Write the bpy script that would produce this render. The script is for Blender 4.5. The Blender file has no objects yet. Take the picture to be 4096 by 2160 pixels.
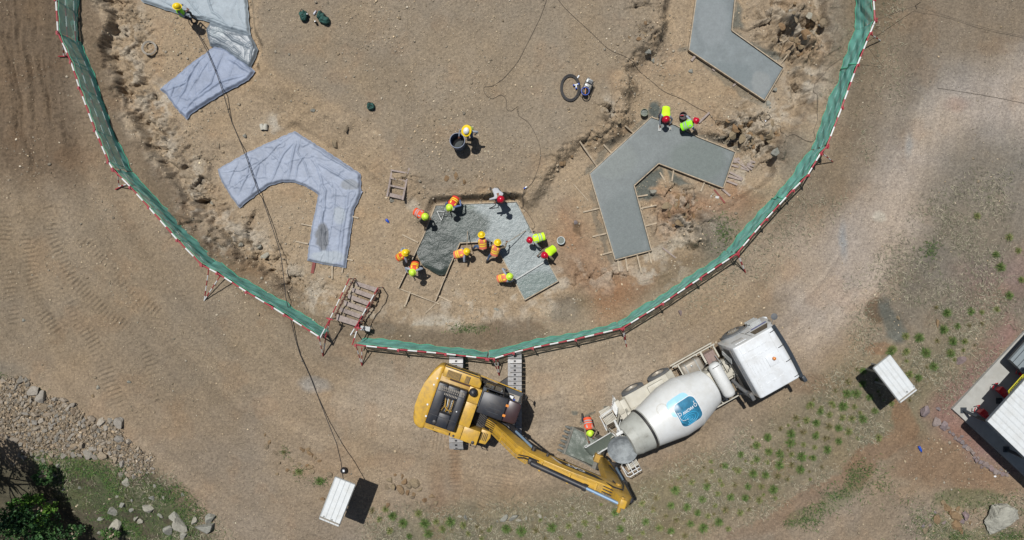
import bpy, bmesh, math, random
import numpy as np
from mathutils import Matrix, Vector, Euler
random.seed(7)
S = bpy.context.scene
COL = S.collection
R = math.radians

# ---------------------------------------------------------------- camera, sky, sun, exposure
H = 29.5            # camera height above the site (m)
PX = 0.01125        # metres per photograph pixel on the ground plane z = 0
cam_d = bpy.data.cameras.new('camera'); cam = bpy.data.objects.new('camera', cam_d); COL.objects.link(cam)
cam.location = (0, 0, H); cam.rotation_euler = (0, 0, 0)
cam_d.sensor_width = 36; cam_d.lens = 18.0 / (4096 * PX / 2 / H)
cam_d.clip_start = 0.1; cam_d.clip_end = 3000
S.camera = cam
TOSUN = Vector((-0.21, 0.34, 1.0)).normalized()
sun_d = bpy.data.lights.new('sun', 'SUN'); sun_d.energy = 4.6; sun_d.angle = R(0.5); sun_d.color = (1.0, 0.975, 0.94)
sun = bpy.data.objects.new('sun', sun_d); COL.objects.link(sun)
sun.rotation_euler = TOSUN.to_track_quat('Z', 'Y').to_euler(); sun.location = (0, 0, 60)
W = bpy.data.worlds.new('World'); S.world = W; W.use_nodes = True
wn = W.node_tree; bg = wn.nodes['Background']
sky = wn.nodes.new('ShaderNodeTexSky'); sky.sky_type = 'NISHITA'; sky.sun_disc = False
sky.sun_elevation = math.asin(TOSUN.z); sky.sun_rotation = math.atan2(TOSUN.x, TOSUN.y)
sky.air_density = 1.0; sky.dust_density = 1.2
wn.links.new(sky.outputs[0], bg.inputs[0]); bg.inputs[1].default_value = 0.05
S.view_settings.view_transform = 'Standard'; S.view_settings.look = 'None'
S.view_settings.exposure = 0.10; S.view_settings.gamma = 1.0
S.render.engine = 'CYCLES'
S.cycles.max_bounces = 6; S.cycles.transparent_max_bounces = 12
S.render.resolution_x = 1024; S.render.resolution_y = 540

# ---------------------------------------------------------------- helpers
def at(u, v, h=0.0):
    """world point at height h that the photograph shows at pixel (u, v)"""
    f = (H - h) / H
    return ((u - 2048) * PX * f, (1080 - v) * PX * f, h)
def pix(x, y, z):
    f = H / (H - z)
    return 2048 + x * f / PX, 1080 - y * f / PX
def lin(c):
    c = c / 255.0
    return c / 12.92 if c <= 0.04045 else ((c + 0.055) / 1.055) ** 2.4
G = 0.72
def rgb(r, g, b, k=None):
    k = G if k is None else k
    return (min(lin(r) * k, .9), min(lin(g) * k, .9), min(lin(b) * k, .9), 1)

def tag(o, label=None, cat=None, group=None, kind=None):
    if label: o['label'] = label
    if cat: o['category'] = cat
    if group: o['group'] = group
    if kind: o['kind'] = kind
    return o
MW = {}
def thing(name, label, cat, loc=(0, 0, 0), rz=0.0, group=None):
    o = bpy.data.objects.new(name, None); COL.objects.link(o)
    o.empty_display_size = .2
    o.location = loc; o.rotation_euler = (0, 0, rz)
    MW[o.name] = Matrix.Translation(loc) @ Matrix.Rotation(rz, 4, 'Z')
    return tag(o, label, cat, group)
def wmat(o): return MW.get(o.name, Matrix.Identity(4))

class MB:
    def __init__(s): s.v = []; s.f = []; s.m = []
    def add(s, vs, fs, mi=0, M=None):
        n = len(s.v)
        if M is not None: vs = [M @ Vector(p) for p in vs]
        s.v += [tuple(p) for p in vs]
        s.f += [tuple(i + n for i in f) for f in fs]
        s.m += [mi] * len(fs); return s
    def box(s, c, d, rot=None, mi=0, bev=0.0, M=None, taper=1.0):
        hx, hy, hz = d[0] / 2, d[1] / 2, d[2] / 2
        T = Matrix.Translation(c) @ (Euler(rot).to_matrix().to_4x4() if rot else Matrix.Identity(4))
        if M is not None: T = M @ T
        if bev <= 0:
            vs = []
            for z, t in ((-hz, 1), (hz, taper)):
                vs += [(-hx * t, -hy * t, z), (hx * t, -hy * t, z), (hx * t, hy * t, z), (-hx * t, hy * t, z)]
            return s.add(vs, [(3, 2, 1, 0), (4, 5, 6, 7), (0, 1, 5, 4), (1, 2, 6, 5), (2, 3, 7, 6), (3, 0, 4, 7)], mi, T)
        bev = min(bev, hx * .49, hy * .49, hz * .49)
        bm = bmesh.new(); bmesh.ops.create_cube(bm, size=1)
        for q in bm.verts: q.co = Vector((q.co.x * d[0], q.co.y * d[1], q.co.z * d[2]))
        bmesh.ops.bevel(bm, geom=bm.edges[:] , offset=bev, segments=2, affect='EDGES', profile=.5)
        s.bm(bm, mi, T); return s
    def bm(s, bm, mi=0, T=None):
        bm.verts.index_update(); bm.verts.ensure_lookup_table()
        s.add([v.co.copy() for v in bm.verts], [[v.index for v in f.verts] for f in bm.faces], mi, T); bm.free()
    def prism(s, poly, a, b, M=None, mi=0, mtop=None):
        """polygon (x, y) extruded from z=a to z=b"""
        n = len(poly)
        ar = sum(poly[i][0] * poly[(i + 1) % n][1] - poly[(i + 1) % n][0] * poly[i][1] for i in range(n))
        if ar < 0: poly = poly[::-1]
        vs = [(p[0], p[1], a) for p in poly] + [(p[0], p[1], b) for p in poly]
        s.add(vs, [tuple(range(n))[::-1]] + [(i, (i + 1) % n, n + (i + 1) % n, n + i) for i in range(n)], mi, M)
        s.add(vs[n:], [tuple(range(n))], mi if mtop is None else mtop, M); return s
    def prism_b(s, poly, a, b, bev=.02, M=None, mi=0, seg=2):
        n = len(poly)
        ar = sum(poly[i][0] * poly[(i + 1) % n][1] - poly[(i + 1) % n][0] * poly[i][1] for i in range(n))
        if ar < 0: poly = poly[::-1]
        bm = bmesh.new()
        lo = [bm.verts.new((p[0], p[1], a)) for p in poly]; hi = [bm.verts.new((p[0], p[1], b)) for p in poly]
        bm.faces.new(lo[::-1]); bm.faces.new(hi)
        for i in range(n): bm.faces.new((lo[i], lo[(i + 1) % n], hi[(i + 1) % n], hi[i]))
        bmesh.ops.bevel(bm, geom=bm.edges[:], offset=bev, segments=seg, affect='EDGES', profile=.5)
        s.bm(bm, mi, M); return s
    def tube(s, pts, r, n=8, mi=0, closed=False, caps=True, M=None, mis=None):
        pts = [Vector(p) for p in pts]; k = len(pts)
        rr = r if isinstance(r, (list, tuple)) else [r] * k
        vs = []; up = None
        for i, p in enumerate(pts):
            if closed: t = pts[(i + 1) % k] - pts[i - 1]
            else: t = pts[min(i + 1, k - 1)] - pts[max(i - 1, 0)]
            if t.length < 1e-9: t = Vector((0, 0, 1))
            t.normalize()
            if up is None: up = Vector((0, 0, 1)) if abs(t.z) < .9 else Vector((1, 0, 0))
            a = t.cross(up)
            if a.length < 1e-6: a = t.orthogonal()
            a.normalize(); b = a.cross(t).normalized(); up = b
            for j in range(n):
                th = 2 * math.pi * j / n
                vs.append(p + a * (rr[i] * math.cos(th)) + b * (rr[i] * math.sin(th)))
        segs = k if closed else k - 1
        n0 = len(s.v)
        s.add(vs, [], mi, M)
        for i in range(segs):
            i2 = (i + 1) % k
            for j in range(n):
                j2 = (j + 1) % n
                s.f.append((n0 + i * n + j, n0 + i2 * n + j, n0 + i2 * n + j2, n0 + i * n + j2))
                s.m.append(mis[i] if mis else mi)
        if caps and not closed:
            s.f.append(tuple(n0 + j for j in range(n))); s.m.append(mis[0] if mis else mi)
            s.f.append(tuple(n0 + (k - 1) * n + j for j in range(n))[::-1]); s.m.append(mis[-1] if mis else mi)
        return s
    def lathe(s, prof, n=24, M=None, mi=0, mis=None, caps=True):
        """profile [(z, r)] about local z"""
        vs = []; k = len(prof)
        for z, r in prof:
            for j in range(n):
                th = 2 * math.pi * j / n; vs.append((r * math.cos(th), r * math.sin(th), z))
        n0 = len(s.v); s.add(vs, [], mi, M)
        for i in range(k - 1):
            for j in range(n):
                j2 = (j + 1) % n
                s.f.append((n0 + i * n + j, n0 + i * n + j2, n0 + (i + 1) * n + j2, n0 + (i + 1) * n + j)); s.m.append(mis[i] if mis else mi)
        if caps:
            if prof[0][1] > 1e-4: s.f.append(tuple(n0 + j for j in range(n))[::-1]); s.m.append(mis[0] if mis else mi)
            if prof[-1][1] > 1e-4: s.f.append(tuple(n0 + (k - 1) * n + j for j in range(n))); s.m.append(mis[-1] if mis else mi)
        return s
    def ell(s, c, r, n=12, k=8, M=None, mi=0, rot=None):
        prof = [(-math.cos(math.pi * i / k), max(math.sin(math.pi * i / k), 1e-3)) for i in range(k + 1)]
        T = Matrix.Translation(c) @ (Euler(rot).to_matrix().to_4x4() if rot else Matrix.Identity(4)) @ Matrix.Diagonal((*r, 1))
        if M is not None: T = M @ T
        return s.lathe(prof, n, T, mi)
    def build(s, name, mats, parent=None, smooth=None, world=False):
        vs = s.v
        if world and parent is not None:
            I = wmat(parent).inverted(); vs = [tuple(I @ Vector(p)) for p in vs]
        me = bpy.data.meshes.new(name); me.from_pydata(vs, [], s.f)
        if not isinstance(mats, (list, tuple)): mats = [mats]
        for m in mats: me.materials.append(m)
        if len(mats) > 1: me.polygons.foreach_set('material_index', s.m)
        if smooth:
            me.polygons.foreach_set('use_smooth', [True] * len(s.f))
            if smooth is not True: me.set_sharp_from_angle(angle=R(smooth))
        me.update()
        o = bpy.data.objects.new(name, me); COL.objects.link(o)
        if parent is not None:
            o.parent = parent; MW[o.name] = wmat(parent)
        return o
def copy_tree(o, parent=None):
    c = o.copy(); COL.objects.link(c)
    if parent is not None: c.parent = parent
    for k in ('label', 'category', 'group'):
        pass
    for ch in list(o.children): copy_tree(ch, c)
    return c

# ---------------------------------------------------------------- materials
def nodes(m):
    m.use_nodes = True; nt = m.node_tree
    return nt, nt.nodes, nt.links, nt.nodes['Principled BSDF']
def noise_node(N, L, scale, detail=4, rough=.6, coord='Object', vec=None):
    n = N.new('ShaderNodeTexNoise'); n.inputs['Scale'].default_value = scale
    n.inputs['Detail'].default_value = detail; n.inputs['Roughness'].default_value = rough
    tc = N.new('ShaderNodeTexCoord'); L.new(vec or tc.outputs[coord], n.inputs['Vector'])
    return n
def ramp(N, L, src, stops):
    r = N.new('ShaderNodeValToRGB'); L.new(src, r.inputs[0])
    e = r.color_ramp.elements
    e[0].position = stops[0][0]; e[0].color = stops[0][1]
    e[1].position = stops[-1][0]; e[1].color = stops[-1][1]
    for p, c in stops[1:-1]:
        q = e.new(p); q.color = c
    return r
def mat(name, col, rough=.6, metal=0.0, var=.12, scale=6.0, dirt=None, dirt_amt=.35, dirt_scale=2.5, bump=0.0, bscale=40.0, spec=.5, coat=0.0):
    """painted / plain surface with mild procedural colour variation, dust and bump"""
    m = bpy.data.materials.new(name); nt, N, L, B = nodes(m)
    n = noise_node(N, L, scale, 5)
    lo = tuple(c * (1 - var) for c in col[:3]) + (1,); hi = tuple(min(1, c * (1 + var)) for c in col[:3]) + (1,)
    r = ramp(N, L, n.outputs[0], [(.3, lo), (.7, hi)])
    out = r.outputs[0]
    if dirt:
        n2 = noise_node(N, L, dirt_scale, 8, .7)
        r2 = ramp(N, L, n2.outputs[0], [(.45, (0, 0, 0, 1)), (.72, (dirt_amt,) * 3 + (1,))])
        mx = N.new('ShaderNodeMixRGB'); L.new(r2.outputs[0], mx.inputs[0]); L.new(out, mx.inputs[1]); mx.inputs[2].default_value = dirt
        out = mx.outputs[0]
    L.new(out, B.inputs['Base Color'])
    B.inputs['Roughness'].default_value = rough; B.inputs['Metallic'].default_value = metal
    B.inputs['Specular IOR Level'].default_value = spec
    B.inputs['Coat Weight'].default_value = coat
    if bump > 0:
        nb = noise_node(N, L, bscale, 4)
        b = N.new('ShaderNodeBump'); b.inputs['Strength'].default_value = 1; b.inputs['Distance'].default_value = bump
        L.new(nb.outputs[0], b.inputs['Height']); L.new(b.outputs[0], B.inputs['Normal'])
    return m
DUST = rgb(150, 134, 112)
M = {}
M['red'] = mat('red_paint', rgb(165, 28, 50), .5, dirt=DUST, dirt_amt=.25)
M['white'] = mat('white_paint', rgb(228, 230, 228), .5, dirt=DUST, dirt_amt=.25)
M['steel'] = mat('galvanised_steel', rgb(170, 172, 170), .45, .3)
M['dark'] = mat('dark_metal', rgb(42, 42, 44, 1), .5, .2, dirt=DUST, dirt_amt=.2)
M['black'] = mat('black_paint', rgb(30, 33, 40, 1), .45, 0, dirt=DUST, dirt_amt=.14)
M['rubber'] = mat('rubber', rgb(98, 102, 106), .8, 0, dirt=DUST, dirt_amt=.5, scale=12)
M['wire'] = mat('thin_brown_wire', rgb(92, 82, 70), .7)
M['cable'] = mat('black_cable', rgb(36, 34, 34, 1), .6)
M['yellow'] = mat('machine_yellow', rgb(212, 168, 58), .42, 0, var=.06, dirt=rgb(146, 122, 84), dirt_amt=.7, dirt_scale=4.5)
M['yellow2'] = mat('worn_machine_yellow', rgb(190, 150, 62), .5, 0, dirt=rgb(120, 95, 60), dirt_amt=.6, dirt_scale=5)
M['chrome'] = mat('chrome', (.20, .30, .42, 1), .5, .25, var=.02)
M['track'] = mat('track_steel', rgb(172, 172, 172), .5, .25, dirt=DUST, dirt_amt=.5, dirt_scale=9)
M['cream'] = mat('cream_paint', rgb(206, 202, 188), .5, 0, dirt=rgb(150, 140, 118), dirt_amt=.55, dirt_scale=3)
M['drum'] = mat('drum_paint', rgb(226, 228, 226), .42, 0, var=.03, dirt=rgb(190, 184, 168), dirt_amt=.3, dirt_scale=2.6, coat=.1)
M['drum2'] = mat('concrete_stained_paint', rgb(182, 184, 176), .6, 0, dirt=rgb(120, 118, 108), dirt_amt=.75, dirt_scale=3)
M['tank'] = mat('dusty_tank', rgb(165, 158, 146), .5, .2, dirt=DUST, dirt_amt=.6)
M['wood'] = mat('timber', rgb(182, 166, 142), .8, 0, var=.25, scale=9, dirt=rgb(110, 96, 80), dirt_amt=.5, bump=.004, bscale=60)
M['plank'] = mat('grey_timber', rgb(162, 148, 140), .85, 0, var=.22, scale=12, dirt=rgb(90, 80, 76), dirt_amt=.5)
M['redwood'] = mat('red_timber', rgb(130, 66, 60), .8, var=.2)
M['rust'] = mat('rusty_steel', rgb(96, 62, 50), .8, 0, var=.3, scale=20)
M['skin'] = mat('skin', rgb(128, 84, 62), .55)
M['bluebarrel'] = mat('blue_plastic', rgb(88, 108, 138), .5, dirt=DUST, dirt_amt=.35)
M['water'] = mat('water_surface', rgb(66, 72, 72), .1)
M['bagfabric'] = mat('green_bag_fabric', rgb(40, 84, 76), .8, var=.25, bump=.004)
M['brightblue'] = mat('bright_blue_plastic', rgb(30, 80, 190), .45)
M['orangep'] = mat('orange_plastic', rgb(230, 140, 40), .45)
M['zinc'] = mat('white_roof_sheet', rgb(222, 226, 226), .45, 0, var=.03, scale=2, dirt=rgb(186, 182, 170), dirt_amt=.4, dirt_scale=3)
M['pad'] = mat('concrete_pad', rgb(176, 176, 170), .8, var=.08, scale=3, dirt=rgb(150, 145, 135), dirt_amt=.5, bump=.003)
M['shingle'] = mat('grey_roof', rgb(132, 142, 146), .7, var=.1, scale=5)
M['charcoal'] = mat('charcoal_steel', rgb(48, 54, 60, 1), .5)
M['redsteel'] = mat('red_steel', rgb(190, 20, 40), .4)
M['signyellow'] = mat('sign_yellow', rgb(225, 215, 40), .5, var=.03)
M['signblack'] = mat('sign_black', (.01, .01, .012, 1), .6)
M['decalwhite'] = mat('decal_white', rgb(235, 238, 240), .4, var=.02)
M['logonavy'] = mat('logo_navy', rgb(50, 120, 152), .35, var=.5, scale=2.2)
M['logocyan'] = mat('logo_cyan', rgb(70, 178, 222), .35, var=.03)
M['logolight'] = mat('logo_light_blue', rgb(170, 222, 246), .35, var=.05)
M['amber'] = mat('amber_lens', rgb(220, 130, 40), .3)
M['bluedecal'] = mat('blue_decal', rgb(50, 80, 170), .4)
M['fillconcrete'] = mat('wet_concrete_fill', rgb(100, 108, 98), .45, var=.14, scale=20, bump=.012, bscale=18)

def glass_mat(name, tint, a=.45):
    m = bpy.data.materials.new(name); m.use_nodes = True; N = m.node_tree.nodes; L = m.node_tree.links
    N.remove(N['Principled BSDF']); out = N['Material Output']
    t = N.new('ShaderNodeBsdfTransparent'); t.inputs[0].default_value = tint
    g = N.new('ShaderNodeBsdfGlossy'); g.inputs['Roughness'].default_value = .03; g.inputs[0].default_value = (.9, .95, 1, 1)
    d = N.new('ShaderNodeBsdfDiffuse'); d.inputs[0].default_value = (.05, .06, .06, 1)
    m1 = N.new('ShaderNodeMixShader'); m1.inputs[0].default_value = 1 - a; L.new(t.outputs[0], m1.inputs[2]); L.new(d.outputs[0], m1.inputs[1])
    fr = N.new('ShaderNodeFresnel'); fr.inputs[0].default_value = 1.5
    m2 = N.new('ShaderNodeMixShader'); L.new(fr.outputs[0], m2.inputs[0]); L.new(m1.outputs[0], m2.inputs[1]); L.new(g.outputs[0], m2.inputs[2])
    L.new(m2.outputs[0], out.inputs[0]); return m
M['glass'] = glass_mat('cab_glass', (.62, .72, .68, 1), .3)

def net_mat():
    m = bpy.data.materials.new('green_netting'); m.use_nodes = True; N = m.node_tree.nodes; L = m.node_tree.links
    N.remove(N['Principled BSDF']); out = N['Material Output']
    tr = N.new('ShaderNodeBsdfTransparent')
    df = N.new('ShaderNodeBsdfDiffuse'); tl = N.new('ShaderNodeBsdfTranslucent')
    c = (0.21, 0.58, 0.49, 1)
    df.inputs[0].default_value = c; tl.inputs[0].default_value = c
    mx = N.new('ShaderNodeMixShader'); mx.inputs[0].default_value = .4; L.new(df.outputs[0], mx.inputs[1]); L.new(tl.outputs[0], mx.inputs[2])
    n = noise_node(N, L, 3.0, 4); r = ramp(N, L, n.outputs[0], [(.3, (.60,) * 3 + (1,)), (.7, (.80,) * 3 + (1,))])
    m2 = N.new('ShaderNodeMixShader'); L.new(r.outputs[0], m2.inputs[0]); L.new(tr.outputs[0], m2.inputs[1]); L.new(mx.outputs[0], m2.inputs[2])
    L.new(m2.outputs[0], out.inputs[0]); return m
M['net'] = net_mat()
M['nethem'] = mat('green_net_hem', rgb(80, 170, 135), .7, var=.2)

# ---------------------------------------------------------------- noise (numpy)
def h2(ix, iy, seed):
    a = (ix.astype(np.int64) * 374761393 + iy.astype(np.int64) * 668265263 + seed * 1442695041) & 0xFFFFFFFF
    a = ((a ^ (a >> 13)) * 1274126177) & 0xFFFFFFFF
    a = ((a ^ (a >> 16)) * 2246822519) & 0xFFFFFFFF
    return ((a ^ (a >> 15)) & 0xFFFFFF) / float(0xFFFFFF)
def vn(x, y, seed=0):
    ix = np.floor(x); iy = np.floor(y); fx = x - ix; fy = y - iy
    fx = fx * fx * (3 - 2 * fx); fy = fy * fy * (3 - 2 * fy)
    a = h2(ix, iy, seed); b = h2(ix + 1, iy, seed); c = h2(ix, iy + 1, seed); d = h2(ix + 1, iy + 1, seed)
    return (a * (1 - fx) + b * fx) * (1 - fy) + (c * (1 - fx) + d * fx) * fy
def fbm(x, y, f=1.0, o=4, seed=0, g=.5):
    t = 0; am = 1; s = 0
    for i in range(o):
        t = t + am * (vn(x * f + 17.3 * i, y * f - 9.1 * i, seed + i) - .5) * 2; s += am; am *= g; f *= 2.03
    return t / s
def cell(x, y, f, seed=0):
    x = x * f; y = y * f; ix = np.floor(x); iy = np.floor(y)
    b1 = np.full(x.shape, 9.0); b2 = np.full(x.shape, 9.0); r1 = np.zeros(x.shape); r2 = np.zeros(x.shape); dx = np.zeros(x.shape); dy = np.zeros(x.shape)
    for i in (-1, 0, 1):
        for j in (-1, 0, 1):
            cx = ix + i; cy = iy + j
            px_ = cx + h2(cx, cy, seed); py_ = cy + h2(cx, cy, seed + 5)
            ex = x - px_; ey = y - py_; d = ex * ex + ey * ey
            m = d < b1
            b2 = np.where(m, b1, np.minimum(b2, d)); b1 = np.where(m, d, b1)
            r1 = np.where(m, h2(cx, cy, seed + 11), r1); r2 = np.where(m, h2(cx, cy, seed + 23), r2)
            dx = np.where(m, ex, dx); dy = np.where(m, ey, dy)
    return np.sqrt(b1), np.sqrt(b2), r1, r2, dx, dy
def sm(a, b, x):
    t = np.clip((x - a) / (b - a), 0, 1); return t * t * (3 - 2 * t)
def seg_d(x, y, a, b):
    ax, ay = a; bx, by = b; vx, vy = bx - ax, by - ay
    L2 = vx * vx + vy * vy + 1e-12
    t = np.clip(((x - ax) * vx + (y - ay) * vy) / L2, 0, 1)
    return np.hypot(x - ax - t * vx, y - ay - t * vy), t
def line_d(x, y, pts):
    """distance to a polyline and arc length along it"""
    best = np.full(np.shape(x), 1e9); arc = np.zeros(np.shape(x)); s0 = 0
    for a, b in zip(pts[:-1], pts[1:]):
        d, t = seg_d(x, y, a, b); l = math.hypot(b[0] - a[0], b[1] - a[1])
        m = d < best; best = np.where(m, d, best); arc = np.where(m, s0 + t * l, arc); s0 += l
    return best, arc
def poly_sd(x, y, P):
    """signed distance, positive inside"""
    best = np.full(np.shape(x), 1e9); ins = np.zeros(np.shape(x), bool); n = len(P)
    for i in range(n):
        a = P[i]; b = P[(i + 1) % n]
        d, _ = seg_d(x, y, a, b); best = np.minimum(best, d)
        c = ((a[1] > y) != (b[1] > y)) & (x < (b[0] - a[0]) * (y - a[1]) / (b[1] - a[1] + 1e-12) + a[0])
        ins ^= c
    return np.where(ins, best, -best)
def wp(pts, h=0.0): return [at(u, v, h)[:2] for u, v in pts]

# ---------------------------------------------------------------- layout of the dug ground (photograph pixels -> metres)
PIT = [(400, -300), (402, 0), (405, 180), (450, 360), (520, 520), (600, 640), (720, 780), (830, 900), (950, 1040), (1060, 1130), (1180, 1220),
       (1300, 1262), (1420, 1285), (1500, 1300), (1650, 1290), (1800, 1290), (2000, 1290), (2150, 1280), (2280, 1230), (2340, 1180), (2560, 1120),
       (2760, 1070), (2835, 1020), (2800, 940), (2812, 875), (2960, 800), (3120, 700), (3135, 560), (3240, 440), (3290, 300), (3325, 130), (3305, -300)]
PLAT = [(1040, -300), (1040, -80), (1060, 120), (1050, 250), (1120, 330), (1260, 370), (1440, 470), (1560, 590), (1640, 690), (1720, 740), (1900, 750),
        (2080, 738), (2160, 690), (2220, 610), (2330, 565), (2440, 510), (2485, 440), (2470, 330), (2500, 250), (2560, 190), (2620, 110), (2650, 0), (2660, -300)]
FLOOR = -0.60
SLAB_Z = -0.44
SL1 = [(2799, -90), (2785, 0), (2756, 201), (3056, 400), (3130, 273), (2923, 125), (2936, 0), (2946, -90)]
SL2 = [(2604, 472), (2700, 503), (2790, 551), (2938, 610), (2890, 750), (2633, 652), (2533, 742), (2602, 1000), (2461, 1037), (2360, 695)]
SL3 = [(1745, 823), (2066, 810), (2130, 935), (2231, 1124), (2098, 1198), (2010, 1029), (1970, 964), (1840, 970), (1782, 1096), (1768, 1101), (1752, 1099), (1724, 1084),
       (1708, 1072), (1692, 1064), (1684, 1050), (1672, 1028), (1665, 1007), (1684, 960)]
SHEET4 = [(1175, 522), (1300, 600), (1440, 694), (1443, 769), (1453, 758), (1413, 843), (1398, 950), (1382, 1071), (1320, 1062), (1254, 1050), (1225, 1042), (1240, 930), (1262, 820), (1270, 780), (1260, 769), (1220, 745),
          (1175, 729), (1127, 727), (1074, 742), (1000, 795), (954, 832), (915, 780), (883, 726), (866, 675), (980, 610), (1100, 556)]
SHEET5A = [(556, -90), (560, 0), (570, 8), (700, 50), (837, 87), (920, 118), (1000, 138), (996, 120), (986, 0), (982, -90)]
SHEET5B = [(837, 86), (820, 117), (828, 150), (837, 182), (869, 183), (940, 235), (998, 272), (1020, 225), (1030, 196), (1012, 160), (998, 134), (920, 116)]
SHEET5C = [(853, 182), (795, 225), (745, 260), (690, 310), (633, 355), (655, 370), (690, 420), (712, 448), (742, 477), (763, 450), (830, 408), (890, 371), (945, 345), (991, 318), (1017, 283), (980, 249), (900, 192)]
W_PIT = wp(PIT); W_PLAT = wp(PLAT); W_S = [wp(p, SLAB_Z) for p in (SL1, SL2, SL3)]
W_SH = [wp(p, SLAB_Z) for p in (SHEET4, SHEET5A, SHEET5B, SHEET5C)]
SWP = wp([(-900, 1600), (0, 1640), (300, 1790), (620, 1990), (820, 2260), (820, 3200), (-900, 3200)])
PILE = wp([(-60, 1500), (20, 1515), (70, 1505), (125, 1520), (145, 1580), (250, 1590), (310, 1620), (350, 1665), (470, 1680), (520, 1760), (560, 1800), (620, 1820), (618, 1890), (560, 1905),
           (480, 1900), (470, 1850), (410, 1835), (300, 1820), (215, 1850), (150, 1840), (75, 1825), (70, 1770), (-60, 1730)])
TRACKS = [([(190, 820), (215, 960), (290, 1120), (420, 1250), (540, 1330), (600, 1450), (640, 1600)], 24, .2),
          ([(30, 860), (20, 1000), (40, 1150), (60, 1300)], 24, .2),
          ([(330, 960), (430, 1060), (520, 1170), (640, 1260)], 22, .2),
          ([(280, 1200), (330, 1300), (400, 1420), (450, 1560), (480, 1640)], 30, .2),
          ([(110, 930), (120, 1080), (160, 1230), (230, 1330)], 24, .2),
          ([(1820, 1800), (1823, 1900), (1830, 2060)], 26, .17),
          ([(1980, 1760), (2010, 1850), (1990, 1950), (1940, 2060)], 60, .16),
          ([(1660, 1780), (1720, 1760), (1790, 1770)], 40, .16),
          ([(3800, 760), (3860, 720), (3920, 690)], 22, .2),
          ([(3630, 860), (3740, 790), (3830, 730)], 30, .25)]
RUTS = [[(20, 0), (30, 200), (60, 350)], [(75, 0), (85, 210), (100, 430)], [(120, 230), (135, 400), (150, 480)], [(165, 120), (185, 330), (200, 470)], [(60, 480), (110, 560), (130, 660)],
        [(45, -50), (50, 110), (70, 280), (95, 470), (140, 680)], [(140, 60), (160, 280), (215, 480), (280, 560)], [(250, 470), (290, 600)]]

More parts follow.
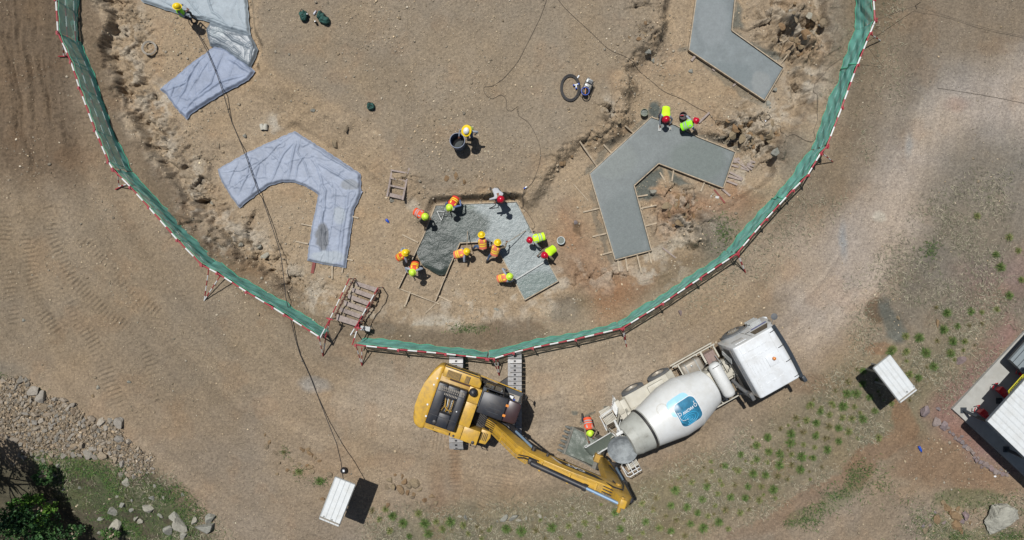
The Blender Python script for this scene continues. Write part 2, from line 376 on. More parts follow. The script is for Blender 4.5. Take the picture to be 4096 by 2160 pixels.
def lane(x, y):
    """streaks left by wheels driving round the ring fence"""
    cx, cy = at(2000, 150)[:2]; r = np.hypot(x - cx, y - cy) + .35 * fbm(x, y, .25, 3, 350); th = np.arctan2(y - cy, x - cx)
    return fbm(r * 1.5, th * 2.2, 1.0, 4, 360), fbm(r * 5.5, th * 5.0, 1.0, 2, 370)
def rutn(x, y):
    q = x + .10 * y + .2 * fbm(x, y, .4, 2, 380); r = fbm(q * 2.4, y * .16, 1.0, 5, 385, .7); return r - .9 * np.clip(1 - np.abs(fbm(q * 1.9, y * .12, 1.0, 3, 389)) * 14, 0, 1) * sm(-.3, .2, fbm(x, y, .6, 2, 391))
def height(x, y, fine=True):
    x = np.asarray(x, float); y = np.asarray(y, float); shp = x.shape; x = np.atleast_1d(x); y = np.atleast_1d(y)
    z = .05 * fbm(x, y, .12, 3, 1)
    u = 2048 + x / PX; v = 1080 - y / PX
    wx = .30 * fbm(x, y, .9, 3, 20) + .12 * fbm(x, y, 3.1, 3, 24)
    c1 = cell(x + wx * .6, y * 1.15 + wx * .4, 1.25, 3)
    c2 = cell(x - wx * .5, y * 1.2 + wx * .5, 3.4, 41)
    dO = poly_sd(x, y, W_PIT) + wx + .22 * (c1[2] - .5)
    dP = -poly_sd(x, y, W_PLAT) + wx + .2 * (c1[2] - .5)
    south = sm(1120, 1240, v)
    wide = .28 + .9 * south + .5 * sm(2300, 2500, u) * sm(900, 1000, v)
    strong = np.clip(sm(2080, 2200, u) + .8 * sm(650, 700, v) * sm(1760, 1820, u) * sm(2160, 2060, u) * sm(-.2, .3, fbm(x, y, .5, 2, 27)), 0, 1)
    wp_ = 2.0 - 1.5 * strong + .5 * vn(x * .5, y * .5, 28)
    dP = dP + .45 * fbm(x, y, .45, 3, 29)
    pit = sm(0, 1, dO / wide) * sm(0, 1, dP / wp_)
    z = z + FLOOR * pit
    # broken rock along the cut edges and on the outcrops
    left = np.exp(-((dO - .45) / .55) ** 2) * (1 - south * .6) * sm(2650, 2500, u) * .9
    band = np.exp(-((dO - 1.0) / .9) ** 2) * sm(1500, 1000, u) * sm(1300, 1100, v) * .75
    ple = np.exp(-((dP - .2) / .4) ** 2) * (sm(-.5, .6, dO)) * (.10 + .62 * strong * (.4 + vn(x * .9, y * .9, 31)))
    oc = 0
    for (cu, cv, ru, rv, a) in ((3190, 130, 120, 130, 1.5), (3110, 60, 60, 60, .9), (3230, 310, 70, 110, .6), (2990, 530, 120, 90, 1.5), (3080, 590, 60, 60, 1.0), (2730, 850, 90, 110, 1.2), (2770, 960, 50, 50, .8),
                            (740, 880, 70, 60, .6), (880, 960, 80, 60, .8), (780, 800, 60, 80, .6), (690, 430, 90, 70, .4), (560, 240, 60, 120, .4), (640, 500, 70, 60, .5), (900, 640, 80, 60, .4), (2445, 455, 40, 50, 1.2), (1640, 715, 60, 20, .6), (2550, 30, 50, 60, .5), (2600, 130, 60, 70, .8), (2520, 330, 40, 40, .7)):
        oc = np.maximum(oc, a * np.exp(-(((u - cu) / ru) ** 2 + ((v - cv) / rv) ** 2)))
    slabd = np.full(x.shape, -99.0)
    for P in W_S + W_SH: slabd = np.maximum(slabd, poly_sd(x, y, P))
    near = sm(-.45, -.12, slabd)
    rock = np.clip(left + band + ple, 0, 1) * (1 - near)
    rock = np.maximum(rock, oc * (1 - near))
    c3 = cell(x + wx, y - wx, 8.0, 61)
    crack1 = sm(0, .22, c1[1] - c1[0]); crack2 = sm(0, .2, c2[1] - c2[0])
    facet = .42 * (c1[2] - .42) + (c1[4] * (c1[3] - .5) + c1[5] * (c1[2] - .5)) * .42 - .10 * (1 - crack1)
    facet2 = .05 * (c3[2] - .5) + .20 * (c2[2] - .5) + (c2[4] * (c2[3] - .5) + c2[5] * (c2[2] - .5)) * .26 - .08 * (1 - crack2)
    z = z + rock * (facet * .8 + facet2)
    ocm = np.clip(oc, 0, 1.3) * (1 - near); qn = fbm(x + wx * .5, y + .6 * x, 1.05, 4, 81, .55) * 1.7 + .9 * (c1[2] - .5)
    qq = (qn + 1) * 3.2; tr = (np.floor(qq) + sm(.72, 1.0, qq - np.floor(qq))) / 3.2 - 1
    z = z + ocm * (.35 + .62 * tr)
    mband = left * .55 * (1 - near) * sm(-.1, .3, fbm(x, y, .4, 2, 85)); z = z + mband * .42 * tr
    # gentle lumps
    z = z + (.018 * fbm(x, y, 1.1, 3, 60) + .008 * fbm(x, y, 5.0, 2, 64)) * (1 - near)
    rough = .6 + .5 * sm(1300, 700, v) * sm(700, 300, u)
    if fine: z = z + rough * .030 * (1 - near) * fbm(x, y, 9.0, 2, 70) * (.6 + .8 * vn(x * .6, y * .6, 77))
    # wheel ruts and crawler prints
    tm = 0
    for pts, wd, pit_ in TRACKS:
        d, arc = line_d(x, y, wp(pts)); k = sm(wd * PX * 1.15, wd * PX * .8, d)
        if not np.any(k > 0): continue
        br = sm(.35, .6, vn(x * 1.3, y * 1.3, 91))
        z = z + k * (.3 + .7 * br) * (.030 * np.sin(2 * np.pi * arc / pit_) - .015)
    for pts in RUTS:
        d, arc = line_d(x + .25 * fbm(x, y, .8, 2, 95), y, wp(pts)); z = z - .055 * np.exp(-(d / .09) ** 2) + .03 * np.exp(-((d - .2) / .1) ** 2)
    ln = lane(x, y); z = z + (.035 * ln[0] + .012 * ln[1]) * sm(.2, -.6, dO); z = z + .11 * rutn(x, y) * sm(360, 250, u) * sm(700, 480, v)
    # slope falling away at the lower left, low ledge below the working pad
    d = poly_sd(x, y, SWP) + .5 * fbm(x, y, .5, 3, 30); dd = np.clip(d, 0, 9)
    z = z - np.minimum(.42 * dd, 2.6 + .02 * dd) * sm(0, .8, d) * (1 + .12 * fbm(x, y, .9, 3, 33))
    d2, _ = line_d(x + .4 * fbm(x, y, .6, 2, 35), y, wp([(1060, 1660), (1180, 1790), (1290, 1890)])); z = z + .10 * np.exp(-(d2 / .45) ** 2)
    z = z * (1 - near) + (FLOOR - .03) * near
    # building platform
    return z.reshape(shp)
def topz(x, y):
    z = height(x, y)
    for P in W_S: z = np.where(poly_sd(x, y, P) > -.08, np.maximum(z, SLAB_Z), z)
    for P in W_SH: z = np.where(poly_sd(x, y, P) > -.12, np.maximum(z, SLAB_Z + .12), z)
    return z
def hz(x, y): return float(height(np.array([x]), np.array([y]))[0])
def gpt(u, v, dz=0.0):
    h = 0.0
    for _ in range(4):
        p = at(u, v, h + dz); h = hz(p[0], p[1])
    p = at(u, v, h + dz); return Vector((p[0], p[1], h + dz))
def gpts(L, dz=0.0):
    h = np.zeros(len(L)); U = np.array(L, float)
    for _ in range(4):
        f = (H - h - dz) / H; x = (U[:, 0] - 2048) * PX * f; y = (1080 - U[:, 1]) * PX * f; h = height(x, y)
    f = (H - h - dz) / H; x = (U[:, 0] - 2048) * PX * f; y = (1080 - U[:, 1]) * PX * f
    return [Vector((a, b, c + dz)) for a, b, c in zip(x, y, h)]

# ---------------------------------------------------------------- soil colours (real colour patches of the ground; painted sunlit white on cut rock)
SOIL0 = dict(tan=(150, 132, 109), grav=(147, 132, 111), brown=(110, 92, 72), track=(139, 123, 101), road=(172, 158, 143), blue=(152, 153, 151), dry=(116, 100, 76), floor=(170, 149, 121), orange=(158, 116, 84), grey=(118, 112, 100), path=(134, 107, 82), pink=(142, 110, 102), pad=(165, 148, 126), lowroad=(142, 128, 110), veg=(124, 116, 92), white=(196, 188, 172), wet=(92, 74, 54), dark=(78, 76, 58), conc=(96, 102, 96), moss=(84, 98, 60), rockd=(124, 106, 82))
SOIL = {k: tuple(.92 * c + .08 * (sum(v) / 3 - 1) + 3 for c in v) for k, v in SOIL0.items()}
PAINT = [  # kind, points, feather(px), colour, strength
    ('p', [(-200, -200), (330, -200), (300, 200), (420, 700), (300, 820), (-200, 720)], 120, 'brown', .95),
    ('p', [(-200, 760), (420, 760), (900, 1200), (1200, 1480), (900, 1700), (300, 1400), (-200, 1500)], 150, 'track', .9),
    ('l', [(340, 0), (380, 300), (470, 560), (640, 760), (900, 1060), (1200, 1290), (1500, 1340), (1900, 1340), (2150, 1340)], 45, 'brown', .6),
    ('p', [(1450, 1470), (2300, 1420), (2700, 1450), (2500, 1650), (2000, 1900), (1500, 1760), (1300, 1600)], 120, 'pad', .8),
    ('p', [(2300, 1260), (2900, 1020), (3150, 860), (3350, 700), (3560, 0), (3560, -200), (3480, -200), (3440, 500), (3200, 700), (2900, 980), (2300, 1200)], 60, 'dry', .85),
    ('p', [(3100, 1000), (3500, 300), (3700, -200), (4300, -200), (4300, 900), (3700, 900), (3400, 1200)], 200, 'road', .8),
    ('p', [(3420, -200), (4300, -200), (4300, 120), (3700, 400), (3400, 820), (3150, 900), (3350, 500)], 120, 'dry', .7),
    ('p', [(3650, 350), (4300, 150), (4300, 620), (3700, 760), (3500, 700)], 170, 'blue', .5),
    ('p', [(3120, 1180), (3300, 1000), (3560, 640), (3720, 380), (4300, 150), (4300, 520), (3800, 700), (3560, 1060), (3420, 1260), (3220, 1460), (3060, 1380)], 90, 'road', .85),
    ('p', [(3750, 560), (4300, 520), (4300, 1300), (3700, 1350), (3480, 1400), (3640, 1000)], 110, 'grey', .75),
    ('p', [(3350, 1480), (3900, 1300), (3750, 1750), (3450, 1850), (3000, 2080), (2200, 2250), (1500, 2200), (1500, 2080), (2200, 2000), (2700, 1900), (3000, 1750)], 90, 'veg', .8),
    ('p', [(1450, 2100), (2200, 2070), (2900, 1850), (2800, 2250), (1400, 2250)], 70, 'veg', .75),
    ('l', [(3595, 1600), (3640, 1720), (3560, 1790), (3440, 1860), (3330, 1960), (3150, 2060), (2950, 2180)], 38, 'path', .8),
    ('p', [(3640, 1720), (3800, 1760), (4100, 1950), (4300, 1930), (4300, 1980), (3900, 2000), (3700, 1960), (3560, 1900)], 50, 'path', .75),
    ('p', [(3700, 1650), (3820, 1500), (4050, 1250), (4096, 1300), (3830, 1640), (4060, 1860), (4060, 1900), (3900, 1830), (3760, 1740)], 45, 'pink', .85),
    ('p', [(3840, 1100), (4300, 900), (4300, 1150), (3900, 1250)], 80, 'pink', .45),
    ('p', [(2950, 2120), (3400, 1950), (3700, 1960), (3800, 2030), (3600, 2260), (2800, 2260)], 90, 'lowroad', .8),
    ('p', [(700, 1750), (1000, 1780), (1250, 1960), (1500, 2130), (1500, 2260), (820, 2260)], 120, 'lowroad', .75),
    ('p', [(-200, 1400), (120, 1480), (-200, 1520)], 60, 'grey', .7),
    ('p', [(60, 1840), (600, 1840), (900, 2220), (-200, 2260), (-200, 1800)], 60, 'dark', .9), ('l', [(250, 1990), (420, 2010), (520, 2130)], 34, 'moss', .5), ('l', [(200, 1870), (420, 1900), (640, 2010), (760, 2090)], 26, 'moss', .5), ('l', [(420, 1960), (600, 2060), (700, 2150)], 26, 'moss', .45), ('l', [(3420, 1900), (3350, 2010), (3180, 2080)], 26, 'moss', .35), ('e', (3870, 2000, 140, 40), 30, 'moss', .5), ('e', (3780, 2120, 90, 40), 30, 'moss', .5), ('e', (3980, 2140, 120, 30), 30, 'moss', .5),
    ('p', [(2280, 820), (2440, 1040), (2560, 1120), (2440, 1230), (2260, 1100), (2230, 940)], 60, 'orange', .55),
    ('p', [(2600, 740), (2880, 780), (2950, 700), (3030, 800), (2800, 880), (2650, 960)], 45, 'orange', .6),
    ('p', [(2380, 1180), (2600, 1100), (2500, 1300), (2380, 1330)], 50, 'orange', .45),
    ('p', [(2308, 908), (2335, 903), (2356, 925), (2350, 948), (2325, 940), (2310, 930)], 7, 'wet', .8), ('e', (3510, 1240, 55, 55), 12, 'wet', .75), ('e', (3515, 1400, 60, 25), 14, 'path', .8),
    ('p', [(3500, 1180), (3560, 1210), (3620, 1320), (3600, 1390), (3530, 1370), (3520, 1280)], 16, 'conc', .75),
    ('e', (3520, 870, 26, 22), 10, 'white', .8), ('e', (3372, 960, 14, 60), 12, 'blue', .8), ('e', (3630, 570, 14, 42), 14, 'blue', .8), ('e', (3820, 415, 50, 30), 24, 'pink', .25),
    ('e', (2560, 640, 30, 80), 20, 'floor', .3), ('e', (2880, 130, 40, 60), 16, 'grey', .6), ('p', [(2640, 650), (2540, 735), (2560, 800), (2640, 790), (2600, 750), (2630, 740), (2640, 690)], 10, 'conc', .95), ('p', [(2660, 665), (2700, 680), (2760, 700), (2700, 720), (2670, 700)], 9, 'conc', .9), ('e', (2620, 445, 26, 34), 8, 'conc', 1), ('p', [(2924, 20), (2960, 70), (2968, 120), (2925, 128)], 10, 'conc', .8), ('p', [(2925, 128), (3020, 170), (3120, 255), (3050, 235)], 9, 'conc', .8), ('l', [(2750, 205), (2900, 305), (3055, 408)], 14, 'conc', .45), ('l', [(2350, 690), (2450, 610), (2600, 470)], 13, 'conc', .5), ('l', [(2700, 500), (2800, 550), (2940, 612)], 11, 'conc', .55), ('l', [(2362, 700), (2455, 1035)], 12, 'conc', .45),
    ('e', (2300, 1650, 14, 10), 5, 'conc', .8), ('l', [(2345, 1690), (2365, 1660), (2390, 1640)], 7, 'conc', .7), ('e', (2425, 1625, 12, 9), 4, 'conc', .85),
    ('e', (2850, 950, 80, 100), 40, 'grey', .7), ('e', (3180, 610, 70, 90), 40, 'grey', .55), ('e', (3350, 90, 60, 130), 40, 'grey', .6),
    ('e', (2540, 150, 10, 10), 8, 'white', .1), ('e', (1265, 1540, 60, 30), 24, 'blue', .5), ('e', (1650, 815, 26, 24), 14, 'white', .45), ('e', (1520, 1320, 60, 25), 20, 'grey', .6),
    ('e', (1880, 1310, 70, 18), 24, 'veg', .7), ('e', (2260, 1240, 60, 50), 30, 'grey', .6),
    ('e', (1750, 2000, 30, 120), 30, 'path', .6), ('e', (1820, 1850, 20, 160), 16, 'path', .5), ('e', (1240, 1300, 500, 160), 160, 'track', .4),
    ('e', (3240, 1540, 90, 40), 40, 'path', .5), ('e', (2980, 1760, 120, 50), 60, 'pad', .4)]
def soil_colour(x, y, z):
    f = H / (H - z); u0 = 2048 + x * f / PX; v0 = 1080 - y * f / PX
    u = u0 + 55 * fbm(x, y, .5, 4, 101) + 14 * fbm(x, y, 2.5, 3, 105); v = v0 + 55 * fbm(x, y, .5, 4, 111) + 14 * fbm(x, y, 2.5, 3, 115)
    L = lambda n: np.array([lin(c) for c in SOIL[n]])
    C = np.tile(L('tan'), (x.size, 1))
    def put(m, n):
        nonlocal C
        C = C * (1 - m[:, None]) + L(n) * m[:, None]
    p = poly_sd(u, v, PLAT); put(sm(-20, 40, p) * .9, 'grav')
    pit = sm(-10, 30, poly_sd(u, v, PIT)) * (1 - sm(-20, 20, p)); put(pit * .75, 'floor')
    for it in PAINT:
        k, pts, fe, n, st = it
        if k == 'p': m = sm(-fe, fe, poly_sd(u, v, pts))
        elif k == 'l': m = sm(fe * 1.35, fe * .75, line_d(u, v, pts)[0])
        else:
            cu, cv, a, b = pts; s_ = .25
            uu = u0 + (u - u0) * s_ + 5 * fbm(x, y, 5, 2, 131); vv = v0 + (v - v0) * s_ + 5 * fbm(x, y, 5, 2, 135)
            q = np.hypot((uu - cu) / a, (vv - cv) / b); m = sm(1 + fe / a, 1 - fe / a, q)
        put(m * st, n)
    out = 1 - sm(-30, 30, poly_sd(u, v, PIT)); st_ = lane(x, y)
    C *= (1 + (.16 * st_[0] + .07 * st_[1]) * out)[:, None]
    ru_ = sm(380, 250, u) * sm(720, 500, v); C *= (1 + .28 * rutn(x, y) * ru_)[:, None]
    # dusty / stained variation of the soil
    n1 = fbm(x, y, .35, 5, 140, .6); n2 = fbm(x, y, 1.7, 4, 150, .6)
    C *= (1 + .12 * n1 + .12 * n2)[:, None]
    warm = fbm(x, y, .6, 4, 160)[:, None]; C *= np.hstack([1 + .06 * warm, 1 + .01 * warm, 1 - .07 * warm])
    red = sm(.15, .5, fbm(x, y, .8, 4, 170)) * .25
    C = C * (1 - red[:, None]) + C * np.array([1.08, .9, .76]) * red[:, None]
    n3 = fbm(x, y, 9, 2, 180); C *= (1 + .10 * n3)[:, None]
    # pale rock along the cuts; its sunlit white is painted into the colour
    wx = .30 * fbm(x, y, .9, 3, 20)
    dO = poly_sd(x, y, W_PIT) + wx; rk = np.exp(-((dO - .9) / .8) ** 2) * sm(.05, .4, fbm(x + wx, y, 1.6, 4, 190)) * .6
    for (cu, cv, a, b) in ((3190, 130, 130, 150), (3240, 330, 90, 120), (2990, 530, 120, 80), (2730, 870, 90, 110), (880, 960, 90, 70), (780, 800, 60, 90), (650, 430, 100, 90), (3040, 420, 90, 60), (2600, 1090, 120, 40), (1100, 500, 40, 50), (1800, 1260, 320, 24), (1290, 1200, 90, 60), (2450, 450, 30, 30)):
        q = np.exp(-(((u - cu) / a) ** 2 + ((v - cv) / b) ** 2)); rk = np.maximum(rk, q * sm(-.05, .35, fbm(x + wx, y, 2.2, 4, 195)) * .85)
    ru = sm(.05, .5, fbm(x * .8, y, 3.0, 3, 197))[:, None] * rk[:, None] * .7; C = C * (1 - ru) + L('rockd') * ru
    C = C * (1 - rk[:, None] * .8) + L('white') * rk[:, None] * .8
    # churned dark clods in the left ruts
    return np.clip(C * G * .94, 0, .9)

def ground():
    st = .045
    xs = np.arange(-26, 26.001, st); ys = np.arange(-14.2, 13.6, st)
    def ext(a):
        o = [a[-1]]; d = st
        while o[-1] < 650: d *= 1.35; o.append(o[-1] + d)
        lo = [a[0]]; d = st
        while lo[-1] > -650: d *= 1.35; lo.append(lo[-1] - d)
        return np.array(lo[:0:-1] + list(a) + o[1:])
    xs = ext(xs); ys = ext(ys); nx, ny = len(xs), len(ys)
    X, Y = np.meshgrid(xs, ys); X = X.ravel(); Y = Y.ravel()
    Z = height(X, Y); Cc = soil_colour(X, Y, Z)
    far = sm(60, 200, np.hypot(X, Y)); Z = Z * (1 - far)
    me = bpy.data.meshes.new('ground'); n = nx * ny
    me.vertices.add(n); co = np.empty((n, 3), np.float32); co[:, 0] = X; co[:, 1] = Y; co[:, 2] = Z; me.vertices.foreach_set('co', co.ravel())
    i = np.arange(ny - 1)[:, None] * nx + np.arange(nx - 1)[None]; i = i.ravel()
    q = np.stack([i, i + 1, i + nx + 1, i + nx], 1).astype(np.int32); m = len(q)
    me.loops.add(m * 4); me.loops.foreach_set('vertex_index', q.ravel())
    me.polygons.add(m); me.polygons.foreach_set('loop_start', np.arange(0, m * 4, 4, dtype=np.int32)); me.polygons.foreach_set('loop_total', np.full(m, 4, np.int32))
    me.update(calc_edges=True)
    a = me.color_attributes.new('soil', 'FLOAT_COLOR', 'POINT'); c4 = np.ones((n, 4), np.float32); c4[:, :3] = Cc; a.data.foreach_set('color', c4.ravel())
    o = bpy.data.objects.new('ground', me); COL.objects.link(o); tag(o, kind='structure')
    m_ = bpy.data.materials.new('soil'); nt, N, L, B = nodes(m_)
    at_ = N.new('ShaderNodeAttribute'); at_.attribute_name = 'soil'
    n1 = noise_node(N, L, 9, 7, .85); r1 = ramp(N, L, n1.outputs[0], [(.35, (.63, .62, .61, 1)), (.5, (1, 1, 1, 1)), (.65, (1.38, 1.37, 1.33, 1))])
    mu = N.new('ShaderNodeMixRGB'); mu.blend_type = 'MULTIPLY'; mu.inputs[0].default_value = 1; L.new(at_.outputs[0], mu.inputs[1]); L.new(r1.outputs[0], mu.inputs[2])
    tc = N.new('ShaderNodeTexCoord')
    vo = N.new('ShaderNodeTexVoronoi'); vo.inputs['Scale'].default_value = 11; L.new(tc.outputs['Object'], vo.inputs['Vector'])
    sep = N.new('ShaderNodeSeparateColor'); L.new(vo.outputs['Color'], sep.inputs[0])
    st_ = ramp(N, L, sep.outputs[0], [(.0, (0, 0, 0, 1)), (.78, (0, 0, 0, 1)), (.86, (.55, .55, .55, 1)), (1, (.75, .75, .75, 1))])
    dd = ramp(N, L, vo.outputs['Distance'], [(.0, (1, 1, 1, 1)), (.35, (1, 1, 1, 1)), (.5, (0, 0, 0, 1))])
    mm = N.new('ShaderNodeMath'); mm.operation = 'MULTIPLY'; L.new(st_.outputs[0], mm.inputs[0]); L.new(dd.outputs[0], mm.inputs[1])
    mx = N.new('ShaderNodeMixRGB'); L.new(mm.outputs[0], mx.inputs[0]); L.new(mu.outputs[0], mx.inputs[1])
    sc = N.new('ShaderNodeMixRGB'); sc.blend_type = 'MULTIPLY'; sc.inputs[0].default_value = 1; L.new(at_.outputs[0], sc.inputs[1]); sc.inputs[2].default_value = (1.55, 1.55, 1.5, 1)
    L.new(sc.outputs[0], mx.inputs[2]); L.new(mx.outputs[0], B.inputs['Base Color'])
    B.inputs['Roughness'].default_value = .92; B.inputs['Specular IOR Level'].default_value = .2
    nb = noise_node(N, L, 16, 6, .75); ad = N.new('ShaderNodeMath'); ad.operation = 'ADD'; L.new(nb.outputs[0], ad.inputs[0]); L.new(mm.outputs[0], ad.inputs[1])
    b = N.new('ShaderNodeBump'); b.inputs['Distance'].default_value = .038; b.inputs['Strength'].default_value = .9; L.new(ad.outputs[0], b.inputs['Height']); L.new(b.outputs[0], B.inputs['Normal'])
    me.materials.append(m_); return o
ground()

# ---------------------------------------------------------------- sheets and slabs
def poly_grid(P, st, zf):
    """grid mesh clipped to polygon P, border vertices snapped to its outline; zf(x, y, inside distance)"""
    P = [tuple(p) for p in P]
    x0 = min(p[0] for p in P) - st; x1 = max(p[0] for p in P) + st; y0 = min(p[1] for p in P) - st; y1 = max(p[1] for p in P) + st
    xs = np.arange(x0, x1 + st, st); ys = np.arange(y0, y1 + st, st); X, Y = np.meshgrid(xs, ys); sh = X.shape
    D = poly_sd(X, Y, P); ins = D > 0
    use = ins[:-1, :-1] | ins[1:, :-1] | ins[:-1, 1:] | ins[1:, 1:]
    sel = np.zeros(sh, bool); sel[:-1, :-1] |= use; sel[1:, :-1] |= use; sel[:-1, 1:] |= use; sel[1:, 1:] |= use
    out = sel & ~ins
    ox, oy = X[out], Y[out]; bd = np.full(ox.shape, 1e9); nxp = ox.copy(); nyp = oy.copy()
    for i in range(len(P)):
        a = P[i]; b = P[(i + 1) % len(P)]; d, t = seg_d(ox, oy, a, b); m = d < bd
        bd = np.where(m, d, bd); nxp = np.where(m, a[0] + t * (b[0] - a[0]), nxp); nyp = np.where(m, a[1] + t * (b[1] - a[1]), nyp)
    X[out] = nxp; Y[out] = nyp; D = np.maximum(D, 0)
    Z = zf(X, Y, D)
    idx = -np.ones(sh, int); idx[sel] = np.arange(sel.sum())
    vs = np.stack([X[sel], Y[sel], Z[sel]], 1).tolist()
    fs = []
    jj, ii = np.nonzero(use)
    for j, i in zip(jj, ii):
        q = [idx[j, i], idx[j, i + 1], idx[j + 1, i + 1], idx[j + 1, i]]; pts = [vs[k][:2] for k in q]
        ar = sum(pts[k][0] * pts[(k + 1) % 4][1] - pts[(k + 1) % 4][0] * pts[k][1] for k in range(4))
        if ar > 1e-7: fs.append(tuple(int(k) for k in q))
    return [tuple(v) for v in vs], fs
def densify(P, st, jit, seed):
    r = random.Random(seed); o = []
    for i in range(len(P)):
        a = Vector(P[i]); b = Vector(P[(i + 1) % len(P)]); n = max(1, int((b - a).length / st)); nrm = Vector((-(b - a).y, (b - a).x)).normalized()
        for k in range(n):
            p = a.lerp(b, k / n) + nrm * (r.uniform(-jit, jit) if k else r.uniform(-jit, jit) * .3); o.append((p.x, p.y))
    return o

def concrete_mat(name, base, patches, rough=.6, bump=.003, bscale=14, speck=.0, vscale=22):
    """patches: list of (x, y, rx, ry, colour): differences in how wet / coarse the concrete is"""
    m = bpy.data.materials.new(name); nt, N, L, B = nodes(m)
    tc = N.new('ShaderNodeTexCoord'); n = noise_node(N, L, 1.6, 7, .62); r = ramp(N, L, n.outputs[0], [(.3, tuple(c * .86 for c in base[:3]) + (1,)), (.7, tuple(c * 1.12 for c in base[:3]) + (1,))])
    out = r.outputs[0]
    for (cx, cy, rx, ry, col) in patches:
        mp = N.new('ShaderNodeMapping'); mp.vector_type = 'TEXTURE'; mp.inputs['Location'].default_value = (cx, cy, 0); mp.inputs['Scale'].default_value = (rx, ry, 50)
        nn = noise_node(N, L, 1.3, 5); ad = N.new('ShaderNodeMixRGB'); ad.blend_type = 'ADD'; ad.inputs[0].default_value = .5
        L.new(tc.outputs['Object'], ad.inputs[1]); L.new(nn.outputs[1], ad.inputs[2])
        sb = N.new('ShaderNodeVectorMath'); sb.operation = 'SUBTRACT'; sb.inputs[1].default_value = (.25, .25, .25); L.new(ad.outputs[0], sb.inputs[0])
        L.new(sb.outputs[0], mp.inputs['Vector'])
        ln = N.new('ShaderNodeVectorMath'); ln.operation = 'LENGTH'; L.new(mp.outputs[0], ln.inputs[0])
        rr = ramp(N, L, ln.outputs['Value'], [(.75, (1, 1, 1, 1)), (1.0, (0, 0, 0, 1))])
        mx = N.new('ShaderNodeMixRGB'); L.new(rr.outputs[0], mx.inputs[0]); L.new(out, mx.inputs[1]); mx.inputs[2].default_value = col; out = mx.outputs[0]
    for sc_, am_ in ((6.0, .07), (19.0, .05)):
        nn = noise_node(N, L, sc_, 5, .65); r9 = ramp(N, L, nn.outputs[0], [(.35, (1 - am_,) * 3 + (1,)), (.65, (1 + am_,) * 3 + (1,))]); mu = N.new('ShaderNodeMixRGB'); mu.blend_type = 'MULTIPLY'; mu.inputs[0].default_value = 1; L.new(out, mu.inputs[1]); L.new(r9.outputs[0], mu.inputs[2]); out = mu.outputs[0]
    if speck > 0:
        vo = N.new('ShaderNodeTexVoronoi'); vo.inputs['Scale'].default_value = vscale; L.new(tc.outputs['Object'], vo.inputs['Vector'])
        sp = N.new('ShaderNodeSeparateColor'); L.new(vo.outputs['Color'], sp.inputs[0])
        r3 = ramp(N, L, sp.outputs[0], [(.0, (1 - speck,) * 3 + (1,)), (1, (1 + speck,) * 3 + (1,))])
        mu = N.new('ShaderNodeMixRGB'); mu.blend_type = 'MULTIPLY'; mu.inputs[0].default_value = 1; L.new(out, mu.inputs[1]); L.new(r3.outputs[0], mu.inputs[2]); out = mu.outputs[0]
    L.new(out, B.inputs['Base Color']); B.inputs['Roughness'].default_value = rough
    nb = noise_node(N, L, bscale, 5, .65); b = N.new('ShaderNodeBump'); b.inputs['Distance'].default_value = bump; L.new(nb.outputs[0], b.inputs['Height']); L.new(b.outputs[0], B.inputs['Normal'])
    return m
def slab(P, label, m, group, zf=None, depth=.16):
    c = (sum(p[0] for p in P) / len(P), sum(p[1] for p in P) / len(P))
    vs, fs = poly_grid(P, .06, zf or (lambda X, Y, D: SLAB_Z + .004 * fbm(X, Y, .8, 3, 200) - .012 * sm(.06, 0, D)))
    mb = MB(); mb.add(vs, fs)
    n = len(P)
    ar = sum(P[i][0] * P[(i + 1) % n][1] - P[(i + 1) % n][0] * P[i][1] for i in range(n)); Q = P if ar > 0 else P[::-1]
    mb.add([(x, y, SLAB_Z - .012) for x, y in Q] + [(x, y, SLAB_Z - depth) for x, y in Q], [(i, n + i, n + (i + 1) % n, (i + 1) % n) for i in range(n)])
    o = mb.build('concrete_slab', m, smooth=40); return tag(o, label, 'concrete slab', group)
GC = rgb(122, 134, 133); GD = rgb(116, 130, 126)
c2 = lambda u, v: at(u, v, SLAB_Z)[:2]
mS1 = concrete_mat('fresh_smooth_concrete', rgb(124, 132, 133), [(*c2(2900, 300), 1.4, .7, rgb(116, 125, 126)), (*c2(2850, 90), .8, 1.2, rgb(130, 137, 138)), (*c2(3040, 330), .5, .6, rgb(134, 139, 138))], .7, .0015, 30, .04, 40)
mS2 = concrete_mat('troweled_damp_concrete', rgb(114, 121, 120), [(*c2(2790, 640), 1.5, 1.1, rgb(106, 115, 111)), (*c2(2500, 900), 1.2, 1.8, rgb(108, 116, 115)), (*c2(2450, 640), 1.3, 1.0, rgb(118, 125, 122))], .55, .003, 14, .08, 26)
def mS3():
    m = concrete_mat('freshly_poured_concrete', rgb(138, 148, 148), [(*c2(1730, 960), 1.95, 2.3, rgb(58, 68, 63)), (*c2(1870, 900), 1.1, .85, rgb(72, 83, 78)), (*c2(2128, 915), .22, .28, rgb(92, 104, 98)), (*c2(2160, 1150), 1.3, .85, rgb(112, 126, 122)),
                                                                (*c2(1835, 832), .9, .12, rgb(96, 108, 100))], .38, .022, 14, .10, 19)
    return m
slab(W_S[0], 'smooth grey concrete slab bent like a boomerang beside the rock outcrop at upper right', mS1, 'concrete strip footings')
slab(W_S[1], 'wide chevron shaped grey concrete slab being troweled by two workers in red helmets', mS2, 'concrete strip footings')
